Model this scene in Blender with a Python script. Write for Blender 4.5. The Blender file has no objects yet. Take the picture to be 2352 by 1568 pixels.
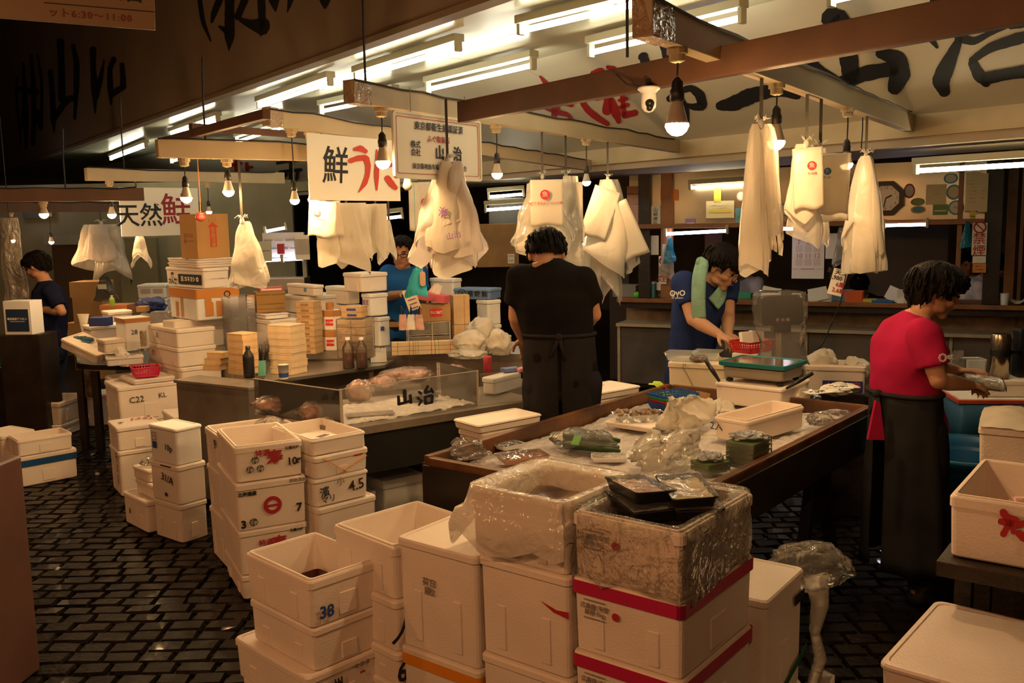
import bpy, bmesh, math, random
from math import sin, cos, pi, radians as RAD
from mathutils import Vector as V, Matrix, Euler, noise
SC = bpy.context.scene
COL = SC.collection

# ---------------------------------------------------------------- camera
FPX, EYE = 2150.0, 1.75
DK = FPX / 1898
PITCH, ROLL = math.atan(281 / FPX), RAD(-1.15)
cd = bpy.data.cameras.new('camera')
cam = bpy.data.objects.new('camera', cd); COL.objects.link(cam)
cd.sensor_width = 36; cd.lens = FPX / 2352 * 36; cd.clip_start = 0.05; cd.clip_end = 200
cam.matrix_world = Matrix.Translation((0, 0, EYE)) @ Matrix.Rotation(pi / 2 - PITCH, 4, 'X') @ Matrix.Rotation(ROLL, 4, 'Z')
cd.dof.use_dof = False
SC.camera = cam

# ---------------------------------------------------------------- world and exposure
SC.view_settings.view_transform = 'Standard'; SC.view_settings.look = 'None'
SC.view_settings.gamma = 1; SC.view_settings.use_curve_mapping = False
SC.view_settings.exposure = 0.08
wd = bpy.data.worlds.new('world'); SC.world = wd; wd.use_nodes = True
wd.node_tree.nodes['Background'].inputs[0].default_value = (1.0, .75, .55, 1)
wd.node_tree.nodes['Background'].inputs[1].default_value = .018
BULB_L, TUBE_L = 600.0, 23.0

# ---------------------------------------------------------------- rays from the photograph's frame into the place
def ray(px, py):
    x = (px - 1176) / FPX; y = -(py - 784) / FPX
    c, s = cos(ROLL), sin(ROLL); x, y = c * x - s * y, s * x + c * y
    cp, sp = cos(PITCH), sin(PITCH)
    return V((x, cp + sp * y, -sp + cp * y))
EYEP = V((0, 0, EYE))
def atz(px, py, z):
    d = ray(px, py); return EYEP + d * ((z - EYE) / d.z)
def aty(px, py, y):
    d = ray(px, py); return EYEP + d * (y / d.y)
def onplane(px, py, p0, n):
    d = ray(px, py); return EYEP + d * ((p0 - EYEP).dot(n) / d.dot(n))
def hdist(px, py, g):          # point of the vertical through g (ground) that shows at px,py: returns its height
    d = ray(px, py); return EYE + d.z * (g.y / d.y)

def project(p):
    d = p - EYEP; cp, sp = cos(PITCH), sin(PITCH); zc = d.y * cp - d.z * sp; yc = d.y * sp + d.z * cp
    x, y = d.x / zc, yc / zc; c, s = cos(ROLL), sin(ROLL); x, y = c * x + s * y, -s * x + c * y
    return 1176 + FPX * x, 784 - FPX * y
def reach(n, d, px):       # how far from n along d the column px is met
    lo, hi, sg = 0, 3., 1 if project(n + d * .05)[0] > project(n)[0] else -1
    for _ in range(36):
        m_ = (lo + hi) / 2
        if (project(n + d * m_)[0] - px) * sg > 0: hi = m_
        else: lo = m_
    return lo

# ---------------------------------------------------------------- materials
MATS = {}
def mat(name, col, rough=.6, metal=0., noise_=0., nscale=8., bump=0., bscale=60., spec=.5, col2=None, trans=0., ior=1.45, coat=0.):
    if name in MATS: return MATS[name]
    m = bpy.data.materials.new(name); MATS[name] = m; m.use_nodes = True
    nt = m.node_tree; b = nt.nodes['Principled BSDF']
    b.inputs['Base Color'].default_value = (*col, 1); b.inputs['Roughness'].default_value = rough
    b.inputs['Metallic'].default_value = metal; b.inputs['Specular IOR Level'].default_value = spec
    b.inputs['Transmission Weight'].default_value = trans; b.inputs['IOR'].default_value = ior
    b.inputs['Coat Weight'].default_value = coat
    tc = nt.nodes.new('ShaderNodeTexCoord')
    if noise_ > 0:
        n = nt.nodes.new('ShaderNodeTexNoise'); n.inputs['Scale'].default_value = nscale; n.inputs['Detail'].default_value = 5
        nt.links.new(tc.outputs['Object'], n.inputs['Vector'])
        r = nt.nodes.new('ShaderNodeValToRGB')
        c2 = col2 or tuple(c * (1 - noise_) for c in col)
        r.color_ramp.elements[0].position = .35; r.color_ramp.elements[0].color = (*c2, 1)
        r.color_ramp.elements[1].position = .65; r.color_ramp.elements[1].color = (*col, 1)
        nt.links.new(n.outputs['Fac'], r.inputs['Fac']); nt.links.new(r.outputs['Color'], b.inputs['Base Color'])
    if bump > 0:
        n2 = nt.nodes.new('ShaderNodeTexNoise'); n2.inputs['Scale'].default_value = bscale; n2.inputs['Detail'].default_value = 4
        nt.links.new(tc.outputs['Object'], n2.inputs['Vector'])
        bp = nt.nodes.new('ShaderNodeBump'); bp.inputs['Strength'].default_value = bump; bp.inputs['Distance'].default_value = .01
        nt.links.new(n2.outputs['Fac'], bp.inputs['Height']); nt.links.new(bp.outputs['Normal'], b.inputs['Normal'])
    return m
def emit(name, col, s):
    if name in MATS: return MATS[name]
    m = bpy.data.materials.new(name); MATS[name] = m; m.use_nodes = True
    nt = m.node_tree; nt.nodes.remove(nt.nodes['Principled BSDF'])
    e = nt.nodes.new('ShaderNodeEmission'); e.inputs[0].default_value = (*col, 1); e.inputs[1].default_value = s
    nt.links.new(e.outputs[0], nt.nodes['Material Output'].inputs[0]); return m
def film(name, col, clear=.5, transl=.5, rough=.25, bump=.6, bscale=14., spec=.6):
    """thin plastic: a mix of see-through, diffuse, light passing through, and gloss"""
    if name in MATS: return MATS[name]
    m = bpy.data.materials.new(name); MATS[name] = m; m.use_nodes = True
    nt = m.node_tree; nt.nodes.remove(nt.nodes['Principled BSDF']); N = nt.nodes.new; L = nt.links.new
    tr = N('ShaderNodeBsdfTransparent'); tr.inputs[0].default_value = (.97, .96, .94, 1)
    df = N('ShaderNodeBsdfDiffuse'); df.inputs[0].default_value = (*col, 1)
    tl = N('ShaderNodeBsdfTranslucent'); tl.inputs[0].default_value = (*col, 1)
    gl = N('ShaderNodeBsdfGlossy'); gl.inputs[0].default_value = (1, 1, 1, 1); gl.inputs['Roughness'].default_value = rough
    tc = N('ShaderNodeTexCoord'); n2 = N('ShaderNodeTexNoise'); n2.inputs['Scale'].default_value = bscale; n2.inputs['Detail'].default_value = 3; n2.inputs['Distortion'].default_value = 1.2
    L(tc.outputs['Object'], n2.inputs['Vector'])
    bp = N('ShaderNodeBump'); bp.inputs['Strength'].default_value = bump; bp.inputs['Distance'].default_value = .02
    L(n2.outputs['Fac'], bp.inputs['Height'])
    for s in (df, tl, gl): L(bp.outputs['Normal'], s.inputs['Normal'])
    a = N('ShaderNodeMixShader'); a.inputs[0].default_value = transl; L(df.outputs[0], a.inputs[1]); L(tl.outputs[0], a.inputs[2])
    b = N('ShaderNodeMixShader'); b.inputs[0].default_value = clear; L(a.outputs[0], b.inputs[1]); L(tr.outputs[0], b.inputs[2])
    fr = N('ShaderNodeFresnel'); fr.inputs[0].default_value = 1.0 + spec; L(bp.outputs['Normal'], fr.inputs['Normal'])
    c = N('ShaderNodeMixShader'); L(fr.outputs[0], c.inputs[0]); L(b.outputs[0], c.inputs[1]); L(gl.outputs[0], c.inputs[2])
    L(c.outputs[0], nt.nodes['Material Output'].inputs[0]); return m

FOAM = mat('foam', (.84, .76, .68), .75, noise_=.10, nscale=3, bump=.25, bscale=160, spec=.25)
FOAM2 = mat('foam_worn', (.78, .68, .58), .8, noise_=.16, nscale=5, bump=.35, bscale=120, spec=.2)
FOAMC = mat('foam_cool', (.78, .78, .76), .7, noise_=.08, nscale=4, bump=.2, bscale=160, spec=.25)
INK = mat('ink_black', (.012, .012, .015), .6)
INKG = mat('ink_grey', (.25, .22, .2), .7)
INKR = mat('ink_red', (.42, .02, .03), .6)
INKB = mat('ink_blue', (.03, .08, .3), .6)
INKP = mat('ink_purple', (.25, .08, .35), .6)
PINK = mat('tape_magenta', (.48, .02, .09), .4)
ORNG = mat('tape_orange', (.75, .28, .02), .35)
BROWN = mat('tape_brown', (.45, .2, .06), .35)
CARD = mat('cardboard', (.42, .24, .10), .85, noise_=.12, nscale=6, bump=.1, bscale=80)
PALEWOOD = mat('pale_wood', (.62, .42, .22), .65, noise_=.18, nscale=12, bump=.1)
PALEWOOD2 = mat('pale_wood_light', (.70, .54, .34), .6, noise_=.15, nscale=12, bump=.1)
WOOD = mat('wet_wood', (.15, .062, .022), .38, noise_=.6, nscale=7, bump=.3, bscale=25)
DARKWOOD = mat('dark_wood', (.030, .019, .012), .45, noise_=.5, nscale=6, bump=.3)
SHELFW = mat('shelf_wood', (.34, .14, .045), .45, noise_=.3, nscale=5)
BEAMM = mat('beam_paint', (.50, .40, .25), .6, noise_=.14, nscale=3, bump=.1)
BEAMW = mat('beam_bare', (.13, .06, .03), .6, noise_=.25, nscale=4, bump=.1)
CREAM = mat('cream_paint', (.60, .56, .42), .55, noise_=.08, nscale=1.5)
STEEL = mat('steel', (.45, .42, .38), .33, .85, noise_=.2, nscale=5, bump=.1, bscale=12)
STEELD = mat('steel_worn', (.36, .31, .25), .45, .6, noise_=.4, nscale=4, bump=.2, bscale=10)
BLACKP = mat('black_plastic', (.012, .012, .013), .35)
BLACKR = mat('black_rubber', (.01, .01, .01), .6)
METALG = mat('metal_grey', (.25, .24, .22), .45, .7)
WHITEP = mat('white_plastic', (.8, .8, .78), .4)
PAPER = mat('paper', (.82, .79, .70), .85)
PAPERY = mat('paper_cream', (.75, .66, .42), .85)
FILM = film('film_clear', (.92, .90, .86), clear=.88, transl=.25, rough=.12, bump=.6, bscale=18, spec=.45)
LINER = film('film_liner', (.9, .85, .76), clear=.36, transl=.12, rough=.14, bump=.7, bscale=14, spec=.5)
BAGW = film('bag_white', (.86, .80, .68), clear=.10, transl=.5, rough=.35, bump=.35, bscale=7, spec=.35)
BAGC = film('bag_clear', (.88, .84, .74), clear=.42, transl=.55, rough=.18, bump=.5, bscale=9)
GLASSA = film('acrylic', (.75, .72, .66), clear=.90, transl=.3, rough=.06, bump=.04, bscale=2)
ICE = mat('ice', (.60, .57, .55), .22, noise_=.2, nscale=30, bump=1., bscale=70)

# ---------------------------------------------------------------- objects
def P(o, label=None, cat=None, group=None, kind=None):
    if label: o['label'] = label
    if cat: o['category'] = cat
    if group: o['group'] = group
    if kind: o['kind'] = kind
    return o
def empty(name, loc=(0, 0, 0), rz=0, label=None, cat=None, group=None):
    o = bpy.data.objects.new(name, None); COL.objects.link(o); o.location = loc; o.rotation_euler = (0, 0, rz)
    o.empty_display_size = .05
    return P(o, label, cat, group)
def obj(name, bm, m, parent=None, smooth=False, loc=None, rot=None):
    me = bpy.data.meshes.new(name)
    bmesh.ops.recalc_face_normals(bm, faces=bm.faces[:])
    bm.to_mesh(me); bm.free()
    for mm in (m if isinstance(m, (list, tuple)) else [m]): me.materials.append(mm)
    if smooth:
        for p in me.polygons: p.use_smooth = True
    o = bpy.data.objects.new(name, me); COL.objects.link(o)
    if parent: o.parent = parent
    if loc is not None: o.location = loc
    if rot is not None: o.rotation_euler = rot
    return o
def B(): return bmesh.new()
def box(bm, c, s, rot=None, bev=0, mi=0, seg=2):
    r = bmesh.ops.create_cube(bm, size=1); vs = r['verts']
    fs = list({f for v in vs for f in v.link_faces})
    for v in vs: v.co = V((v.co.x * s[0], v.co.y * s[1], v.co.z * s[2]))
    if bev:
        es = list({e for v in vs for e in v.link_edges})
        g = bmesh.ops.bevel(bm, geom=es, offset=bev, segments=seg, profile=.7, affect='EDGES')
        fs = list(set(fs) | set(g['faces'])); fs = [f for f in fs if f.is_valid]; vs = list({v for f in fs for v in f.verts})
    M = Matrix.Translation(V(c))
    if rot is not None: M = M @ (rot if isinstance(rot, Matrix) else Euler(rot).to_matrix().to_4x4())
    for v in vs: v.co = M @ v.co
    for f in fs: f.material_index = mi
    return vs
def bar(bm, p, q, w, h, bev=0, mi=0, up=V((0, 0, 1))):
    p, q = V(p), V(q); d = q - p; L = d.length; x = d / L; y = up.cross(x)
    if y.length < 1e-4: y = V((0, 1, 0)).cross(x)
    y.normalize(); z = x.cross(y)
    M = Matrix((x, y, z)).transposed().to_4x4(); return box(bm, (p + q) / 2, (L, w, h), M, bev, mi)
def tube(bm, pts, r, n=8, cap=True, mi=0, closed=False):
    pts = [V(p) for p in pts]; rs = r if isinstance(r, (list, tuple)) else [r] * len(pts)
    rings = []; ref = None
    for i, p in enumerate(pts):
        t = (pts[min(i + 1, len(pts) - 1)] - pts[max(i - 1, 0)]).normalized()
        if ref is None:
            ref = t.orthogonal().normalized()
        ref = (ref - t * ref.dot(t)).normalized(); b = t.cross(ref)
        rings.append([bm.verts.new(p + (ref * cos(2 * pi * k / n) + b * sin(2 * pi * k / n)) * rs[i]) for k in range(n)])
    for a, b in zip(rings[:-1], rings[1:]):
        for k in range(n): bm.faces.new((a[k], a[(k + 1) % n], b[(k + 1) % n], b[k])).material_index = mi
    if cap:
        bm.faces.new(rings[0][::-1]).material_index = mi; bm.faces.new(rings[-1]).material_index = mi
    return [v for r_ in rings for v in r_]
def lathe(bm, prof, c=(0, 0, 0), n=20, mi=0, cap=False, M=None):
    rings = []
    for r, z in prof:
        ring = []
        for k in range(n):
            p = V((r * cos(2 * pi * k / n), r * sin(2 * pi * k / n), z))
            ring.append(bm.verts.new((M @ p if M else p) + V(c)))
        rings.append(ring)
    for a, b in zip(rings[:-1], rings[1:]):
        for k in range(n): bm.faces.new((a[k], a[(k + 1) % n], b[(k + 1) % n], b[k])).material_index = mi
    if cap:
        bm.faces.new(rings[0][::-1]).material_index = mi; bm.faces.new(rings[-1]).material_index = mi
def rr(w, d, r, n=3):
    """rounded rectangle outline"""
    r = min(r, w / 2 - 1e-4, d / 2 - 1e-4); out = []
    for cx, cy, a0 in ((w / 2 - r, d / 2 - r, 0), (-w / 2 + r, d / 2 - r, 90), (-w / 2 + r, -d / 2 + r, 180), (w / 2 - r, -d / 2 + r, 270)):
        for k in range(n + 1):
            a = RAD(a0 + 90 * k / n); out.append((cx + r * cos(a), cy + r * sin(a)))
    return out
def loft(bm, rings, c0=True, c1=True, mi=0, M=None):
    """rings: (w, d, z, corner radius)"""
    R = []
    for w, d, z, r in rings:
        R.append([bm.verts.new((M @ V((x, y, z))) if M else V((x, y, z))) for x, y in rr(w, d, r)])
    n = len(R[0])
    for a, b in zip(R[:-1], R[1:]):
        for k in range(n): bm.faces.new((a[k], a[(k + 1) % n], b[(k + 1) % n], b[k])).material_index = mi
    if c0: bm.faces.new(R[0][::-1]).material_index = mi
    if c1: bm.faces.new(R[-1]).material_index = mi
def grid(bm, f, nu, nv, mi=0, close_u=False):
    g = [[bm.verts.new(f(i / nu, j / nv)) for i in range(nu + (0 if close_u else 1))] for j in range(nv + 1)]
    m = len(g[0])
    for j in range(nv):
        for i in range(nu):
            bm.faces.new((g[j][i], g[j][(i + 1) % m], g[j + 1][(i + 1) % m], g[j + 1][i])).material_index = mi
    return g
def text(s, size, m, parent=None, loc=(0, 0, 0), rot=(0, 0, 0), bold=.02, name='lettering', ax='CENTER', sx=1., shear=0., ext=.0006, spacing=1.):
    cu = bpy.data.curves.new(name, 'FONT'); cu.body = s; cu.size = size; cu.align_x = ax; cu.align_y = 'CENTER'
    cu.offset = bold * size; cu.extrude = ext; cu.materials.append(m); cu.resolution_u = 2; cu.shear = shear; cu.space_character = spacing; cu.space_line = 1.0
    o = bpy.data.objects.new(name, cu); COL.objects.link(o)
    if parent: o.parent = parent
    o.location = loc; o.rotation_euler = rot; o.scale = (sx, 1, 1); return o
def child(o, parent, loc=None, rot=None):
    o.parent = parent
    if loc is not None: o.location = loc
    if rot is not None: o.rotation_euler = rot
    return o
def dup(root, loc, rz=None, label=None, group=None):
    r = root.copy(); COL.objects.link(r); r.location = loc
    if rz is not None: r.rotation_euler = (0, 0, rz)
    if label: r['label'] = label
    if group: r['group'] = group
    for ch in list(root.children):
        c = ch.copy(); COL.objects.link(c); c.parent = r
        for g in list(ch.children):
            d = g.copy(); COL.objects.link(d); d.parent = c
    return r

# ---------------------------------------------------------------- foam boxes
class Fit:
    """a rectangle on the level z seen at near corner N, left corner L, right corner R"""
    def __init__(s, N, L, R, z, dx=None, dy=None):
        n, l, r = atz(*N, z), atz(*L, z), atz(*R, z)
        a, b = r - n, l - n; s.dx, s.dy = a.length, b.length
        aa = math.atan2(a.y, a.x); ab = math.atan2(b.y, b.x) - pi / 2
        if s.dx < .6 * s.dy: w = .25
        elif s.dy < .6 * s.dx: w = .75
        else: w = .38
        s.yaw = aa * w + ab * (1 - w); s.z = z; s.n = n; s.npx = N
        s.dx = dx or s.dx; s.dy = dy or s.dy; s.fx = dx; s.fy = dy; s.L, s.R = L, R
        ex = V((cos(s.yaw), sin(s.yaw), 0)); ey = V((-sin(s.yaw), cos(s.yaw), 0))
        s.dx = dx or reach(n, ex, R[0]); s.dy = dy or reach(n, ey, L[0])
        s.c = n + ex * s.dx / 2 + ey * s.dy / 2; s.ex, s.ey = ex, ey
def hb(f, py): return f.z - hdist(f.npx[0], py, f.n)
class At:
    def __init__(s, c, dx, dy, yaw, z): s.c, s.dx, s.dy, s.yaw, s.z = V((c[0], c[1], 0)), dx, dy, yaw, z; s.ex = V((cos(yaw), sin(yaw), 0)); s.ey = V((-sin(yaw), cos(yaw), 0))
def under(f, h, ox=0, oy=0, dyaw=0, sx=1., sy=1.):
    """the next box down: its top is at f's bottom; f.h must be set"""
    return At(f.c + f.ex * ox + f.ey * oy, f.dx * sx, f.dy * sy, f.yaw + RAD(dyaw), f.z - f.h - .0015)
FACE = {'R': lambda f, u, v, h: ((f.dx * (u - .5), -f.dy / 2 - .004, h * v), (pi / 2, 0, 0)),
        'L': lambda f, u, v, h: ((-f.dx / 2 - .004, f.dy * (.5 - u), h * v), (pi / 2, 0, -pi / 2)),
        'T': lambda f, u, v, h: ((f.dx * (u - .5), f.dy * (v - .5), h + .003), (0, 0, 0))}
def foam(f, h, label, kind='open', m=None, taper=.965, wall=.022, lid=.03, texts=(), tapes=(), group=None, panels=True, r=.018, name='foam_box', cat='foam box', tilt=None):
    """texts: (face, u, v, string, size, material[, bold, rot]); tapes: (face or 'ALL', v0, v1, material)"""
    m = m or FOAM; f.h = h
    o = empty(name, (f.c.x, f.c.y, f.z - h), f.yaw, label, cat, group)
    if tilt: o.rotation_euler = (tilt[0], tilt[1], f.yaw)
    dx, dy = f.dx, f.dy; tx, ty = dx * taper, dy * taper; bm = B(); lh = 0
    if kind == 'open':
        w = wall
        loft(bm, [(tx - .01, ty - .01, 0, r), (tx, ty, .006, r), (dx - .008, dy - .008, h * .80, r), (dx, dy, h * .805, r), (dx, dy, h - .012, r), (dx - .006, dy - .006, h - .006, r),
                  (dx - w, dy - w, h - .006, r * .8), (dx - w, dy - w, h, r * .8), (dx - 1.7 * w, dy - 1.7 * w, h, r * .7), (dx - 2 * w, dy - 2 * w, h - .006, r * .7), (tx - 2.2 * w, ty - 2.2 * w, .025, r * .6)])
    else:
        lh = min(lid, h * .3)
        loft(bm, [(tx - .01, ty - .01, 0, r), (tx, ty, .006, r), (dx - .006, dy - .006, h - lh - .002, r)])
    bh = h - lh
    if panels:   # moulded grips and ribs on the sides
        for sx_ in (-1, 1):
            for q in (-.25, .25):
                box(bm, (sx_ * (dx * (taper + .3 * (1 - taper)) / 2 + .0005), q * dy, bh * .35), (.007, .10 * dy, bh * .5), bev=.002, seg=1)
        for sy_ in (-1, 1):
            box(bm, (0, sy_ * (dy * (taper + .3 * (1 - taper)) / 2 + .0005), bh * .33), (.22 * dx, .007, bh * .45), bev=.002, seg=1)
    obj('body', bm, m, o)
    if kind != 'open':
        bm = B()
        loft(bm, [(dx - .004, dy - .004, h - lh, r), (dx + .004, dy + .004, h - lh + .004, r), (dx + .004, dy + .004, h - .008, r), (dx - .004, dy - .004, h - .001, r), (dx - .03, dy - .03, h, r), (dx - .036, dy - .036, h - .004, r)])
        obj('lid', bm, m, o)
    for t in tapes:
        face, v0, v1, tm = t; bm = B(); zz = h * (v0 + v1) / 2; hh = h * (v1 - v0)
        k = taper + (1 - taper) * (v0 + v1) / 2
        loft(bm, [(dx * k + .009, dy * k + .009, zz - hh / 2, r), (dx * k + .010, dy * k + .010, zz + hh / 2, r)], False, False)
        if face != 'ALL':
            for fc in [fc for fc in bm.faces if (face == 'R' and fc.calc_center_median().y > -dy * .4) or (face == 'L' and fc.calc_center_median().x > -dx * .4)]: bm.faces.remove(fc)
        obj('tape', bm, tm, o)
    for t in texts:
        face, u, v, s, size, tm = t[:6]; bold = t[6] if len(t) > 6 else .02; rr_ = t[7] if len(t) > 7 else 0
        loc, rot = FACE[face](f, u, v, h)
        to = text(s, size, tm, o, loc, rot, bold, name='lettering')
        if rr_: to.rotation_euler = (Euler(rot).to_matrix() @ Matrix.Rotation(RAD(rr_), 3, 'Z')).to_euler()
    f.o = o; f.hh = h
    return f
def local_card(parent, name, loc, rot, w, h, m, t=.0012):
    bm = B(); box(bm, (0, 0, 0), (w, h, t)); return obj(name, bm, m, parent, loc=loc, rot=rot)
def noisy(bm, amp, sc, seed=0):
    for v in bm.verts:
        n = noise.noise_vector(v.co * sc + V((seed * 7.3, seed * 3.1, seed))); v.co += n * amp
# ---------------------------------------------------------------- the hall: s runs into the stalls, t along their front
TD = V((sin(RAD(144.3)), cos(RAD(144.3)), 0)); ND = V((-TD.y, TD.x, 0))
def st(s, t, z): return ND * s + TD * t + V((0, 0, z))
def slab(name, s0, s1, t0, t1, z0, z1, m, kind='structure'):
    bm = B(); c = st((s0 + s1) / 2, (t0 + t1) / 2, (z0 + z1) / 2)
    box(bm, (0, 0, 0), (t1 - t0, s1 - s0, z1 - z0))
    o = obj(name, bm, m, loc=c, rot=(0, 0, math.atan2(TD.y, TD.x)))
    o['kind'] = kind; return o
# floor: wet setts
FLOORM = mat('wet_setts', (.010, .0065, .0045), .5, noise_=.55, nscale=2.2, bump=.6, bscale=35, spec=.15, coat=.30)
random.seed(3)
bm = B()
for x0, x1, y0, y1 in ((-5.6, 3.6, 2.2, 9.2),):
    row = 0; y = y0
    while y < y1:
        rw = .088 + random.random() * .014; x = x0 + random.random() * .1
        while x < x1:
            w = .125 + random.random() * .045
            if x < -.2 or x > 1.0:
                tx, ty, h = random.uniform(-.05, .05), random.uniform(-.05, .05), random.uniform(-.002, .002)
                g = []
                for j in range(4):
                    for i in range(5):
                        u, v = (-1, -.9, 0, .9, 1)[i], (-1, -.84, .84, 1)[j]
                        zz = -.015 * (max(abs(u), abs(v)) > .95) - .0012 * (u * u + v * v) + tx * u * .05 + ty * v * .05 + h
                        k = 1 - .06 * abs(u * v)
                        sk = (hash((row, int(x * 31))) % 13 - 6) * .0008
                        g.append(bm.verts.new((x + w / 2 + u * (w / 2 - .004) * k + sk * v, y + rw / 2 + v * (rw / 2 - .004) * k + .02 * sin(x * .9) + (hash((row, int(x * 97))) % 17 - 8) * .0008, zz)))
                for j in range(3):
                    for i in range(4):
                        bm.faces.new((g[j * 5 + i], g[j * 5 + i + 1], g[j * 5 + i + 6], g[j * 5 + i + 5])).smooth = False
            x += w
        y += rw; row += 1
fl = obj('floor', bm, FLOORM); fl['kind'] = 'structure'
bm = B(); box(bm, (0, 0, 0), (50, 46, .1)); fb = obj('floor_base', bm, mat('wet_joint', (.012, .009, .007), .3, noise_=.5, nscale=3, bump=.6, bscale=9), loc=(-2, 14, -.072)); fb['kind'] = 'structure'

# ceiling of the stalls, in sheets with thin joints
CEILM = mat('ceiling_sheet', (.62, .60, .45), .24, noise_=.06, nscale=.7, bump=.35, bscale=1.6, spec=.5)
bm = B()
t = -22.
while t < 9:
    for s0, s1 in ((2.78, 3.45), (3.454, 4.12)):
        box(bm, (t + .905, (s0 + s1) / 2, 2.868), (1.806, s1 - s0 - .004, .02))
    t += 1.82
ce = obj('ceiling', bm, CEILM, rot=(0, 0, math.atan2(TD.y, TD.x))); ce['kind'] = 'structure'
slab('ceiling_hall', -9, 2.6, -24, 10, 5.4, 5.5, mat('hall_dark', (.03, .025, .02), .8))
slab('ceiling_interior', 6.3, 14, -22, 9, 2.62, 2.7, mat('inner_ceiling', (.30, .27, .2), .7))
# fascia board above the stalls, facing the passage
FASC = mat('fascia_paint', (.30, .22, .15), .62, noise_=.22, nscale=1.0, bump=.08, bscale=6)
fa = slab('wall_fascia', 2.70, 2.76, -24, 9, 2.835, 5.4, FASC)
slab('trim_1', 2.685, 2.78, -24, 9, 2.80, 2.835, mat('trim_dull', (.26, .2, .13), .55))
# sloping sign board under the ceiling, then the lintel
bm = B()
a = RAD(19.9)
SP0, SP1 = V((0, 4.12, 2.86)), V((0, 5.61, 2.35))
bar(bm, (-22, (SP0.y + SP1.y) / 2, (SP0.z + SP1.z) / 2 + .012), (9, (SP0.y + SP1.y) / 2, (SP0.z + SP1.z) / 2 + .012), .001, .001)
bm.free(); bm = B()
d = (SP1 - SP0).normalized(); nn = V((0, -d.z, d.y)) * .02
t = -22.
while t < 9:
    q = [V((t + .002, *SP0.yz)), V((t + 1.818, *SP0.yz)), V((t + 1.818, *SP1.yz)), V((t + .002, *SP1.yz))]
    lo = [bm.verts.new(p) for p in q]; hi = [bm.verts.new(p + nn) for p in q]
    bm.faces.new(lo); bm.faces.new(hi[::-1])
    for k in range(4): bm.faces.new((lo[k], lo[(k + 1) % 4], hi[(k + 1) % 4], hi[k]))
    t += 1.82
sw = obj('wall_sign', bm, mat('sign_board_paint', (.66, .62, .48), .5, noise_=.05, nscale=.8), rot=(0, 0, math.atan2(TD.y, TD.x))); sw['kind'] = 'structure'
slab('trim_2', 5.61, 5.67, -22, 9, 2.215, 2.352, mat('lintel_board', (.52, .42, .25), .6, noise_=.25, nscale=2, col2=(.40, .31, .17)))
slab('trim_3', 5.65, 6.7, -22, 9, 2.16, 2.24, mat('soffit', (.42, .33, .22), .6, noise_=.1, nscale=2))
# back walls of the shops
slab('wall_back', 12.0, 12.1, -24, 9, 0, 2.7, mat('inner_wall', (.20, .14, .085), .8, noise_=.4, nscale=1.2))
slab('wall_left', -9, 13, -24.1, -24, 0, 5.5, mat('far_wall', (.10, .09, .06), .8, noise_=.4, nscale=.6))
slab('wall_right', 2.6, 13, 8.9, 9, 0, 5.5, mat('inner_wall', (.2, .14, .085), .8))
slab('wall_passage', -9.1, -9, -24, 10, 0, 5.5, mat('far_wall', (.10, .09, .06), .8))

# ---------------------------------------------------------------- brush writing: strokes given where they show, laid on their board
def brush(strokes, conv, p0, n, m, parent, name='lettering', off=.004, seed=1):
    bm = B(); rnd = random.Random(seed); n = V(n).normalized()
    inv = parent.matrix_world.inverted() if parent else Matrix()
    for st_ in strokes:
        pts = []
        for i in range(len(st_) - 1):
            x0, y0, w0 = st_[i]; x1, y1, w1 = st_[i + 1]
            for k in range(6):
                f = k / 6; pts.append((x0 + (x1 - x0) * f, y0 + (y1 - y0) * f, w0 + (w1 - w0) * f))
        pts.append(st_[-1])
        if len(pts) == 1: pts = [(pts[0][0] - pts[0][2] * .2, *pts[0][1:]), (pts[0][0] + pts[0][2] * .2, *pts[0][1:])]
        # smooth
        for _ in range(2):
            pts = [pts[0]] + [tuple((pts[i - 1][c] + 2 * pts[i][c] + pts[i + 1][c]) / 4 for c in range(3)) for i in range(1, len(pts) - 1)] + [pts[-1]]
        Lp, Rp = [], []; K = len(pts)
        for i, (x, y, w) in enumerate(pts):
            xa, ya, _ = pts[max(i - 1, 0)]; xb, yb, _ = pts[min(i + 1, K - 1)]
            dx, dy = xb - xa, yb - ya; L = math.hypot(dx, dy) or 1; nx, ny = -dy / L, dx / L
            hw = w / 2 * rnd.uniform(.93, 1.05)
            Lp.append((x + nx * hw, y + ny * hw)); Rp.append((x - nx * hw, y - ny * hw))
        # rounded ends
        def cap(i, j):
            x, y, w = pts[i]; xb, yb, _ = pts[j]; dx, dy = x - xb, y - yb; L = math.hypot(dx, dy) or 1
            return [(x + dx / L * w * .38 * c_ + (-dy / L) * w * .5 * s_, y + dy / L * w * .38 * c_ + (dx / L) * w * .5 * s_) for c_, s_ in ((.7, .7), (1, 0), (.7, -.7))]
        def put(q):
            w_ = onplane(*conv(*q), p0, n); w_ = w_ - n * off * (1 if n.dot(w_ - EYEP) > 0 else -1)
            return bm.verts.new(inv @ w_)
        LL = [put(q) for q in Lp]; RR = [put(q) for q in Rp]
        for i in range(K - 1):
            bm.faces.new((LL[i], LL[i + 1], RR[i + 1], RR[i]))
        c1 = [put(q) for q in cap(K - 1, K - 2)]
        bm.faces.new((LL[-1], *([c1[2], c1[1], c1[0]] if (c1[2].co - LL[-1].co).length < (c1[0].co - LL[-1].co).length else c1), RR[-1]))
        c0 = [put(q) for q in cap(0, 1)]
        bm.faces.new((LL[0], *([c0[2], c0[1], c0[0]] if (c0[2].co - LL[0].co).length < (c0[0].co - LL[0].co).length else c0), RR[0]))
    return obj(name, bm, m, parent)
bpy.context.view_layer.update()
def cv(ox, oy, k=3.92): return lambda x, y: (ox + x / k, oy + y / k)
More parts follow.
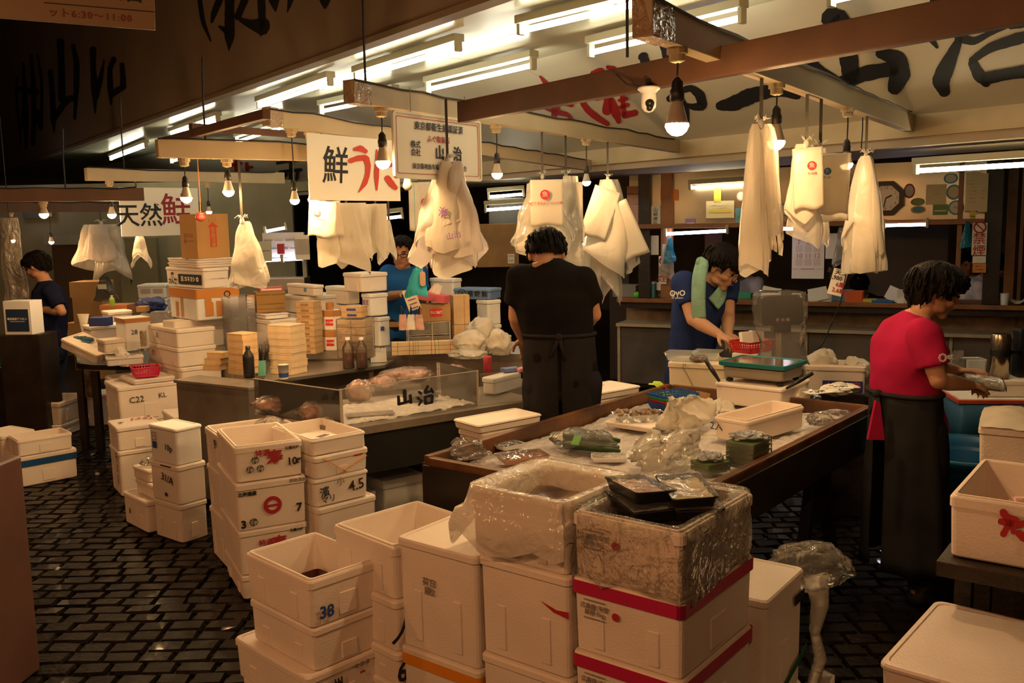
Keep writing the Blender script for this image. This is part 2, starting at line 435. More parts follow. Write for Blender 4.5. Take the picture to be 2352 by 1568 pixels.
c1, c2, c3, c4, c6 = cv(0, 0), cv(600, 0), cv(1200, 0), cv(1752, 0), cv(600, 400)
SPP = st(4.12, 0, 2.86); SPN = (V((0, 0, 1)) * 1.49 + ND * .51)   # the sign board's plane
SIGNK = mat('sign_black', (.012, .013, .018), .7); SIGNR = mat('sign_red', (.42, .015, .02), .6); SIGNK2 = mat('fascia_black', (.006, .006, .007), .7)
yama = [[(600, 150, 190), (690, 190, 220)], [(700, 190, 190), (770, 480, 180), (800, 700, 150)], [(420, 560, 110), (520, 650, 120), (700, 760, 110)],
        [(720, 740, 130), (900, 660, 140), (1180, 610, 130)], [(1050, 470, 90), (1220, 520, 150), (1240, 660, 200), (1180, 800, 120)]]
ji = [[(1560, -10, 150), (1650, 20, 120)], [(1520, 350, 60), (1570, 420, 30)], [(1770, 350, 60), (1700, 500, 120), (1600, 720, 170), (1640, 830, 100)],
      [(1760, 330, 90), (1900, 370, 70), (2050, 290, 50), (2200, 230, 40)], [(1880, 540, 60), (2050, 420, 90), (2300, 340, 110), (2480, 300, 110)],
      [(1890, 560, 90), (1950, 680, 110), (2020, 750, 70)], [(2010, 700, 110), (2200, 660, 110), (2480, 620, 120)], [(2420, 300, 120), (2450, 620, 130)], [(2230, 230, 60), (2352, 205, 80), (2500, 170, 60)]]
brush(yama, c4, SPP, SPN, SIGNK, sw); brush(ji, c4, SPP, SPN, SIGNK, sw, seed=4)
brush([[(1770, 950, 80), (1900, 930, 140), (2050, 860, 150), (2200, 820, 120), (2340, 810, 110), (2480, 850, 90)]], c3, SPP, SPN, SIGNK, sw)
brush([[(1085, 500, 90), (1110, 560, 80)], [(1250, 400, 40), (1290, 450, 80), (1310, 560, 70)], [(1150, 570, 50), (1280, 545, 40)], [(1400, 500, 40), (1500, 475, 40)],
       [(1320, 760, 40), (1470, 735, 40)], [(1320, 890, 60), (1400, 820, 55), (1520, 785, 60), (1600, 850, 90), (1625, 950, 90), (1540, 960, 60), (1460, 935, 25)],
       [(1380, 560, 70), (1380, 760, 80), (1390, 900, 80)], [(1420, 880, 70), (1470, 990, 70), (1490, 1090, 30)]], c3, SPP, SPN, SIGNK, sw, seed=2)
brush([[(155, 680, 15), (215, 750, 50), (265, 860, 60), (300, 970, 80), (285, 1060, 50)], [(200, 975, 15), (330, 1010, 50), (410, 1030, 40), (460, 1090, 25)], [(410, 715, 40), (450, 725, 35)], [(340, 925, 25), (445, 940, 45)],
       [(480, 760, 35), (530, 905, 45), (590, 990, 60), (680, 1060, 60), (770, 1115, 40)],
       [(630, 660, 50), (700, 630, 60), (750, 660, 40)], [(765, 600, 35), (825, 615, 45)], [(660, 880, 50), (800, 850, 45)], [(780, 830, 70), (760, 1000, 90)], [(800, 900, 60), (840, 1010, 90), (870, 1095, 40)],
       [(880, 830, 50), (940, 830, 40)], [(900, 850, 45), (915, 1040, 45)], [(870, 900, 30), (940, 885, 40)], [(875, 965, 35), (950, 940, 40)], [(915, 1035, 60), (1020, 1010, 60)]], c3, SPP, SPN, SIGNR, sw, seed=3)
# the same words again further along the board
def shiftc(dx, dy, k, cx=1415, cy=215):
    return lambda x, y: ((1200 + x / 3.92 - cx) * k + dx, (y / 3.92 - cy) * k + dy)
brush([[(630, 660, 50), (750, 640, 50)], [(660, 760, 50), (800, 730, 45)], [(740, 640, 70), (740, 1000, 80)], [(760, 850, 60), (870, 1095, 40)], [(640, 960, 30), (720, 860, 40)], [(880, 730, 45), (915, 1040, 45)], [(870, 800, 30), (960, 785, 40)], [(875, 900, 35), (970, 890, 40)], [(840, 1035, 60), (1020, 1010, 60)]],
      shiftc(560, 392, .62), SPP, SPN, SIGNR, sw, seed=5)
brush([[(1250, 400, 40), (1310, 560, 70)], [(1085, 520, 90), (1500, 475, 60)], [(1130, 700, 60), (1520, 640, 60)], [(1380, 560, 70), (1380, 1060, 80)], [(1180, 860, 60), (1560, 820, 60)], [(1300, 900, 60), (1120, 1090, 30)], [(1500, 840, 60), (1480, 1000, 60)]],
      shiftc(600, 392, .5), SPP, SPN, SIGNK, sw, seed=6)
# fascia writing
FP, FN = st(2.70, 0, 3), ND
g1 = [[(150, 700, 18), (150, 900, 24), (190, 1310, 16)], [(340, 490, 18), (375, 700, 28), (380, 900, 28), (370, 1160, 36)], [(210, 570, 28), (220, 750, 36), (232, 1000, 55), (240, 1330, 28)], [(180, 800, 50), (335, 830, 60)],
      [(280, 500, 28), (300, 700, 40), (310, 1000, 45), (300, 1300, 38)], [(215, 1000, 40), (190, 1180, 25)], [(330, 1000, 50), (360, 1150, 30)],
      [(455, 640, 42), (475, 850, 50), (480, 1050, 55), (490, 1190, 15)], [(545, 370, 68), (555, 600, 60), (560, 900, 70)], [(480, 1080, 60), (560, 960, 60), (620, 890, 60), (685, 880, 50)], [(660, 410, 36), (692, 560, 56), (690, 800, 50), (675, 1070, 24)],
      [(840, 440, 60), (840, 600, 50), (855, 800, 66), (860, 1020, 15)], [(940, 540, 12), (910, 700, 45), (865, 880, 55)], [(1030, 530, 50), (990, 620, 45), (995, 800, 55), (1005, 940, 15)], [(1000, 860, 50), (1060, 815, 60), (1120, 780, 50)], [(1100, 580, 45), (1110, 700, 50), (1110, 790, 55)]]
brush(g1, c1, FP, FN, SIGNK2, fa, seed=7)
g2 = [[(1790, -260, 30), (1800, 0, 40), (1830, 200, 42), (1900, 370, 14)], [(2000, -60, 60), (1980, 0, 65), (1930, 120, 55), (1910, 200, 25)], [(2070, -200, 80), (2070, 100, 85), (2070, 320, 95), (2065, 455, 10)], [(1980, 240, 25), (2050, 285, 60)],
      [(2230, -50, 60), (2200, 20, 65), (2140, 160, 60)], [(2170, 180, 40), (2260, 220, 80), (2370, 240, 170)], [(2352, -100, 80), (2365, 240, 60), (2352, 330, 10)], [(2452, -120, 110), (2470, 0, 100), (2485, 100, 15)], [(2640, -120, 60), (2620, 0, 55), (2592, 110, 10)], [(2930, -140, 130), (2930, 0, 110), (2930, 70, 30)]]
brush(g2, c1, FP, FN, SIGNK2, fa, seed=8)

# ---------------------------------------------------------------- fluorescent lights
TUBEM = emit('tube_light', (1.0, .93, .70), TUBE_L); TUBEC = emit('tube_light_cool', (.85, .78, 1.0), TUBE_L * .75); TUBEW = emit('tube_light_warm', (1.0, .83, .5), TUBE_L)
FIXM = mat('fixture_enamel', (.42, .40, .28), .4)
def fluo(p, q, label, m=TUBEM, housing=True, drop=.05, r=.016, group='fluorescent lights', ends=True):
    p, q = V(p), V(q); c = (p + q) / 2; d = q - p; L = d.length; yaw = math.atan2(d.y, d.x)
    o = empty('fluorescent_light', c, yaw, label, 'light', group); o.rotation_euler = (0, -math.asin(d.z / L), yaw)
    bm = B(); tube(bm, [(-L / 2, 0, 0), (L / 2, 0, 0)], r, 12); obj('tube', bm, m, o, smooth=True)
    if housing:
        bm = B(); box(bm, (0, 0, drop + .022), (L + .05, .075, .045), bev=.006)
        obj('housing', bm, FIXM, o)
    if ends:
        for s in (-1, 1):
            bm = B(); box(bm, (s * (L / 2 + .012), 0, .012), (.026, .045, drop + .035), bev=.008); obj('end_cap', bm, FIXM, o)
    return o
rows = [((255, 365), (335, 335), 'farthest ceiling light of the front row, by the dark fascia end'), ((395, 310), (500, 275), 'ceiling light above the orange lit bare beam'),
        ((597, 243), (757, 190), 'ceiling light of the front row above the fish and sea urchin sign'), ((822, 178), (1050, 110), 'ceiling light above the end of the certificate sign beam'),
        ((1200, 70), (1475, 5), 'large near ceiling light running behind the thick beam end')]
for a_, b_, l in rows: fluo(atz(*a_, 2.765), atz(*b_, 2.765), l, drop=.035)
rows = [((395, 370), (432, 360), 'tiny far ceiling light over the red and white salmon sign'), ((545, 325), (655, 290), 'short looking ceiling light beside the leaning bare beam'),
        ((740, 255), (905, 222), 'ceiling light half hidden behind the certificate sign beam'), ((985, 205), (1222, 150), 'ceiling light left of the hanging black rod'), ((1360, 120), (1700, 42), 'ceiling light passing behind the thick taped beam end'),
        ((1915, 0), (2120, -46), 'ceiling light cut by the upper edge above the dark beam')]
for a_, b_, l in rows: fluo(*([onplane(*a_, st(3.8, 0, 0), ND), onplane(*b_, st(3.8, 0, 0), ND)] if a_[0] < 400 else [atz(*a_, 2.74), atz(*b_, 2.74)]), l, drop=.05)

# ---------------------------------------------------------------- beams hung over the stalls
class Beam: pass
def beam(a, b, z, w, h, m, label, name='hanging_beam', ext0=0, rods=(), wraps=(), z2=None, s_end=None):
    """a, b: pixels of the centre line; z: its level"""
    p, q = atz(*a, z), (onplane(*b, st(s_end, 0, 0), ND) if s_end else atz(*b, z if z2 is None else z2)); d = (q - p).normalized(); p = p - d * ext0
    L = (q - p).length; yaw = math.atan2(d.y, d.x)
    o = empty(name, p, yaw, label, 'beam'); o.rotation_euler = (0, -math.asin(d.z), yaw)
    bm = B(); box(bm, (L / 2, 0, 0), (L, w, h), bev=.004); obj('timber', bm, m, o)
    for x0, x1, mm in wraps:
        bm = B(); box(bm, ((x0 + x1) / 2, 0, 0), (x1 - x0, w + .008, h + .008), bev=.003); noisy(bm, .004, 20); obj('taped_wrap', bm, mm, o)
    b_ = Beam(); b_.o, b_.p, b_.q, b_.d, b_.z, b_.h, b_.w, b_.L = o, p, q, d, z, h, w, L
    bm = B()   # cable lying along its top and drooping here and there
    pts = []; rnd = random.Random(int(a[0]))
    k = 0.
    while k < L:
        pts.append((k, -w / 2 - .004 + rnd.uniform(-.004, .0), h / 2 - rnd.uniform(-.006, .01))); k += .17
    if len(pts) > 3:
        tube(bm, pts, .005, 5); obj('cable', bm, BLACKR, o)
    for k in rods:
        bm = B(); tube(bm, [(k, 0, h / 2 - .01), (k, 0, 2.9 - z + .5 * (k > 99))], .006, 6); obj('rod', bm, BLACKR, o)
    return b_
def along(b, px):
    """point of the beam's line that shows at column px"""
    best = None
    lo, hi = -1.5, 7.
    for i in range(400):
        k = lo + (hi - lo) * i / 399; p = b.p + b.d * k
        if p.y < .3: continue
        x = project(p)[0]
        if best is None or abs(x - px) < best[0]: best = (abs(x - px), p, k)
    return best[1], best[2]
TAPEW = film('packing_tape', (.55, .40, .25), clear=.2, transl=.1, rough=.15, bump=1, bscale=30)
bA = beam((1476, 40), (2088, 283), 2.33, .06, .105, BEAMM, 'thick near beam hung with two big lit bulbs', wraps=((.0, .16, TAPEW),), s_end=5.60)
bB = beam((801, 210), (1554, 336), 2.35, .06, .10, BEAMM, 'painted beam carrying the framed certificate sign', wraps=((.0, .12, TAPEW),), s_end=5.60)
bC = beam((611, 267), (1353, 380), 2.34, .055, .095, BEAMM, 'painted beam above the fish and sea urchin sign', wraps=((.0, .1, TAPEW),), s_end=5.60)
bD = beam((360, 341), (790, 352), 2.17, .06, .10, BEAMM, 'orange lit beam holding two lit bulbs')
bE = beam((197, 400), (650, 409), 2.17, .06, .10, BEAMM, 'cardboard coloured beam above the salmon sign')
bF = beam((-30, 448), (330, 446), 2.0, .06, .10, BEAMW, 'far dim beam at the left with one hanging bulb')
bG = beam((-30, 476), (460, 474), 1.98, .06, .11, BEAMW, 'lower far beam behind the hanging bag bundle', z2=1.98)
# cross beams
XB = mat('beam_shaded', (.25, .13, .07), .6, noise_=.2, nscale=4)
def xbeam(a, b, za, zb, w, h, m, label):
    p, q = atz(*a, za), atz(*b, zb); o = empty('cross_beam', (p + q) / 2, math.atan2((q - p).y, (q - p).x), label, 'beam')
    L = (q - p).length; o.rotation_euler = (0, -math.asin((q - p).z / L), o.rotation_euler.z)
    bm = B(); box(bm, (0, 0, 0), (L, w, h), bev=.004); obj('timber', bm, m, o); return o
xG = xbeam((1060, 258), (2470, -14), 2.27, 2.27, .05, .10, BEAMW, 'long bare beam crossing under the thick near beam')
xbeam((372, 326), (612, 262), 2.26, 2.26, .04, .045, BEAMW, 'thin orange bar leaning across two beams')
xbeam((437, 291), (720, 312), 2.30, 2.30, .035, .04, BEAMW, 'thin reddish bar crossing above the orange lit beam')
# black rods holding the beams from the fascia
for px, py0, py1, s, l in ((838, -60, 270, bB, 'black hanging rod above the certificate sign'), (471, 130, 330, bD, 'black hanging rod in front of the far ceiling light'), (282, 222, 400, bE, 'black hanging rod left of the salmon sign beam'), (150, 296, 380, bF, 'faint black rod at the dark far left'), (1441, -40, 155, None, 'black hanging rod crossing the near ceiling light')):
    if s: p, k = along(s, px + 4)
    else: p = onplane(px, 150, xG.location, ND)
    bm = B(); zt = p.z + .03
    top = aty(px - (6 if px < 1400 else 0), py0, p.y)
    tube(bm, [(0, 0, 0), (0, 0, max(top.z - zt, .35) * .5), (top.x - p.x, top.y - p.y, max(top.z - zt, .35))], .006, 6)
    P(obj('hanging_rod', bm, BLACKR, loc=(p.x, p.y, zt)), l, 'rod', 'rods that carry the beams')

# ---------------------------------------------------------------- bulbs
BULBM = emit('bulb_light', (1.0, .60, .26), BULB_L)
BULBP = emit('bulb_light_amber', (1.0, .44, .17), BULB_L * 2.5)
BULBOFF = film('bulb_glass', (.8, .8, .78), clear=.5, rough=.05, bump=0)
BODYM = mat('bulb_collar', (.50, .44, .36), .35)
SOCK = mat('bulb_socket', (.02, .018, .016), .4)
def bulb(px, py, bm_, label, dia=.066, lit=True, y=None, shade=False, cordx=0):
    if y is None: p0, k = along(bm_, px + cordx); y = p0.y; zb = p0.z - bm_.h / 2
    else: zb = bm_
    c = aty(px, py, y); R = dia * .56
    o = empty('hanging_bulb', c, 0, label, 'light bulb', 'bulbs hung from the beams')
    bm = B(); prof = [(.001, -R * .82), (R * .45, -R * .72), (R * .8, -R * .42), (R, 0.0), (R * .97, R * .2)]
    lathe(bm, prof, n=20); obj('dome', bm, BULBM if lit else BULBOFF, o, smooth=True)
    bm = B(); lathe(bm, [(R * .97, R * .2), (R * .72, R * 1.1), (R * .5, R * 1.9), (R * .42, R * 2.1)], n=16); obj('collar', bm, BODYM, o, smooth=True)
    bm = B(); lathe(bm, [(R * .45, R * 2.0), (R * .62, R * 2.1), (R * .62, R * 2.9), (R * .5, R * 3.1), (R * .5, R * 3.6), (R * .2, R * 4.0)], n=12); obj('socket', bm, SOCK, o, smooth=True)
    top = zb - c.z
    bm = B(); tube(bm, [(0, 0, R * 3.8), (.002, 0, (R * 3.8 + top) / 2), (0, 0, max(top, R * 4.2))], .0035, 5); obj('cord', bm, BLACKR, o)
    bm = B(); lathe(bm, [(.012, top - .045), (.026, top - .04), (.026, top - .02), (.034, top - .018), (.034, top + .002)], n=12, cap=True); obj('mount', bm, BEAMM, o)
    return o
bulb(1555, 290, bA, 'largest lit bulb, nearest to the dome camera', .068)
bulb(1782, 328, bA, 'lit bulb beside the long hanging bags on the thick beam')
bulb(1944, 378, bA, 'lit bulb hidden half behind the bags with red and blue prints', .056, cordx=-6)
bulb(880, 374, bB, 'lit bulb in front of the sign beside the certificate frame')
bulb(1142, 401, bB, 'lit bulb just right of the certificate sign', .056)
bulb(1347, 419, bB, 'lit bulb between two hanging bag bundles in the middle', .052)
bulb(677, 461, bC, 'lit bulb left of the fish and sea urchin sign', .050)
bulb(718, 459, bC, 'lit bulb peeking under the fish and sea urchin sign', .050)
bulb(936, 428, bB, 'unlit clear bulb under the certificate sign corner', .045, lit=False)
bulb(525, 441, bD, 'lit bulb on the orange beam, above the tall box tower', .058)
bulb(428, 456, bD, 'lit bulb in front of the salmon sign', .056)
bulb(480, 487, bE, 'lit bulb right behind the cardboard carton top', .045)
bulb(257, 494, bE, 'lit bulb just left of the salmon sign', .060)
bulb(101, 493, bF, 'lit bulb at the left on the far dim beam', .060)
bulb(118, 556, bG, 'lit bulb above the man by the poster case', .050)
bulb(29, 552, bG, 'lit bulb closest to the left edge', .055)

# unseen bulbs above the passage, added to light the near boxes and fascia
for k, (x, y, z, s_) in enumerate(((-1.7, .7, 2.35, .080), (.1, .2, 2.3, .060), (-3.6, 2.4, 2.6, .070), (-2.6, -.8, 2.4, .07), (-6.0, 4.0, 2.6, .07))):
    bm_ = z + .35; c = V((x, y * DK, z)); R = s_ / 2
    o = empty('hanging_bulb', c, 0, 'lit bulb of the passage outside the picture, number %s from the camera' % ('one', 'two', 'three', 'four', 'five')[k], 'light bulb', 'bulbs above the passage')
    bm = B(); lathe(bm, [(.001, -R * .82), (R * .45, -R * .72), (R * .8, -R * .42), (R, 0.0), (R * .97, R * .2)], n=16); obj('dome', bm, BULBP, o, smooth=True)
    bm = B(); lathe(bm, [(R * .97, R * .2), (R * .72, R * 1.1), (R * .5, R * 1.9), (R * .2, R * 3.0)], n=16); obj('collar', bm, SOCK, o, smooth=True)
    bm = B(); tube(bm, [(0, 0, R * 2.8), (0, 0, 5.4 - z)], .0035, 5); obj('cord', bm, BLACKR, o)
# ---------------------------------------------------------------- tables
def prism(bm, pts, z0, z1, mi=0):
    lo = [bm.verts.new((p.x, p.y, z0)) for p in pts]; hi = [bm.verts.new((p.x, p.y, z1)) for p in pts]
    bm.faces.new(lo[::-1]); bm.faces.new(hi)
    n = len(pts)
    for k in range(n): bm.faces.new((lo[k], lo[(k + 1) % n], hi[(k + 1) % n], hi[k]))
TZ = .82
ta = RAD(50.9)                                    # the long table's yaw (x axis along its length)
T0 = atz(980, 1046, TZ); tx_, ty_ = V((cos(ta), sin(ta), 0)), V((-sin(ta), cos(ta), 0))
TL, TW = (atz(1546, 882, TZ) - T0).length, 1.08
def tt(x, y, z=0): return V((T0.x, T0.y, 0)) + tx_ * x - ty_ * y + V((0, 0, z))   # y runs from the left rim to the right rim
BLKW = mat('outer_dark_wood', (.016, .010, .006), .5, noise_=.4, nscale=5); tA = V((T0.x, T0.y, 0)); tB = tA + V((.875, -.671, 0)); tD = tA + tx_ * TL; tC = tB + tx_ * (TL - .03)
o = empty('market_table', tt(TL / 2, TW / 2, 0), ta, 'long wet wooden table with raised rim between the man in black and the woman', 'table')
def part(name, bm, m, **k): return obj(name, bm, m, o, **k)
Minv = (Matrix.Translation(tt(TL / 2, TW / 2, 0)) @ Matrix.Rotation(ta, 4, 'Z')).inverted()
lA, lB, lC, lD = [Minv @ q for q in (tA, tB, tC, tD)]
bm = B(); prism(bm, [lA, lB, lC, lD], .68, .72); part('tray_floor', bm, DARKWOOD)
for p_, q_ in ((lA, lD), (lB, lC), (lA, lB), (lD, lC)):
    d_ = (q_ - p_).normalized(); k_ = 0 if (p_, q_) in ((lA, lD), (lB, lC)) else .02
    bm = B(); bar(bm, p_ + d_ * k_ + V((0, 0, TZ - .10)), q_ - d_ * k_ + V((0, 0, TZ - .10)), .034, .20 - k_ * .2, bev=.008); part('rim_board', bm, WOOD)
for p_, q_ in ((lB, lC), (lA, lB), (lA, lD)):  # dark facing on the rim's outer sides, stopping below the top edge
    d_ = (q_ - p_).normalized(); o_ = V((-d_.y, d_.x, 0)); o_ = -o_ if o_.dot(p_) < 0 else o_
    bm = B(); bar(bm, p_ + o_ * .022 + V((0, 0, TZ - .118)), q_ + o_ * .022 + V((0, 0, TZ - .118)), .012, .17); part('dark_facing', bm, BLKW)
for sx_ in (-.7, .75):
    for sy_ in (-1, 1):
        bm = B(); bar(bm, (sx_ - .22, sy_ * .40, 0), (sx_ - .03, sy_ * .40, .65), .05, .05); part('leg', bm, DARKWOOD)
        bm = B(); bar(bm, (sx_ + .22, sy_ * .40, 0), (sx_ + .03, sy_ * .40, .65), .05, .05); part('leg', bm, DARKWOOD)
    bm = B(); bar(bm, (sx_, -.48, .65), (sx_, .48, .65), .06, .05); part('trestle_bar', bm, DARKWOOD)
for x, w_, h_, yy in ((-.42, .03, .035, 0), (-.30, .012, .06, 0), (-.62, .012, .05, 0), (.3, .015, .03, 0)):
    bm = B(); box(bm, (x, -TW / 2 - .001, TZ - .06 + yy), (w_, .003, h_)); part('paper_scrap', bm, PAPER)
# ice in the tray
bm = B()
def icef(u, v):
    u_, v_ = .02 + u * .96, .03 + v * .94; p = lA.lerp(lD, u_).lerp(lB.lerp(lC, u_), v_); x, y = p.x, p.y
    return V((x, y, .752 + .02 * noise.noise(V((x * 3, y * 3, 1))) + .010 * noise.noise(V((x * 25, y * 25, 3)))))
grid(bm, icef, 90, 50)
P(obj('crushed_ice', bm, ICE, smooth=True, loc=tt(TL / 2, TW / 2, 0), rot=(0, 0, ta)), 'crushed ice spread in the long wooden table', 'ice', kind='stuff')

# counter with the acrylic guard at the left
CZ = .70
cA, cB, cC = atz(592, 950, CZ), atz(792, 984, CZ), atz(1232, 915, CZ)
cn = (cC - cB).normalized(); cm = V((-cn.y, cn.x, 0))
cD, cE = cC + cm * .55, cA + cm * .16 + cn * .10
o = empty('fish_counter', ((cB + cC) / 2).xy.to_3d(), 0, 'black based fish counter with steel tray and ice behind an acrylic guard', 'counter')
off = o.location.copy()
def rel(ps): return [p - off for p in ps]
bm = B(); prism(bm, rel([cA, cB, cC, cD, cE]), .44, CZ - .04); obj('front_board', bm, BLACKR, o)
bm = B(); prism(bm, rel([cA + cm * .14 + cn * .2, cB + cm * .46 + cn * .1, cC + cm * .34 - cn * .05, cD - cm * .02, cE + cn * .05]), .16, .44); obj('base', bm, BLACKR, o)
bm = B(); prism(bm, rel([cA - cn * .02, cB - cm * .03, cC - cm * .03, cD, cE]), CZ - .04, CZ); obj('steel_tray', bm, STEELD, o)
for q in (cA + cm * .1 + cn * .1, cB + cm * .1, cC + cm * .1 - cn * .1, cD - cm * .1 - cn * .1):
    bm = B(); box(bm, q - off + V((0, 0, .08 - CZ)), (.08, .08, .16)); obj('leg', bm, DARKWOOD, o)
bm = B(); box(bm, (atz(1028, 960, .6) - off) + V((0, 0, 0)), (.03, .003, .035), rot=(0, 0, math.atan2(cn.y, cn.x))); obj('paper_scrap', bm, PAPER, o)
def pane(p, q, z0, z1, t=.006):
    bm = B(); bar(bm, (p.x - off.x, p.y - off.y, (z0 + z1) / 2), (q.x - off.x, q.y - off.y, (z0 + z1) / 2), t, z1 - z0); return bm
gB, gC, gA = cB + cm * .03, atz(1098, 931, CZ) + cm * .0, cA + cm * .03
gz = CZ + .20
bm = pane(gA, gB, CZ, gz - .005); pl = obj('acrylic_guard', bm, GLASSA, o)
bm = pane(gB, gC, CZ, gz); pr = obj('acrylic_guard', bm, GLASSA, o)
gC2 = gC + cm * .45
bm = pane(gC, gC2, CZ, gz); obj('acrylic_guard', bm, GLASSA, o)
bm = pane(gC + cn * .02, cC, CZ, gz - .02); obj('acrylic_guard', bm, GLASSA, o)
EDGE = mat('acrylic_edge', (.55, .5, .42), .2, trans=.3)
for q in (gB, gC):
    bm = B(); box(bm, q - off + V((0, 0, .10)), (.014, .014, .205), bev=.003); obj('corner_strip', bm, EDGE, o)
for p, q in ((gA, gB), (gB, gC)):
    bm = B(); bar(bm, (p.x - off.x, p.y - off.y, gz - (.005 if p == gA else 0)), (q.x - off.x, q.y - off.y, gz - (.005 if p == gA else 0)), .008, .004); obj('edge_strip', bm, EDGE, o)
bpy.context.view_layer.update()
def planechars(px0, py0, s, p0, n, parent):
    k = s / 40.
    yam = [[(-34, -8, 5), (-33, 6, 6)], [(-34, 6, 5), (-22, 3, 5), (-13, 0, 5)], [(-23, -18, 7), (-22, 3, 6)], [(-13, -10, 5), (-12, 3, 6)]]
    jii = [[(2, -16, 4), (6, -13, 5)], [(0, -6, 4), (3, -3, 5)], [(2, 8, 3), (7, -1, 5)], [(18, -26, 5), (12, -14, 6), (26, -18, 5)], [(24, -22, 4), (27, -15, 5)], [(13, -7, 5), (14, 5, 6)], [(14, -7, 4), (26, -10, 6), (25, 3, 5)], [(14, 5, 4), (25, 3, 4)]]
    brush([[(px0 + x * k, py0 + y * k, w * k) for x, y, w in st_] for st_ in yam + jii], lambda x, y: (x, y), p0, n, SIGNK, parent, off=.006)
gn = V(((gC - gB).y, -(gC - gB).x, 0)).normalized(); planechars(958, 920, 52, gB, gn, pr)
gn2 = V(((gB - gA).y, -(gB - gA).x, 0)).normalized(); planechars(762, 914, 22, gA, gn2, pl)
gn3 = V(((cC - gC).y, -(cC - gC).x, 0)).normalized(); planechars(1228, 862, 36, gC, gn3, pr)
bm = B()
def icc(u, v):
    p = gB + (gC - gB) * (u * .98 + .01) + cm * (.02 + v * .46); return V((p.x, p.y, CZ + .004 + .02 * abs(noise.noise(V((p.x * 5, p.y * 5, 2)))) + .012 * noise.noise(V((p.x * 40, p.y * 40, 3)))))
grid(bm, icc, 50, 40)
P(obj('crushed_ice', bm, ICE, smooth=True), 'bed of crushed ice inside the acrylic fish counter', 'ice', kind='stuff')

# steel tank at the counter's left end
f = Fit((571, 890), (411, 865), (700, 852), .80, dx=.20, dy=.66); f.h = .8
o = empty('steel_tank', (f.c.x, f.c.y, 0), f.yaw, 'worn stainless steel tank under the small wooden boxes', 'tank')
bm = B(); box(bm, (0, 0, .42), (f.dx - .02, f.dy - .02, .72), bev=.01); obj('body', bm, STEELD, o)
bm = B(); box(bm, (0, 0, .79), (f.dx, f.dy, .02), bev=.004); obj('top', bm, STEELD, o)
for a_ in (-1, 1):
    for b_ in (-1, 1):
        bm = B(); box(bm, (a_ * (f.dx / 2 - .06), b_ * (f.dy / 2 - .06), .03), (.05, .05, .06)); obj('foot', bm, BLACKR, o)
# display table behind
DZ = .84
pts = [atz(*q, DZ) for q in ((510, 806), (640, 810), (905, 806), (1236, 814), (1236, 784), (405, 782))]
o = empty('display_table', (-.9, 6.55, 0), 0, 'steel edged table crowded with boxes behind the fish counter', 'table'); off = V((-.9, 6.55, 0))
bm = B(); prism(bm, rel([V((p.x, p.y, 0)) for p in pts]), DZ - .05, DZ); obj('top', bm, STEEL, o)
bm = B(); prism(bm, rel([V((p.x, p.y, 0)) + (V((-.9, 6.65, 0)) - V((p.x, p.y, 0))) * .06 for p in pts]), .3, DZ - .05); obj('skirt', bm, STEELD, o)
for q in pts[:2] + pts[3:]:
    c_ = V((q.x, q.y, 0)); c_ += (V((-.9, 6.65, 0)) - c_) * .12
    bm = B(); box(bm, c_ - off + V((0, 0, .15)), (.05, .05, .3)); obj('leg', bm, DARKWOOD, o)
# low table at the left with cloth front
LZ = .68
pts = [atz(*q, LZ) for q in ((176, 834), (215, 838), (385, 838), (385, 806), (176, 803))]
o = empty('side_table', (-2.9, 6.6, 0), 0, 'low table with a dark patterned cloth front, left of the box tower', 'table'); off = V((-2.9, 6.6, 0))
bm = B(); prism(bm, rel([V((p.x, p.y, 0)) for p in pts]), LZ - .04, LZ); obj('top', bm, DARKWOOD, o)
CLOTH = mat('floral_cloth', (.10, .07, .055), .9, noise_=.9, nscale=14, col2=(.32, .24, .18))
bm = B(); a_, b_ = V((pts[0].x, pts[0].y, 0)) - off, V((pts[1].x, pts[1].y, 0)) - off
grid(bm, lambda u, v: a_ + (b_ - a_) * u + V((0, -.02 + .015 * sin(u * 60), LZ - .04 - v * .22)), 60, 4); obj('cloth', bm, CLOTH, o, smooth=True)
for q in pts:
    c_ = V((q.x, q.y, 0)); c_ += (V((-2.9, 6.6, 0)) - c_) * .1
    bm = B(); box(bm, c_ - off + V((0, 0, (LZ - .04) / 2)), (.05, .05, LZ - .04)); obj('leg', bm, DARKWOOD, o)

# ---------------------------------------------------------------- foreground boxes
FG = 'boxes stacked nearest to the camera'
# the stack with the 38 box
f = Fit((710, 1335), (560, 1282), (880, 1292), .58); f.h = hb(f, 1449)
b38 = foam(f, f.h, 'open foam box marked 38 with a dark red tray inside', 'open', texts=[('R', .20, .28, '38', .058, INKB, .03, -2)], group=FG)
BLOOD = mat('stain_red', (.16, .03, .02), .3, noise_=.4, nscale=10)
bm = B(); loft(bm, [(f.dx * .62, f.dy * .56, .026, .02), (f.dx * .70, f.dy * .64, .055, .02), (f.dx * .68, f.dy * .62, .056, .02), (f.dx * .58, f.dy * .52, .032, .02)])
tr = obj('fish_tray', bm, mat('tray_darkred', (.07, .015, .015), .25), loc=(f.c.x, f.c.y, f.z - f.h), rot=(0, 0, f.yaw)); P(tr, 'dark red tray lying in the box marked 38', 'tray')
g = under(f, .155, .0, .0, 1, .95, .96); foam(g, .155, 'closed foam box under the box marked 38', 'closed', group=FG)
g2 = under(g, .15, -.02, .03, 0, 1.1, 1.16); foam(g2, .15, 'lidded foam box with black print, third down under the 38 box', 'closed', group=FG, texts=[('R', .22, .50, '魚', .05, SIGNK, .03), ('R', .37, .55, '州', .045, SIGNK), ('R', .70, .80, '● ● ●', .02, INKG), ('R', .7, .62, '▬', .02, INKR)], tapes=())
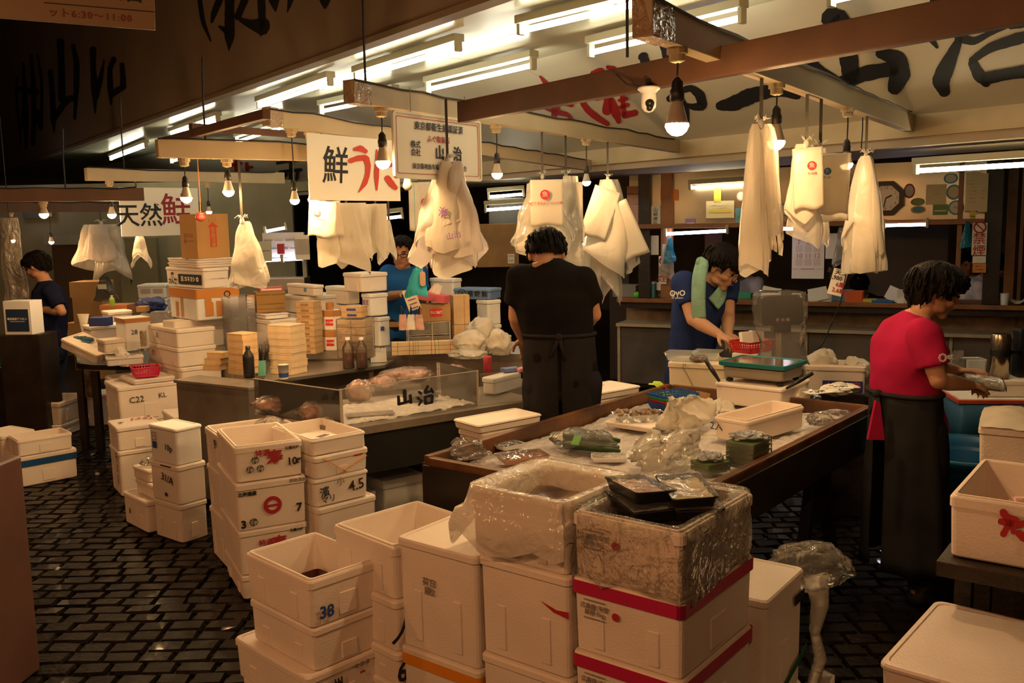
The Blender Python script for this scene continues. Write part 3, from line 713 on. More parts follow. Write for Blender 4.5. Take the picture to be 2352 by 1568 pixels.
g3 = under(g2, g2.z - g2.hh - .003, .01, 0, 0, .95, .95); foam(g3, g3.z - .0, 'foam box on the floor at the foot of the 38 stack', 'closed', group=FG)
# the big open box
f = Fit((903, 1256), (762, 1200), (1135, 1180), .66, dx=.40); F2 = f; h = hb(f, 1382)
foam(f, h, 'large empty open foam box behind the box marked 38', 'open', group=FG, wall=.026)
g = under(f, .185, -.005, -.004, 0, .985, .985); foam(g, .185, 'upper closed foam box under the large empty open box', 'closed', group=FG, texts=[('R', .04, .4, 'ノ', .1, SIGNK)])
g = under(g, g.z - g.h - .002 if 0 else .12, 0, 0, 0); foam(g, .12, 'middle closed foam box under the large empty open box', 'closed', group=FG, texts=[('R', .05, .4, '6', .1, SIGNK)])
g = under(g, .1); foam(g, g.z - .001, 'bottom foam box under the large empty open box', 'closed', group=FG)
f = Fit((1567, 1225), (1312, 1183), (1768, 1150), .91); RX, RY, RW = f.ex, f.ey, f.yaw; RN = f.n + f.ey * (f.dy + .014)
def rowbox(n, colL, z, dx):
    n = V((n.x, n.y, z)); dy = reach(n, RY, colL); f = At(n + RX * dx / 2 + RY * dy / 2, dx, dy, RW, z); f.n = n; f.npx = (project(n)[0], project(n)[1]); return f
# row: box with orange tape
F5 = rowbox(RN, 1099, .70, .36); f = rowbox(F5.n + RY * (F5.dy + .012), 911, .69, .38); F3 = f; h = hb(f, 1530)
foam(f, h + .02, 'foam box with bright top, orange tape band below it', 'closed', m=FOAM, group=FG, texts=[('L', .42, .62, '荷日\n鹿2', .03, INKG)])
g = under(f, .30); foam(g, .30, 'foam box with an orange tape band round its top', 'closed', group=FG, tapes=[('ALL', .80, .93, ORNG)])
g = under(g, g.z - .30); g.h = 0
foam(At(g.c, g.dx, g.dy, g.yaw, g.z), g.z - .001, 'foam box on the floor under the orange taped box', 'closed', group=FG) if g.z > .06 else None
# row: box under the bag lined one, red swoosh
f = F5
foam(f, .32, 'foam box with a red swoosh under the bag lined open box', 'closed', m=FOAM, group=FG)
bm = B()
v0 = [bm.verts.new(p) for p in ((0, -.10, .02), (0, -.15, -.006), (0, -.205, -.014), (0, -.205, .008), (0, -.16, .004))]; bm.faces.new(v0)
obj('printed_swoosh', bm, INKR, f.o, loc=(-f.dx / 2 - .004, .03, .21))
g = under(f, .3, 0, 0, 0); g.z = .377; foam(g, .376, 'foam box on the floor under the red swoosh box', 'closed', group=FG)
# bag lined open box on top
f = rowbox(RN + RY * .004, 1078, .92, .38); F4 = f
F4h = .92 - .7015
foam(f, F4h, 'open foam box lined with a loose clear plastic bag', 'open', group=FG)
# magenta taped stack
f = Fit((1567, 1225), (1312, 1183), (1768, 1150), .91); f.dx = min(f.dx, .47); f.c = f.n + f.ex * f.dx / 2 + f.ey * f.dy / 2; F6 = f
h1 = hb(f, 1387)
LAB = [('L', .22, .62, '━━━━\n広島産 天然\n鮮魚 5kg\n━━━━', .018, INKG, .01), ('L', .42, .6, '●', .03, INKR)]
foam(f, h1, 'plastic wrapped foam box carrying black fish trays', 'open', group=FG, texts=LAB, wall=.024)
g = under(f, .225); foam(g, .225, 'foam box with magenta tape, second from the top of the right stack', 'closed', group=FG, texts=LAB, tapes=[('L', .80, .975, PINK), ('R', .80, .975, PINK)], lid=.02)
g = under(g, .225); foam(g, .225, 'foam box with magenta tape, third from the top of the right stack', 'closed', group=FG, texts=LAB, tapes=[('L', .80, .975, PINK), ('R', .80, .975, PINK)], lid=.02)
g = under(g, .2); foam(g, g.z - .001, 'foam box on the floor under the magenta taped stack', 'closed', group=FG)
# box right of it with black handle and green print
f = Fit((1700, 1400), (1640, 1360), (1868, 1368), .60, dx=.26, dy=.35)
f = At(F6.c + RX * (F6.dx / 2 + .185) + RY * -.06, .34, .30, F6.yaw + .03, .56)
foam(f, .40, 'foam box with a black clip and green print at the right of the magenta stack', 'closed', group=FG, texts=[('R', .86, .80, '▬', .09, SIGNK, .03), ('R', .70, .15, '／', .2, mat('ink_green', (.02, .12, .05), .6), .04, -30)])
g = under(f, .15); foam(g, g.z - .001, 'foam box on the floor under the one with the black clip', 'closed', group=FG)

# right side, near: lidded box low, box with red print on a dark trolley
f = Fit((2020, 1510), (2155, 1378), (2700, 1420), .50)
n_, l_ = atz(2018, 1520, .50), atz(2150, 1376, .50); yaw = math.atan2((l_ - n_).y, (l_ - n_).x) - pi / 2
ex, ey = V((cos(yaw), sin(yaw), 0)), V((-sin(yaw), cos(yaw), 0)); L_ = (l_ - n_).length
f = At(n_ + ex * .36 + ey * L_ / 2, .72, L_, yaw, .50)
foam(f, .25, 'large closed foam box with a shiny wet lid at the lower right', 'closed', m=mat('foam_wet', (.76, .66, .60), .28, noise_=.06, nscale=5, bump=.2, bscale=90), group=FG, lid=.02, r=.03)
g = under(f, .24); foam(g, g.z - .001, 'foam box on the floor under the shiny wet lid', 'closed', group=FG)
# box with red character
n_, l_ = atz(2180, 1133, .86), atz(2268, 1052, .86); yaw = math.atan2((l_ - n_).y, (l_ - n_).x) - pi / 2 + RAD(2)
ex, ey = V((cos(yaw), sin(yaw), 0)), V((-sin(yaw), cos(yaw), 0)); L_ = (l_ - n_).length
f = At(n_ + ex * .24 + ey * L_ / 2, .48, L_, yaw, .86); FR = f
foam(f, .205, 'open foam box with a large red character and fish pieces inside', 'open', m=mat('foam_pink', (.80, .68, .60), .7, noise_=.08, nscale=4, bump=.2, bscale=130), group='boxes at the right edge', panels=False)
bpy.context.view_layer.update()
fo = f.o
pln = V((fo.matrix_world @ V((0, -f.dy / 2 - .004, .1)))); nrm = (fo.matrix_world.to_3x3() @ V((0, -1, 0)))
brush([[(2160, 20, 60), (2200, 80, 80), (2290, 100, 50)], [(2140, 110, 60), (2250, 130, 60)], [(2220, 130, 60), (2165, 230, 60)], [(2250, 150, 60), (2260, 210, 50)], [(2300, 140, 60), (2352, 130, 60), (2450, 120, 50)], [(2300, 210, 60), (2352, 260, 80), (2470, 250, 60)], [(2400, 60, 50), (2390, 300, 60)]], lambda x, y: (1752 + x / 3.92, 1168 + y / 3.92), pln, nrm, SIGNR, fo, seed=12)
bm = B(); rnd = random.Random(8)
for i in range(14):
    tube(bm, [(rnd.uniform(-.12, .15), rnd.uniform(-.08, .08), .10 + rnd.random() * .02), (rnd.uniform(-.12, .15), rnd.uniform(-.08, .08), .12 + rnd.random() * .02)], [.03, .02], 7)
noisy(bm, .006, 30)
P(obj('fish_pieces', bm, mat('raw_fish', (.35, .10, .08), .3, noise_=.5, nscale=15, col2=(.6, .4, .35)), smooth=True, loc=(f.c.x, f.c.y, f.z - f.h + .0), rot=(0, 0, f.yaw)), 'red fish pieces inside the box with the red character', 'fish', kind='stuff')
o = empty('trolley', (f.c.x, f.c.y, 0), f.yaw, 'dark low trolley carrying the box with the red character', 'trolley')
bm = B(); box(bm, (.05, 0, .625), (.62, f.dy + .10, .05), bev=.005); obj('deck', bm, DARKWOOD, o)
for a_ in (-.2, .3):
    for b_ in (-.18, .18):
        bm = B(); box(bm, (a_, b_, .30), (.05, .05, .60)); obj('leg', bm, DARKWOOD, o)
# far box behind, with white cloth at the right edge
f = At(atz(2345, 1060, .86) + V((.34, .40, 0)), .5, .34, yaw + .1, .90); foam(f, .2, 'foam box covered with a folded cloth at the right edge', 'closed', m=FOAM2, group='boxes at the right edge', panels=False)
bm = B(); rnd = random.Random(4)
grid(bm, lambda u, v: V(((u - .5) * .50, (v - .5) * .36, .025 + .05 * (1 - (2 * v - 1) ** 2) * (.6 + .4 * sin(u * 9)) + .012 * noise.noise(V((u * 9, v * 9, 2))))), 30, 20)
P(obj('folded_cloth', bm, mat('cloth_grey', (.58, .54, .46), .9), smooth=True, loc=(f.c.x, f.c.y, f.z - .02), rot=(0, 0, f.yaw)), 'greyish folded cloth on the foam box at the right edge', 'cloth')
bm = B(); box(bm, (0, 0, .345), (.5, .34, .69), bev=.005)
P(obj('wooden_crate', bm, DARKWOOD, loc=(f.c.x, f.c.y, 0), rot=(0, 0, f.yaw)), 'dark crate under the cloth covered foam box', 'crate')

# ---------------------------------------------------------------- the stacks along the passage
LG = 'foam boxes stacked along the passage'
MARK = mat('marker_black', (.03, .03, .035), .7)
gK = atz(573, 1382, 0)
zk = [hdist(537, 1027, gK), hdist(540, 1112, gK), hdist(544, 1222, gK), hdist(557, 1325, gK)]
f = Fit((537, 1027), (415, 997), (694, 1006), zk[0]); f.yaw = RAD(27)
f.ex = V((cos(f.yaw), sin(f.yaw), 0)); f.ey = V((-sin(f.yaw), cos(f.yaw), 0)); f.dx, f.dy = min(reach(f.n, f.ex, 694), .38), min(reach(f.n, f.ey, 415), .46); f.c = f.n + f.ex * f.dx / 2 + f.ey * f.dy / 2; K = f
foam(f, zk[0] - zk[1] - .001, 'open foam box with red longevity character and 10', 'open', group=LG, texts=[('R', .40, .74, '特選', .034, INKR, .012), ('R', .58, .56, '寿', .078, INKR, .02), ('R', .83, .42, '10', .05, SIGNK, .02), ('R', .94, .42, '尾', .026, SIGNK, .03), ('R', .84, .80, '佐賀大村', .016, SIGNK), ('R', .29, .56, '㊕', .036, SIGNK, .02), ('R', .21, .32, '㊕', .036, SIGNK, .02), ('R', .36, .32, '㊕', .036, SIGNK, .02)], panels=False)
bm = B(); box(bm, (0, 0, 0), (.12, .10, .03), bev=.014, seg=3); noisy(bm, .012, 14)
P(obj('fish_scraps', bm, BLOOD, smooth=True, loc=f.c.xy.to_3d() + V((0, 0, f.z - f.h + .042))), 'brown red fish scraps in the open longevity box', 'fish', kind='stuff')
g = under(f, zk[1] - zk[2], 0, 0, 0, 1.03, 1.05); foam(g, g.z - zk[2] - .001, 'foam box with round red mark, 3 and 7 below the longevity box', 'closed', group=LG, panels=False, lid=.035,
    texts=[('R', .15, .78, '北海道産', .022, SIGNK, .03), ('R', .5, .45, '○', .10, INKR, .045), ('R', .5, .45, '一', .055, INKR, .04), ('R', .08, .15, '3', .05, SIGNK, .04), ('R', .22, .16, '㊕', .04, SIGNK), ('R', .88, .34, '7', .055, SIGNK, .03), ('R', .88, .93, '釧路漁協', .02, INKG, 0)])
g = under(g, .16, 0, 0, 0, .98, .97); foam(g, g.z - zk[3] - .001, 'foam box with half hidden red characters, third in the longevity stack', 'closed', group=LG, panels=False, texts=[('R', .38, .68, '特選', .034, INKR, .012), ('R', .58, .60, '寿', .078, INKR, .02), ('R', .84, .86, '佐賀大村', .016, SIGNK), ('R', .27, .50, '㊕', .036, SIGNK)])
g = under(g, .12, .0, 0, 0, .97, .95); foam(g, g.z - .001, 'bottom foam box of the longevity stack', 'closed', group=LG)
# next stack to the right
f = Fit((712, 1011), (585, 962), (839, 985), .735, dy=.44); f.h = hb(f, 1050); NB = f
f.c = f.c + f.ex * .005
foam(f, f.h, 'open foam tray with printed cards inside', 'open', group=LG, wall=.02, panels=False, taper=.985)
for k, (x, y, w_, r_, c_) in enumerate(((.02, -.02, .10, 20, 'card with a purple picture'), (-.05, -.11, .11, -8, 'card with small brown writing'), (.07, -.14, .11, 30, 'card with a green picture'))):
    o = empty('printed_card', f.c.xy.to_3d() + f.ex * x + f.ey * y + V((0, 0, f.z - f.h + .040 + .004 * k)), f.yaw + RAD(r_), c_ + ' in the open foam tray', 'card', 'cards in the tray')
    bm = B(); box(bm, (0, 0, 0), (w_, .07, .002)); obj('sheet', bm, PAPER, o)
    bm = B(); box(bm, (0, .004, .0018), (w_ * .7, .035, .0008)); obj('picture', bm, [mat('card_purple', (.16, .13, .22), .5, noise_=.5, nscale=30), mat('card_text', (.4, .32, .22), .6, noise_=.5, nscale=60), mat('card_green', (.10, .14, .09), .5, noise_=.6, nscale=30)][k], o)
z1 = f.z - f.h; f2 = At(f.c - f.ex * .005 + f.ey * -.02, .30, .42, f.yaw + RAD(3), z1 - .0015)
foam(f2, .11, 'foam box tied with an orange string', 'closed', group=LG, texts=[('R', .8, .75, '―', .05, INKR)])
bm = B(); hh = .11
tube(bm, [(-.09, 0, 0), (.02, 0, -.075), (.155, 0, -.03)], .0022, 5); tube(bm, [(.02, .0, -.075), (.03, 0, -.085)], .005, 5)
obj('string', bm, ORNG, f2.o, loc=(-.02, -f2.dy / 2 - .010, .10))
f3 = under(f2, .13, .0, .0, -2); foam(f3, .135, 'foam box marked 4.5 by hand', 'closed', group=LG, lid=.02, texts=[('R', .76, .52, '4.5', .072, MARK, .008, 4), ('R', .47, .76, '小', .045, INKG, .0), ('R', .18, .50, '濱', .055, MARK, .005, 8), ('R', .24, .22, 'マリ', .04, MARK, .005, 4)], panels=False)
f4 = under(f3, .16, .015, 0, 2, 1.10, 1.05); foam(f4, .17, 'foam box under the hand marked 4.5 box', 'closed', group=LG)
f5 = under(f4, .15, .0, 0, 0, 1., 1.); foam(f5, f5.z - .001, 'bottom foam box of the 4.5 stack', 'closed', group=LG)
# under the counter
a_ = atz(880, 1165, 0)
f = Fit((881, 1106), (800, 1078), (968, 1090), .32, dx=.27, dy=.34)
foam(f, .318, 'grey looking foam box marked 38 under the counter', 'closed', m=FOAMC, group=LG, texts=[('R', .38, .40, '38', .045, INKB, .02)], lid=.05, panels=False)
f = Fit((842, 1132), (790, 1118), (884, 1122), .27, dx=.16, dy=.2); f.c = f.c - f.ex * .0 + V((-.06, -.06, 0)); foam(f, .269, 'small rounded foam box in shade under the counter', 'closed', m=FOAMC, group=LG, r=.03, panels=False)
p = atz(950, 1130, 0); bm = B(); box(bm, (0, 0, .22), (.30, .02, .44), rot=(RAD(-8), 0, 0))
P(obj('cardboard_sheet', bm, CARD, loc=p + V((.10, .30, 0)), rot=(0, 0, RAD(38))), 'brown cardboard leaning in the dark under the counter', 'cardboard')

# C22 stack and its neighbours
g0 = atz(262, 1098, 0); z0 = hdist(269, 890, g0)
f = Fit((269, 890), (210, 870), (417, 877), z0); f.dy = min(f.dy, .40); f.c = f.n + f.ex * f.dx / 2 + f.ey * f.dy / 2; C22 = f
foam(f, .265, 'tall foam box with handwritten C22 and KL', 'closed', group=LG, lid=.03, texts=[('R', .28, .62, 'C22', .06, MARK, .0, 2), ('R', .68, .66, 'KL', .05, MARK, .0, 3)])
f.h = .265
g = under(f, .24, 0, 0, 0, .97, .97); foam(g, .24, 'foam box under the C22 box', 'closed', group=LG)
g = under(g, .2, 0, 0, 0, 1, 1); foam(g, g.z - .001, 'bottom foam box of the C22 stack', 'closed', group=LG)
fb_ = At(f.c + f.ey * (f.dy / 2 + .14) + f.ex * .03, .38, .24, f.yaw + .05, z0 + .0); foam(fb_, .20, 'open foam box behind the C22 box', 'open', group=LG)
g = under(fb_, .2); foam(g, g.z - .001, 'foam box on the floor behind the C22 stack', 'closed', group=LG)
# upturned lid and pink basket on top
q = f.c + f.ex * .03 + f.ey * -.02
foam(At(q, .30, .34, f.yaw + .05, z0 + .034), .032, 'thin foam lid under the pink basket', 'open', group=LG, panels=False, wall=.015, cat='foam lid', name='foam_tray')
def basket(c, w, d, h, yaw, m, label, group=None, bars=9, name='plastic_basket', text_=None):
    o = empty(name, c, yaw, label, 'basket', group)
    bm = B()
    k = .80
    loft(bm, [(w * k, d * k, 0, .012), (w * k, d * k, .004, .012)])
    loft(bm, [(w * k + .002, d * k + .002, .0, .012), (w * (k + .05), d * (k + .05), h * .18, .012)], False, False)
    for z0_, z1_ in ((.34, .42), (.58, .66)):
        loft(bm, [(w * (k + (1 - k) * z0_), d * (k + (1 - k) * z0_), h * z0_, .012), (w * (k + (1 - k) * z1_), d * (k + (1 - k) * z1_), h * z1_, .012)], False, False)
    loft(bm, [(w * .965, d * .965, h * .80, .012), (w * .985, d * .985, h * .97, .012), (w * 1.03, d * 1.03, h * .98, .014), (w * 1.03, d * 1.03, h, .014), (w * .97, d * .97, h, .012)], False, False)
    obj('shell', bm, m, o)
    bm = B()
    for s in (-1, 1):
        for i in range(bars + 1):
            x = (i / bars - .5)
            bar(bm, (x * w * k, s * d * k / 2, .004), (x * w * .97, s * d * .97 / 2, h * .9), .006, .003)
            bar(bm, (s * w * k / 2, x * d * k, .004), (s * w * .97 / 2, x * d * .97, h * .9), .003, .006)
    obj('bars', bm, m, o)
    return o
PINKP = mat('pink_plastic', (.62, .03, .10), .35); REDP = mat('red_plastic', (.55, .015, .02), .3)
basket(q.xy.to_3d() + f.ex * -.01 + V((0, 0, z0 + .036)), .19, .21, .07, f.yaw - .12, PINKP, 'bright pink basket on the C22 box stack')
# lower boxes in front of the C22 stack
gq = atz(267, 1142, 0); zt = hdist(267, 983, gq)
f = Fit((267, 983), (224, 955), (345, 975), zt, dx=.28, dy=.30)
f1 = f
foam(f, zt - .305, 'foam box with red oval writing on its lid, left front', 'closed', group=LG, texts=[('T', .72, .70, '(35)', .09, INKR, 0, -20), ('T', .2, .5, '✶', .05, MARK), ('T', .9, .85, '下', .04, MARK)])
g = under(f, .3); foam(g, g.z - .001, 'tall foam box with handwriting along its edge', 'closed', group=LG, texts=[('L', .82, .6, '千\n3\n)', .07, MARK, .0), ], lid=.03)
f = At(f1.c + f1.ex * .36 + f1.ey * .05, .26, .34, f1.yaw, zt + .015); foam(f, .2, 'foam box with pencil marks on its lid, between two stacks', 'closed', group=LG, texts=[('T', .6, .5, '一二', .05, MARK, 0, -30)])
g = under(f, .2); foam(g, g.z - .001, 'foam box on the floor between two stacks', 'closed', group=LG)
# small wrapped box at the very front and two above it
g = atz(335, 1226, 0); zb = hdist(335, 1153, g)
f = Fit((335, 1153), (247, 1122), (380, 1146), zb, dx=.17, dy=.33); foam(f, zb - .001, 'small foam box wrapped in film on the cobbles', 'closed', group=LG, texts=[('L', .3, .5, '▮', .03, MARK)])
fw = f
z2 = hdist(340, 1094, g)
f = At(f.c + f.ex * .04 + f.ey * -.03, .15, .24, f.yaw, zb + .085); foam(f, .083, 'little foam box upon the film wrapped one', 'closed', group=LG)
f = At(f.c + f.ey * .04, .15, .20, f.yaw + .05, f.z + .075); foam(f, .073, 'little foam box topped by crumpled film', 'closed', group=LG)
crump = f
# 10p box and the one below
g = atz(417, 1249, 0)
za, zb_, = hdist(402, 986, g), hdist(404, 1071, g)
f = Fit((402, 986), (341, 973), (440, 978), za, dx=.17, dy=.27); foam(f, za - zb_, 'pale foam box with 10p marker writing and blue label', 'closed', m=FOAMC, group=LG, texts=[('L', .72, .45, '10p', .05, MARK, .005, -5), ('L', .22, .45, '■', .05, INKB), ('L', .22, .68, '日', .06, INKG, -.01)], lid=.02, panels=False)
g_ = under(f, .2, 0, 0, 0, 1.05, 1.05); foam(g_, .22, 'foam box with a slashed hand mark and blue stain', 'closed', group=LG, texts=[('L', .62, .62, '31/A', .06, MARK, .005, -10), ('L', .55, .2, '●', .03, INKB), ('L', .6, .93, '━━', .05, MARK, .02)], panels=False)
g_ = under(g_, .2, 0, 0, 0, .97, .97); foam(g_, g_.z - .001, 'foam box on the cobbles under the slashed hand mark', 'closed', group=LG)
# long open boxes behind the longevity stack
f = At(K.c + K.ey * (K.dy / 2 + .17) + K.ex * .05, .42, .30, K.yaw + .08, .70); OB = f; foam(f, .2, 'long open foam box marked 9 behind the longevity box', 'open', group=LG, texts=[('L', .75, .7, '9', .07, MARK)])
g_ = under(f, .2); foam(g_, .23, 'foam box under the open one marked 9', 'closed', group=LG)
g_ = under(g_, .2); foam(g_, g_.z - .001, 'bottom foam box under the one marked 9', 'closed', group=LG)
# left passage side
g = atz(38, 1119, 0); zt = hdist(38, 1012, g); zl = hdist(38, 1050, g)
f = Fit((38, 1012), (10, 997), (171, 992), zt, dx=.36, dy=.25); foam(f, zt - zl, 'open empty foam box on the blue taped one', 'open', group='foam boxes across the passage', wall=.018)
f2 = under(f, .2, .0, 0, 2, 1.08, 1.1); foam(f2, f2.z - .001, 'foam box with a blue tape band standing on cobbles', 'closed', group='foam boxes across the passage', tapes=[('ALL', .66, .86, mat('tape_blue', (.01, .07, .22), .4))], lid=.03)
f = At(f.c + V((-.30, .12, 0)), .25, .3, f.yaw + .3, zt); foam(f, .15, 'foam box behind the open empty one at the left edge', 'closed', group='foam boxes across the passage')
g_ = under(f, .1); foam(g_, g_.z - .001, 'foam box on the cobbles at the left edge', 'closed', group='foam boxes across the passage')
n_ = atz(135, 925, .3); r_ = atz(54, 925, .3)
L_ = (n_ - r_).length; yaw = math.atan2((n_ - r_).y, (n_ - r_).x)
ex, ey = V((cos(yaw), sin(yaw), 0)), V((-sin(yaw), cos(yaw), 0))
f = At(r_ + ex * L_ / 2 + ey * .24, L_, .46, yaw, .30)
foam(f, .19, 'open foam box marked 40, near the walking man', 'open', group='foam boxes across the passage', m=FOAM2, texts=[('R', .45, .5, '40', .09, MARK, .005)])
g_ = under(f, .1, -.01, 0, 0, 1.05, 1.05); foam(g_, g_.z - .001, 'foam box under the one marked 40', 'closed', group='foam boxes across the passage')
f = At(atz(185, 910, .28) + V((.05, .2, 0)), .3, .3, .4, .28); foam(f, .279, 'dim foam box in the shade beside the box marked 40', 'closed', group='foam boxes across the passage', m=FOAM2)
f = At(atz(0, 868, .45) + V((-.05, .2, 0)), .38, .35, .2, .45); foam(f, .16, 'foam box, top one of the stack cut by the left edge', 'closed', group='foam boxes across the passage', m=FOAM2)
g_ = under(f, .14); foam(g_, .14, 'foam box, middle of the stack cut by the left edge', 'closed', group='foam boxes across the passage', m=FOAM2)
g_ = under(g_, .14); foam(g_, g_.z - .001, 'foam box, lowest of the stack cut by the left edge', 'closed', group='foam boxes across the passage', m=FOAM2)
# brown post at the left edge of the frame
pp = atz(66, 1568, 0); zt = .98
o = empty('guard_post', V((pp.x - .17, pp.y - .0, 0)), RAD(-6), 'brown worn post at the left edge, nearest to the camera', 'post')
bm = B(); box(bm, (0, 0, .44), (.30, .26, .88), bev=.02, seg=3); obj('panel', bm, mat('post_brown', (.16, .075, .055), .5, noise_=.3, nscale=3), o)
bm = B(); tube(bm, [(-.14, -.1, .90), (.14, -.1, .90)], .035, 12); obj('top_rail', bm, METALG, o, smooth=True)
# ---------------------------------------------------------------- people
SKIN = mat('skin', (.42, .21, .12), .5, noise_=.10, nscale=9, spec=.3)
SKIN2 = mat('skin_pale', (.50, .28, .17), .5, noise_=.08, nscale=9, spec=.3)
HAIR = mat('hair_black', (.006, .0045, .004), .55, bump=1., bscale=150, spec=.15)
LIP = mat('lips', (.30, .09, .07), .45); EYEM = mat('eye_dark', (.015, .01, .01), .15); EYEW = mat('eye_white', (.6, .55, .5), .3)
def cloth(name, col, col2=None): return mat(name, col, .85, noise_=.25, nscale=7, bump=.35, bscale=10, spec=.06, col2=col2)
def ell(bm, c, r, M=None, u=14, v=9):
    R = bmesh.ops.create_uvsphere(bm, u_segments=u, v_segments=v, radius=1)
    for q in R['verts']:
        p = V((q.co.x * r[0], q.co.y * r[1], q.co.z * r[2])); q.co = (M @ p if M else p) + V(c)
def limb(bm, pts, rs, n=14):
    tube(bm, pts, rs, n)
    for p, r in zip(pts, rs): ell(bm, p, (r, r, r), u=n, v=8)
def torso(bm, pts, rx, ry, lat, n=20):
    """elliptic loft along the spine; lat = sideways axis"""
    rings = []; pts = [V(p) for p in pts]
    for i, p in enumerate(pts):
        t = (pts[min(i + 1, len(pts) - 1)] - pts[max(i - 1, 0)]).normalized()
        x = (lat - t * lat.dot(t)).normalized(); y = t.cross(x)
        rings.append([bm.verts.new(p + x * rx[i] * cos(2 * pi * k / n) + y * ry[i] * sin(2 * pi * k / n)) for k in range(n)])
    for a, b in zip(rings[:-1], rings[1:]):
        for k in range(n): bm.faces.new((a[k], a[(k + 1) % n], b[(k + 1) % n], b[k]))
    bm.faces.new(rings[0][::-1]); bm.faces.new(rings[-1])
def remesh(o, vox, smooth=6, disp=0, dsize=.12):
    m = o.modifiers.new('remesh', 'REMESH'); m.mode = 'VOXEL'; m.voxel_size = vox; m.use_smooth_shade = True
    s = o.modifiers.new('smooth', 'SMOOTH'); s.factor = .5; s.iterations = smooth
    if disp:
        tx = bpy.data.textures.new('folds', 'CLOUDS'); tx.noise_scale = dsize; tx.noise_depth = 1
        d = o.modifiers.new('folds', 'DISPLACE'); d.texture = tx; d.strength = disp; d.mid_level = .5; d.texture_coords = 'GLOBAL'
def hand(bm, w, d, nrm, side, s=1., curl=.5):
    d = d.normalized(); nrm = (nrm - d * nrm.dot(d)).normalized(); ac = d.cross(nrm)
    M = Matrix((ac, d, nrm)).transposed()
    ell(bm, w + d * .048 * s, (.038 * s, .052 * s, .015 * s), M)
    ell(bm, w + d * .012 * s, (.026 * s, .03 * s, .018 * s), M)
    for i, (L, off) in enumerate(((.070, -.030), (.080, -.010), (.074, .010), (.058, .029))):
        off *= side; p = w + d * (.086 - .004 * abs(i - 1.2)) * s + ac * off * s; pts = [p - d * .02 * s, p]; a = curl * (.45 + .12 * i)
        for k in range(3):
            p = p + (d * cos(a) + nrm * sin(a) + ac * off * .6 * (1 - k * .3)).normalized() * L * s * (.42, .32, .26)[k]; pts.append(p); a += curl * .85
        limb(bm, pts, [.0088 * s, .0088 * s, .0082 * s, .0075 * s, .0062 * s], 8)
    p = w + d * .022 * s - ac * side * .030 * s
    t1 = p + (d * .62 - ac * side * .62 + nrm * .35).normalized() * .036 * s; t2 = t1 + (d * .85 - ac * side * .25 + nrm * .45).normalized() * .032 * s
    limb(bm, [p, t1, t2], [.012 * s, .0105 * s, .008 * s], 8)
def head(bm, c, M, s):
    E = lambda x, y, z, a, b, h: ell(bm, c + M @ V((x, y, z)) * s, (a * s, b * s, h * s), M.to_3x3())
    E(0, -.010, .030, .077, .096, .088); E(0, .012, -.030, .066, .078, .075); E(0, .035, -.062, .052, .052, .048); E(0, .062, -.095, .028, .026, .022)
    E(0, .080, .022, .050, .018, .014); E(0, .094, -.006, .010, .014, .030); E(0, .106, -.022, .014, .013, .011); E(.012, .098, -.026, .008, .010, .008); E(-.012, .098, -.026, .008, .010, .008)
    for x in (-1, 1):
        E(x * .040, .058, -.028, .024, .026, .024); E(x * .079, -.008, -.012, .010, .018, .031); E(x * .048, .02, -.070, .020, .035, .024)
    E(0, .086, -.052, .022, .012, .007); E(0, .083, -.064, .019, .012, .007); E(0, .05, -.05, .045, .04, .04)
def hairbm(s, front=.052, side=.0, back=-.085, puff=1.10, vol=0., seed=0, fringe=.0):
    bm = B(); nu, nv = 72, 16; rnd = random.Random(seed); jag = [rnd.uniform(-.016, .008) for _ in range(nu)]
    def f(u, v):
        a = u * 2 * pi; ca, sa = cos(a), sin(a)      # a = 90deg is the face side
        fr = max(0, sa); bk = max(0, -sa)
        zl = side + (front - side) * min(1, fr * 1.25) ** 2.2 + (back - side) * bk ** .8 + jag[int(u * nu) % nu] * (1 + 2 * fringe) - (fringe * .02 * fr)
        top = .126; z = top + (zl - top) * v
        # radius of the skull's outline at this level
        q = max(0., 1 - ((z - .030) / .097) ** 2) if z > .03 else max(.35, 1 - ((.03 - z) / .16) ** 2)
        k = math.sqrt(q) * (puff + vol * sin(pi * min(1, v * 1.15)) + .035 * noise.noise(V((ca * 6, sa * 6, z * 30 + seed))) + .05 * noise.noise(V((ca * 18, sa * 18, z * 12 + seed))) + .03 * noise.noise(V((ca * 45, sa * 45, z * 25))))
        if v >= .999: k *= .86
        return V((ca * .078 * k, -.010 + sa * .098 * k, z + (vol * .06) * (1 - v) + (.008 if v < .3 else .0) * noise.noise(V((ca * 5, sa * 5, 9)))))* s
    g = grid(bm, f, nu, nv, close_u=True); bmesh.ops.remove_doubles(bm, verts=g[0], dist=.02 * s)
    for i in range(110):
        u = rnd.random(); v0 = rnd.uniform(.25, .75); c_ = V((0, -.01, .03)) * s; pts = []
        for k in range(4):
            p = f((u + k * .006) % 1, min(.985, v0 + k * .11)); pts.append(p + (p - c_).normalized() * (.003 + .004 * (k == 2) + vol * .03 * (k > 1)) * s)
        tube(bm, pts, [.003 * s, .0075 * s, .006 * s, .0012 * s], 5)
    return bm
class J_: pass
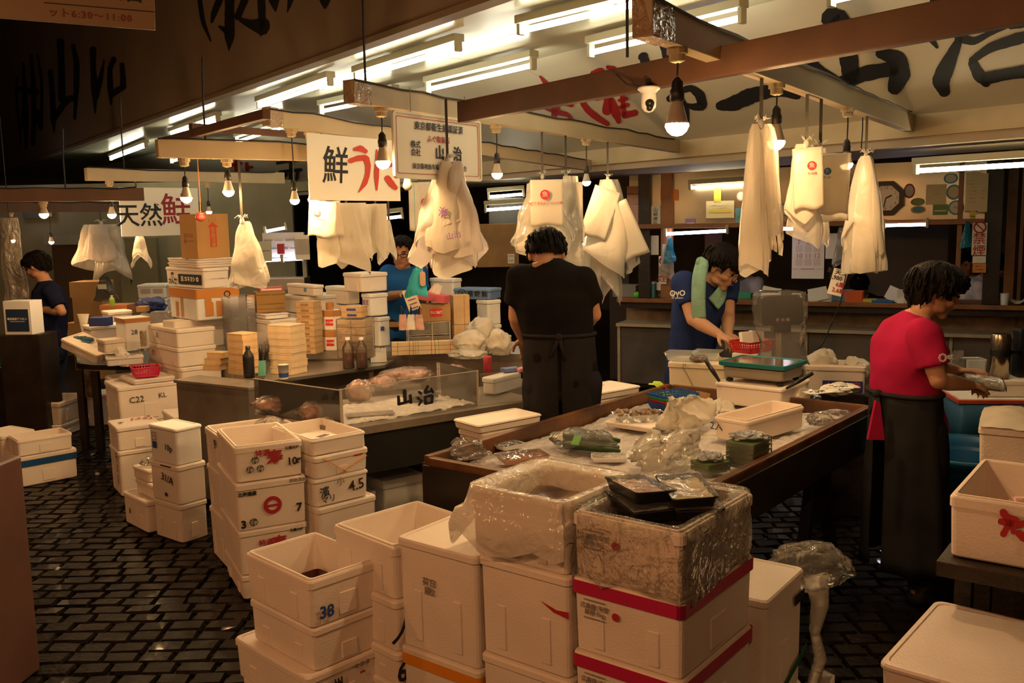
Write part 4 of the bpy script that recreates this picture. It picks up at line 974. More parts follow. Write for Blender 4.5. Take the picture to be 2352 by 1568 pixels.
def person(label, j, lat, face, shirt, trousers, s=1., skin=SKIN, sleeve=.62, hair={}, apron=None, vox=.0065, group=None, hands=True, belly=1., smoothshirt=14, legs=True, sleeve_r=1.):
    """j: joints in the place; lat: towards the person's right; face: (yaw, pitch down, roll) degrees, yaw 0 looks along +Y"""
    root = V((j['hip'].x, j['hip'].y, 0)); o = empty('person', root, 0, label, 'person', group)
    J = {k: v - root for k, v in j.items()}; lat = V(lat).normalized(); fwd = V((0, 0, 1)).cross(lat)
    yaw, pit, rol = face; M = (Matrix.Rotation(RAD(-yaw), 3, 'Z') @ Matrix.Rotation(RAD(-pit), 3, 'X') @ Matrix.Rotation(RAD(rol), 3, 'Y'))
    hips = {k: J['hip'] + lat * (.095 * s) * (1 if k == 'R' else -1) for k in 'RL'}
    legp = {}
    for k in 'RL':
        an = J.get('ank' + k) or V((hips[k].x, hips[k].y, .09)) + fwd * .0; kn = J.get('knee' + k) or (hips[k] + an) / 2 + fwd * .03
        legp[k] = (hips[k], kn, an)
    sp = [J['hip'], J['waist'], J['chest'], J['neck']]
    up = (J['neck'] - J['chest']).normalized()
    spx = [J['hip'] - V((0, 0, .07 * s)), J['hip'], J['waist'], (J['waist'] + J['chest']) / 2, J['chest'], J['neck'] - up * .06 * s, J['neck'] - up * .012 * s, J['neck'] + up * .02 * s]
    def tor(bm, e):
        torso(bm, spx, [(.13) * s + e, .165 * s + e, .15 * s + e, .160 * s + e, .185 * s + e, .165 * s + e, .095 * s + e * .6, .062 * s + e * .3], [.10 * s + e, .115 * s * belly + e, .105 * s * belly + e, .110 * s * belly + e, .115 * s + e, .085 * s + e, .062 * s + e * .5, .056 * s + e * .3], lat)
        for k in 'RL': ell(bm, J['sh' + k], ((.062 * s + e),) * 3)
    # body: one continuous surface
    bm = B(); tor(bm, 0)
    limb(bm, [J['neck'] - up * .03, J['neck'].lerp(J['head'], .5), J['head'] - M @ V((0, .015, .02))], [.060 * s, .054 * s, .056 * s]); head(bm, J['head'], M, s)
    for k in 'RL':
        sd = 1 if k == 'R' else -1; a, b, c = J['sh' + k], J['el' + k], J['wr' + k]
        limb(bm, [a, a.lerp(b, .5), b, b.lerp(c, .3), c], [.052 * s, .046 * s, .039 * s, .040 * s, .026 * s])
        if hands:
            hd = J.get('hd' + k); hd = (hd - c) if hd else (c - b); hand(bm, c, hd, J.get('pn' + k, V((0, 0, -1)) + root) - root if 'pn' + k in J else V((0, 0, -1)), sd, s, j.get('curl', .55) if isinstance(j.get('curl', .55), float) else .55)
        if legs:
            h_, kn, an = legp[k]; limb(bm, [h_, h_.lerp(kn, .5), kn, kn.lerp(an, .35), an], [.082 * s, .072 * s, .052 * s, .053 * s, .036 * s]); limb(bm, [an - V((0, 0, .045)) - fwd * .04, an - V((0, 0, .055)) + fwd * .10], [.038 * s, .030 * s])
    body = obj('body', bm, skin, o, smooth=True); remesh(body, vox, 4)
    # face
    for x in (-1, 1):
        bm = B(); ell(bm, (0, 0, 0), (.0135 * s, .006 * s, .0055 * s)); obj('eye', bm, EYEM, o, smooth=True, loc=J['head'] + M @ V((x * .032, .088, .005)) * s, rot=M.to_euler())
        bm = B(); tube(bm, [V((-.018, 0, -.002)) * s, V((0, .002, .003)) * s, V((.018, -.004, -.001)) * s], [.003 * s, .0038 * s, .002 * s], 6); obj('eyebrow', bm, HAIR, o, smooth=True, loc=J['head'] + M @ V((x * .034, .097, .024)) * s, rot=M.to_euler())
    bm = B(); ell(bm, (0, 0, 0), (.021 * s, .004 * s, .0035 * s)); obj('lips', bm, LIP, o, smooth=True, loc=J['head'] + M @ V((0, .098, -.057)) * s, rot=M.to_euler())
    hb_ = hairbm(s, **hair); h_ = obj('hair', hb_, HAIR, o, smooth=True, loc=J['head'], rot=M.to_euler())
    # clothes
    bm = B(); tor(bm, .014 * s)
    for k in 'RL':
        a, b = J['sh' + k], J['el' + k]; e_ = a.lerp(b, sleeve); limb(bm, [a, a.lerp(b, sleeve * .5)], [.070 * s * sleeve_r, .068 * s * sleeve_r]); tube(bm, [a.lerp(b, sleeve * .4), e_], [.068 * s * sleeve_r, .066 * s * sleeve_r], 14)
    sh = obj('shirt', bm, shirt, o, smooth=True); remesh(sh, .011, smoothshirt, .022, .14)
    bm = B(); torso(bm, spx[:3], [.145 * s, .172 * s, .155 * s], [.118 * s, .126 * s * belly, .112 * s * belly], lat)
    for k in 'RL':
        h_, kn, an = legp[k]; limb(bm, [h_, h_.lerp(kn, .5), kn, an + V((0, 0, .03))], [.100 * s, .090 * s, .072 * s, .062 * s])
    tr_ = obj('trousers', bm, trousers, o, smooth=True); remesh(tr_, .014, 6, .02, .2)
    for k in 'RL':
        an = legp[k][2]; bm = B(); ang = math.atan2(fwd.y, fwd.x)
        loft(bm, [(.27 * s, .10 * s, 0, .045), (.275 * s, .105 * s, .03, .045), (.24 * s, .10 * s, .07, .045), (.12 * s, .11 * s, .12, .05), (.115 * s, .115 * s, .26, .05)], M=Matrix.Translation(V((an.x, an.y, .0)) + fwd * .05) @ Matrix.Rotation(ang, 4, 'Z') @ Matrix.Translation((0, 0, 0)))
        obj('boot', bm, BLACKR, o, smooth=True)
    if apron:
        am, top, bot, r0, r1 = apron[:5]; bm = B(); wz = J['waist'].z
        def af(u, v):
            a = (u - .5) * 2 * pi * (apron[5] if len(apron) > 5 else .86); z = top + (bot - top) * v; c = J['waist'].lerp(V((J['hip'].x, J['hip'].y, 0)), min(1, max(0, (wz - z) / wz))); r = r0 + (r1 - r0) * v + .012 * sin(a * 9) * v + .01 * noise.noise(V((a * 2, v * 3, 1)))
            return V((c.x, c.y, z)) + (fwd * cos(a) * r * .80 + lat * sin(a) * r * 1.08)
        grid(bm, af, 48, 16); ap = obj('apron', bm, am, o, smooth=True)
        so = ap.modifiers.new('thick', 'SOLIDIFY'); so.thickness = .006
        bm = B(); c = J['waist']; tube(bm, [V((c.x, c.y, top - .01)) + (fwd * cos(a) * .80 + lat * sin(a) * 1.08) * (r0 + .006) for a in [i * pi / 12 for i in range(24)]] + [V((c.x, c.y, top - .01)) + fwd * .80 * (r0 + .010)], .009, 6)
        back = V((c.x, c.y, top - .01)) - fwd * .80 * (r0 + .016)
        tube(bm, [back, back + lat * .03 + V((0, 0, -.12))], [.012, .008], 6); tube(bm, [back, back - lat * .04 + V((0, 0, -.10))], [.012, .008], 6); ell(bm, back, (.02, .02, .02))
        obj('apron_string', bm, am, o, smooth=True)
    o2 = J_(); o2.o, o2.J, o2.M, o2.root, o2.lat, o2.fwd, o2.s = o, J, M, root, lat, fwd, s
    return o2
A = aty
# man in black, seen from behind
DKCLOTH = cloth('cloth_black', (.010, .009, .009)); APR = cloth('apron_dark', (.022, .020, .022)); NAVY = cloth('cloth_navy', (.020, .035, .12)); TRS = cloth('trousers_dark', (.018, .018, .024))
Yb = 4.30 * DK
pb = person('person in black t-shirt and dark apron seen from behind at the long table',
    dict(hip=A(1290, 880, Yb), waist=A(1284, 800, Yb), chest=A(1272, 690, Yb + .02), neck=A(1254, 606, Yb + .02), head=A(1255, 585, Yb + .13), shR=A(1338, 645, Yb), shL=A(1196, 640, Yb + .02), elR=A(1363, 722, Yb + .05), elL=A(1186, 728, Yb + .05),
         wrR=A(1325, 762, Yb + .26), wrL=A(1202, 778, Yb + .20)), (1, -.05, 0), (0, 42, 0), DKCLOTH, TRS, s=1.11, apron=(APR, 1.16, .42, .172, .20, .985), hair=dict(back=-.06, puff=1.14, vol=.06, seed=2), sleeve=.66, sleeve_r=1.04)
# man with a towel round his neck
Yt = 5.27 * DK
pt = person('person in blue shirt with a green towel round the neck and glasses, looking down',
    dict(hip=A(1582, 905, Yt), waist=A(1586, 815, Yt), chest=A(1606, 700, Yt), neck=A(1622, 648, Yt), head=A(1662, 612, Yt - .10), shR=A(1572, 652, Yt - .16), shL=A(1668, 648, Yt + .14), elR=A(1592, 733, Yt - .26), elL=A(1672, 726, Yt + .02),
         wrR=A(1652, 768, Yt - .36), wrL=A(1672, 768, Yt - .24), hdR=A(1676, 780, Yt - .42), hdL=A(1680, 784, Yt - .34)), (-.72, -.70, 0), (134, 34, 0), NAVY, TRS, s=1.12, skin=SKIN2, hair=dict(front=.060, side=-.005, back=-.07, puff=1.18, vol=.07, seed=5, fringe=.6), sleeve=.60)
# glasses
bm = B(); s = 1.12
for x in (-1, 1):
    tube(bm, [V((x * .034 + .026 * cos(a), 0, .017 * sin(a))) * s for a in [k * pi / 8 for k in range(17)]], .0028, 6, cap=False)
    tube(bm, [V((x * .060, 0, .006)) * s, V((x * .082, -.04, .006)) * s, V((x * .086, -.10, .0)) * s], .0026, 5)
tube(bm, [V((-.008, 0, .004)) * s, V((.008, 0, .004)) * s], .0026, 5)
obj('glasses', bm, BLACKP, pt.o, loc=pt.J['head'] + pt.M @ V((0, .112, -.002)) * s, rot=pt.M.to_euler())
TOW = mat('towel_green', (.22, .38, .29), .95, noise_=.15, nscale=20, bump=.6, bscale=90, spec=.1)
tw = empty('towel', pt.root, 0, 'pale green towel hanging round the neck of the person in glasses', 'towel')
J = pt.J; nk = J['neck']; f_, l_ = pt.fwd, pt.lat
def strip(bm, pts, w, t, seed=0):
    pts = [V(p) for p in pts]; fine = []
    for i in range(len(pts) - 1):
        for k in range(6):
            u = k / 6; p0, p1, p2, p3 = pts[max(i - 1, 0)], pts[i], pts[i + 1], pts[min(i + 2, len(pts) - 1)]
            fine.append(.5 * ((2 * p1) + (p2 - p0) * u + (2 * p0 - 5 * p1 + 4 * p2 - p3) * u * u + (3 * p1 - p0 - 3 * p2 + p3) * u ** 3))
    fine.append(pts[-1]); K = len(fine); rings = []
    for i, p in enumerate(fine):
        tn = (fine[min(i + 1, K - 1)] - fine[max(i - 1, 0)]).normalized(); out = (p - nk); out.z = 0; out = (out - tn * out.dot(tn)).normalized(); ac = tn.cross(out)
        ww = w[0] + (w[1] - w[0]) * i / K
        rings.append([bm.verts.new(p + ac * ww * c_ + out * (t * d_ + .006 * sin(c_ * 14 + seed) * (d_ + .3))) for c_, d_ in ((-.5, 0), (-.42, .8), (-.25, 1), (-.05, .7), (.15, 1), (.35, .8), (.5, 0), (.3, -.6), (0, -.5), (-.3, -.6))])
    for a_, b_ in zip(rings[:-1], rings[1:]):
        for k in range(10): bm.faces.new((a_[k], a_[(k + 1) % 10], b_[(k + 1) % 10], b_[k]))
    bm.faces.new(rings[0][::-1]); bm.faces.new(rings[-1])
T = lambda px, py, y: A(px, py, y) - pt.root
bm = B(); strip(bm, [T(1606, 742 - 12, Yt - .30), T(1604, 690, Yt - .30), T(1606, 640, Yt - .26), T(1612, 605, Yt - .12), nk + V((0, 0, .05)) - f_ * .08, nk + V((0, 0, .045)) - l_ * .09, T(1662, 648, Yt - .02), T(1652, 680, Yt - .12), T(1638, 698, Yt - .16)], (.085, .10), .014, 1)
obj('cloth', bm, TOW, tw, smooth=True)
# shirt prints
def ontext(pp, s_, size, m, px, py, y, rot, **k): return text(s_, size, m, pp.o, A(px, py, y) - pp.root, rot, **k)
WHT = mat('print_white', (.75, .75, .78), .6)
ontext(pt, '○γ○', .042, WHT, 1556, 674, Yt - .29, (RAD(88), 0, RAD(8)), bold=.04, name='printed_logo'); ontext(pt, 'yamaharu', .013, WHT, 1560, 684, Yt - .285, (RAD(88), 0, RAD(8)), name='printed_logo')
# woman in a red shirt
Yw = 3.67 * DK; RED = cloth('cloth_red', (.38, .014, .07), (.32, .012, .055)); WAP = cloth('apron_grey', (.026, .026, .028))
pw = person('person with short black hair in a crimson shirt and long dark apron, holding a packet',
    dict(hip=A(2090, 985, Yw), waist=A(2078, 880, Yw), chest=A(2082, 790, Yw), neck=A(2106, 728, Yw), head=A(2152, 668, Yw), shR=A(2122, 768, Yw - .17), shL=A(2106, 752, Yw + .17), elR=A(2156, 874, Yw - .24), elL=A(2168, 850, Yw + .20),
         wrR=A(2226, 884, Yw - .14), wrL=A(2200, 852, Yw + .08), hdR=A(2262, 892, Yw - .04), hdL=A(2240, 852, Yw + .02), ankR=V((1.84, Yw - .12, .09)), ankL=V((1.94, Yw + .10, .09))), (.30, -.95, 0), (94, 20, 0), RED, TRS, s=.97,
    hair=dict(front=.060, side=-.005, back=-.10, puff=1.20, vol=.18, seed=9, fringe=.5), apron=(WAP, A(2078, 893, Yw).z, .14, .168, .215, .93), sleeve=.72, sleeve_r=1.14, belly=1.22)
bm = B(); q = [A(x, y, Yw - .19) - pw.root for x, y in ((2012, 920), (2022, 925), (2032, 1010), (1994, 1010))]
g_ = [bm.verts.new(p + d_) for d_ in (V((0, 0, 0)), V((0, .02, 0))) for p in q]
for k in range(4): bm.faces.new((g_[k], g_[(k + 1) % 4], g_[(k + 1) % 4 + 4], g_[k + 4]))
bm.faces.new(g_[:4]); bm.faces.new(g_[4:]); obj('shirt_tail', bm, RED, pw.o)
ontext(pw, 'O∝', .05, WHT, 2172, 822, Yw - .335, (RAD(85), 0, RAD(12)), bold=.03, name='printed_logo')
# packet in her hands
pk = empty('plastic_packet', A(2262, 880, Yw - .07), RAD(-10), 'clear shining packet held by the person in crimson', 'packet'); pk.rotation_euler = (RAD(18), RAD(6), RAD(-14))
bm = B(); box(bm, (0, 0, 0), (.13, .085, .012), bev=.004); obj('contents', bm, mat('packet_contents', (.5, .42, .28), .4, noise_=.4, nscale=30), pk)
bm = B(); box(bm, (0, 0, .004), (.16, .11, .022), bev=.008); noisy(bm, .004, 40); obj('wrap', bm, FILM, pk, smooth=True)
# man in blue polo behind the boxes
Yp = 6.6 * DK; BLUE = cloth('cloth_blue', (.02, .11, .36))
pp_ = person('person in bright blue polo shirt and glasses behind the foam boxes',
    dict(hip=A(920, 765, Yp), waist=A(920, 715, Yp), chest=A(922, 665, Yp), neck=A(926, 617, Yp), head=A(924, 578, Yp - .05), shR=A(893, 628, Yp), shL=A(962, 630, Yp), elR=A(886, 682, Yp - .06), elL=A(972, 684, Yp - .06),
         wrR=A(926, 674, Yp - .28), wrL=A(952, 676, Yp - .28)), (-1, .12, 0), (186, 12, 0), BLUE, TRS, s=1.04, hair=dict(front=.062, back=-.07, puff=1.14, seed=4), sleeve=.7, vox=.009)
bm = B(); s = 1.04
for x in (-1, 1):
    tube(bm, [V((x * .034 + .026 * cos(a), 0, .015 * sin(a))) * s for a in [k * pi / 8 for k in range(17)]], .0028, 6, cap=False)
    tube(bm, [V((x * .060, 0, .006)) * s, V((x * .086, -.10, .0)) * s], .0026, 5)
tube(bm, [V((-.008, 0, .004)) * s, V((.008, 0, .004)) * s], .0026, 5)
obj('glasses', bm, BLACKP, pp_.o, loc=pp_.J['head'] + pp_.M @ V((0, .112, -.002)) * s, rot=pp_.M.to_euler())
bm = B(); torso(bm, [pp_.J['waist'] - V((0, 0, .11)), pp_.J['waist'] - V((0, 0, .07))], [.182, .182], [.14, .14], V((1, 0, 0))); obj('belt', bm, CARD, pp_.o)
# man walking at the left
Yl = 7.3 * DK
pl_ = person('person in dark navy polo at the far left, looking down to the left',
    dict(hip=A(113, 812, Yl), waist=A(116, 765, Yl), chest=A(114, 700, Yl), neck=A(106, 650, Yl), head=A(84, 610, Yl), shR=A(104, 664, Yl + .18), shL=A(118, 668, Yl - .18), elR=A(120, 712, Yl + .22), elL=A(142, 716, Yl - .22),
         wrR=A(78, 706, Yl + .1), wrL=A(92, 710, Yl - .16), hdL=A(66, 704, Yl - .16), hdR=A(56, 702, Yl + .1)), (.15, 1, 0), (-82, 26, 0), cloth('cloth_navydark', (.010, .012, .035)), cloth('jeans', (.018, .028, .06)), s=1.02, hair=dict(front=.055, side=-.015, back=-.09, puff=1.17, vol=.08, seed=11), sleeve=.75, vox=.009)
# people behind the back counter
def far(label, hx, hy, y, az, lean, shirt, s=1., arms=.3, dark=None):
    a = RAD(az); f = V((sin(a), cos(a), 0)); r = V((cos(a), -sin(a), 0)); h = A(hx, hy, y * DK); nk_ = h - V((0, 0, .13)) - f * .06 * (1 + lean); ch = nk_ - V((0, 0, .20 - .08 * lean)) - f * (.04 + .10 * lean); wa = ch - V((0, 0, .22)) - f * (.02 + .06 * lean); hp = wa - V((0, 0, .12))
    j = dict(hip=hp, waist=wa, chest=ch, neck=nk_, head=h)
    for k, sg in (('R', 1), ('L', -1)):
        j['sh' + k] = nk_ - V((0, 0, .06)) + r * .175 * sg - f * .02; j['el' + k] = j['sh' + k] - V((0, 0, .24)) + f * .08; j['wr' + k] = j['el' + k] + f * .22 - V((0, 0, .02)) - r * .06 * sg
    return person(label, j, r, (az, 14 + 40 * lean, 0), shirt, TRS, s=s, hair=dict(front=.05, side=-.02, back=-.09, puff=1.12, seed=int(hx) % 50), vox=.014, sleeve=.7)
WSH = cloth('cloth_white', (.62, .60, .60))
far('person in white shirt bending behind the person with the towel', 1700, 612, 9.2, 200, .9, WSH)
far('person in navy with bowed head behind the order papers', 1975, 655, 8.6, 215, 1., cloth('cloth_navydark', (.01, .012, .035)))
far('person in white facing out between the no smoking pillar and window', 2222, 604, 8.8, 195, .1, WSH)
far('person in white shirt leaning, at the right of the dark post', 2290, 612, 7.8, 120, .8, WSH)
far('person standing in the dark between two bag bundles', 1348, 560, 9.6, 90, .0, DKCLOTH)
# ---------------------------------------------------------------- hanging bundles of plastic bags
STRAP = mat('strap_dark', (.05, .045, .035), .5)
def sheet(parent, w0, w1, L, m, seed=0, pl=5, jag=.2, th=.28, ox=0, oz=0, yaw=0, pw=.7, amp=.16, oy=0, flat=0., name='bag_sheet'):
    bm = B(); r = random.Random(seed); ph = r.uniform(0, 6); k2 = r.choice((1, 1.5, 2))
    def f(u, v):
        a = u * 2 * pi; w = w0 + (w1 - w0) * v ** pw
        if v > .93: w *= 1 - .05 * (v - .93) / .07
        fo = 1 + amp * v * (1 - 2 * abs(((pl * a + ph) / (2 * pi) + .12 * sin(v * 5 + seed)) % 1 - .5)) * 1.5 + .16 * v * noise.noise(V((cos(a) * 2.5, sin(a) * 2.5, v * 3 + seed))) + .05 * noise.noise(V((cos(a) * 9, sin(a) * 9, v * 4 + seed)))
        c, s = cos(a), sin(a)
        if flat: c = math.copysign(abs(c) ** (1 - flat), c)
        x, y = c * w / 2 * fo, s * w / 2 * th * fo * (1 - .3 * flat)
        z = -L * v * (1 - jag * (1 - abs(((k2 * a + ph) / pi) % 2 - 1)) * v)
        x += .06 * w1 * noise.noise(V((v * 3, seed, 1))) ; y += .10 * w1 * noise.noise(V((v * 3, seed, c * .6 + 4)))
        cy, sy = cos(yaw), sin(yaw); return V((ox + x * cy - y * sy, oy + x * sy + y * cy, oz + z))
    grid(bm, f, 88, 26, close_u=True); return obj(name, bm, m, parent, smooth=True)
def knot(parent, m, r=.02, oz=0, seed=0, ox=0):
    bm = B(); rn = random.Random(seed)
    ell(bm, (ox, 0, oz), (r * .8, r * .7, r * 1.3))
    for i in range(9):
        a = rn.uniform(0, 6.28); q = V((cos(a), sin(a), 0)); tube(bm, [V((ox, 0, oz + r * .6)), V((ox, 0, oz + r * 1.2)) + q * r * 1.1 + V((0, 0, rn.uniform(0, .02))), V((ox, 0, oz + r * .8)) + q * r * rn.uniform(1.6, 2.6) + V((0, 0, rn.uniform(0, .03)))], [.004, .003, .0015], 5)
    obj('knot', bm, m, parent, smooth=True)
def strap(parent, top, ox=0, w=.014):
    bm = B(); box(bm, (ox, 0, top / 2), (w, .004, top)); obj('strap', bm, STRAP, parent)
def pad(parent, x0, x1, z0, z1, m, oy=0, yaw=0, roll=0, th=.012, logo=None, txt=None, seed=0, name='flat_bags'):
    """a flat pile of folded bags: slightly curled"""
    bm = B(); w, h = x1 - x0, z0 - z1
    for s in (-1, 1):
        grid(bm, lambda u, v: V(((u - .5) * w, s * th / 2 + .010 * sin(u * 3 + seed) + .012 * v * noise.noise(V((u * 2, v * 2, seed))), -v * h - .006 * sin(u * 8 + seed) * v)), 14, 14)
    bmesh.ops.remove_doubles(bm, verts=bm.verts, dist=.0001)
    bd = [e for e in bm.edges if e.is_boundary]
    bmesh.ops.bridge_loops(bm, edges=bd)
    o = obj(name, bm, m, parent, smooth=True, loc=((x0 + x1) / 2, oy, z0), rot=(0, roll, yaw))
    if logo:
        lm, lx, lz, lr = logo; bm = B(); lathe(bm, [(.0, 0), (lr, 0)], n=24, M=Matrix.Rotation(pi / 2, 3, 'X')); bmesh.ops.remove_doubles(bm, verts=bm.verts, dist=.0001)
        obj('printed_mark', bm, lm, o, loc=(lx * w, -th / 2 - .012, -lz * h))
        if txt: text(txt, lr * .62, lm, o, (lx * w, -th / 2 - .013, -(lz * h + lr * 1.7)), (pi / 2, 0, 0), .01, name='printed_text')
        text('魚', lr * 1.3, BAGW, o, (lx * w, -th / 2 - .0135, -lz * h), (pi / 2, 0, 0), .0, name='printed_text')
    return o
HG = 'plastic bag bundles hung from the beams'
def hang(px, py, b, label, y=None, px_beam=None, straps=((0, None),), yaw=None, near=0.):
    if y is None: q, k = along(b, px_beam or px); y = q.y; top = q.z + .03
    else: top = b
    y -= near; p = aty(px, py, y); o = empty('bag_bundle', p, 0, label, 'plastic bags', HG)
    az = math.atan2(p.x, p.y); o.rotation_euler = (0, 0, -az if yaw is None else yaw)
    for ox, _ in straps: strap(o, top - p.z, ox)
    return o, y / FPX     # metres per pixel
K_ = lambda o: o[1]
BAGK = film('bag_purple_print', (.80, .72, .66), clear=.04, transl=.5, rough=.4, bump=.4, bscale=7, spec=.3)
# by the certificate sign
o, k = hang(1028, 372, bB, 'big fan shaped bundle of white bags in front of the certificate sign', px_beam=1030, near=.15)
knot(o, BAGW, .022, 0, 1)
for i, (w1, L, yaw, ox, oy, jag, m) in enumerate(((155, 240, .2, -12, .0, .32, BAGK), (120, 215, -.3, 22, -.02, .15, BAGK), (90, 205, .1, -5, -.05, .12, BAGW), (85, 165, .5, 42, -.03, .2, BAGK), (100, 265, -.1, 14, .03, .22, BAGW))):
    sheet(o, 16 * k, w1 * k, L * k, m, seed=i + 3, pl=(5, 4, 6, 4, 5)[i], jag=jag, ox=ox * k * .5, oy=oy, yaw=yaw, pw=.62, amp=.14)
text('治', .05, INKP, o, (-.03, -.085, -.26), (pi / 2, .1, 0), .01, name='printed_text'); text('山治', .04, INKP, o, (.02, -.10, -.38), (pi / 2, -.2, 0), .0, name='printed_text')
# behind it
o, k = hang(962, 418, bC, 'flat bag with a red dot beside the bamboo leaves', px_beam=962)
pad(o, -24 * k, 26 * k, 0, -108 * k, BAGW, logo=(INKR, .22, .42, 9 * k), txt='山治の鮮魚', yaw=.1)
o, k = hang(893, 505, bC, 'small white cone of bags left of the big fan bundle', px_beam=893); sheet(o, 3 * k, 30 * k, 92 * k, BAGW, 21, jag=.3, pl=3)
# under the sea urchin sign
o, k = hang(745, 462, bC, 'warm lit flat bags with red prints under the urchin sign', px_beam=745, straps=((0, None),))
pad(o, -34 * k, 30 * k, 0, -80 * k, BAGW, oy=-.03, yaw=-.1, logo=(INKR, -.20, .34, 9 * k), txt='魚のやまはる', seed=3, roll=.08)
pad(o, -28 * k, 36 * k, -.004, -82 * k, BAGW, oy=.0, yaw=.15, seed=5, roll=-.08)
sheet(o, 34 * k, 44 * k, 140 * k, BAGW, 25, jag=.15, pl=4, ox=.01, oy=.05, oz=-.03)
o, k = hang(795, 466, bC, 'long tapering bundle of cream bags under the urchin sign', px_beam=795)
for i, (w0, w1, L, ox, yaw) in enumerate(((40, 95, 165, 0, .1), (36, 60, 130, 26, -.2), (30, 70, 150, -14, .3))): sheet(o, w0 * k, w1 * k, L * k, BAGW, 31 + i, jag=.34, pl=5, ox=ox * k, oy=-.03 + i * .03, yaw=yaw, pw=1.)
o, k = hang(862, 468, bC, 'narrow pleated bundle of cream bags behind the certificate frame', px_beam=862)
for i, (w0, w1, L, ox) in enumerate(((45, 40, 120, -8), (22, 24, 140, 14), (16, 26, 130, 0))): sheet(o, w0 * k, w1 * k, L * k, BAGW, 41 + i, jag=.25, pl=6, ox=ox * k, oy=-.02 * i, pw=1)
# the middle pair above the person in black
o, k = hang(1246, 405, bB, 'bag bundle with round red print above the person in black', px_beam=1243, straps=((0, None),))
knot(o, BAGC, .016, 0, 4)
pad(o, -28 * k, 46 * k, -8 * k, -110 * k, BAGW, oy=-.05, yaw=.1, logo=(INKR, -.06, .33, 11 * k), txt='魚のやまはる  小ロット袋', seed=7)
sheet(o, 60 * k, 132 * k, 160 * k, BAGC, 51, jag=.25, pl=4, oz=-.03, oy=.01, pw=.9); sheet(o, 50 * k, 100 * k, 185 * k, BAGW, 52, jag=.2, pl=4, oz=-.04, oy=.05, pw=.8, ox=-.03)
o, k = hang(1300, 404, bB, 'clear bag bundle with long film tails, middle of the stall', px_beam=1298)
knot(o, BAGC, .016, 0, 5)
pad(o, -8 * k, 38 * k, -14 * k, -130 * k, BAGW, oy=.02, yaw=-.25, seed=9)
for i, (w0, w1, L, ox) in enumerate(((18, 60, 190, 4), (14, 48, 240, 20), (12, 36, 165, 30))): sheet(o, w0 * k, w1 * k, L * k, BAGC, 61 + i, jag=.3, pl=4, ox=ox * k * .7, oy=-.02 + i * .03, pw=.8)
# white one beside
o, k = hang(1396, 412, bB, 'white bag bundle of tilted square sheets with clear tails', px_beam=1393)
knot(o, BAGW, .018, 0, 6)
pad(o, -30 * k, 32 * k, -22 * k, -135 * k, BAGW, oy=-.06, roll=.34, yaw=.1, seed=11); pad(o, -36 * k, 44 * k, -60 * k, -190 * k, BAGW, oy=-.035, roll=-.42, yaw=-.1, seed=13)
for i, (w0, w1, L, ox, m, jg) in enumerate(((20, 120, 225, 0, BAGW, .3), (18, 70, 290, -14, BAGC, .25), (14, 95, 215, 26, BAGW, .2), (12, 48, 285, 8, BAGC, .2))): sheet(o, w0 * k, w1 * k, L * k, m, 71 + i, jag=jg, pl=4, ox=ox * k * .6, oy=.02 * i - .01, pw=.72)
# long ones on the thick beam
o, k = hang(1748, 285, bA, 'longest pale bag bundle close to the lit bulb on the thick beam', px_beam=1745)
knot(o, BAGW, .016, 0, 7)
for i, (w0, w1, L, ox, m) in enumerate(((12, 60, 345, -22, BAGW), (14, 70, 270, 26, BAGC), (16, 90, 300, 6, BAGW), (10, 44, 330, 4, BAGK))): sheet(o, w0 * k, w1 * k, L * k, m, 81 + i, jag=.10, pl=5, ox=ox * k * .6, oy=.02 * i - .02, pw=.45, yaw=.1 * i)
o, k = hang(1852, 330, bA, 'bag bundle with red print below two dark straps', px_beam=1849)
knot(o, BAGW, .016, 0, 8)
pad(o, -30 * k, 34 * k, -10 * k, -145 * k, BAGW, oy=-.03, yaw=.15, logo=(INKR, .12, .30, 10 * k), txt='小 山治', seed=15, roll=-.05)
sheet(o, 30 * k, 74 * k, 235 * k, BAGC, 91, jag=.2, pl=4, oy=.04, pw=.7); sheet(o, 24 * k, 60 * k, 180 * k, BAGW, 92, jag=.2, pl=4, oy=.0, ox=-.02, pw=.7)
o, k = hang(1884, 338, bA, 'bag bundle with blue print beside the red printed one', px_beam=1881)
knot(o, BAGW, .016, 0, 9)
pad(o, -4 * k, 66 * k, -14 * k, -150 * k, BAGW, oy=.0, yaw=-.15, logo=(mat('print_blue', (.03, .22, .5), .6), -.16, .30, 8 * k), txt='中 山治', seed=17, roll=.04)
pad(o, -10 * k, 60 * k, -20 * k, -165 * k, BAGC, oy=.03, yaw=.05, seed=18, roll=-.03)
sheet(o, 24 * k, 44 * k, 230 * k, BAGC, 93, jag=.2, pl=4, oy=.06, pw=.8)
o, k = hang(1989, 358, bA, 'tall white bag bundle at the end of the thick beam', px_beam=1988)
knot(o, BAGW, .016, 0, 10)
for i, (w0, w1, L, ox) in enumerate(((14, 95, 270, 6), (16, 88, 225, -4), (12, 58, 265, 2))): sheet(o, w0 * k, w1 * k, L * k, BAGW, 101 + i, jag=(.05, .35, .05)[i], pl=6, ox=ox * k * .6, oy=-.02 * i, pw=.55, amp=.08)
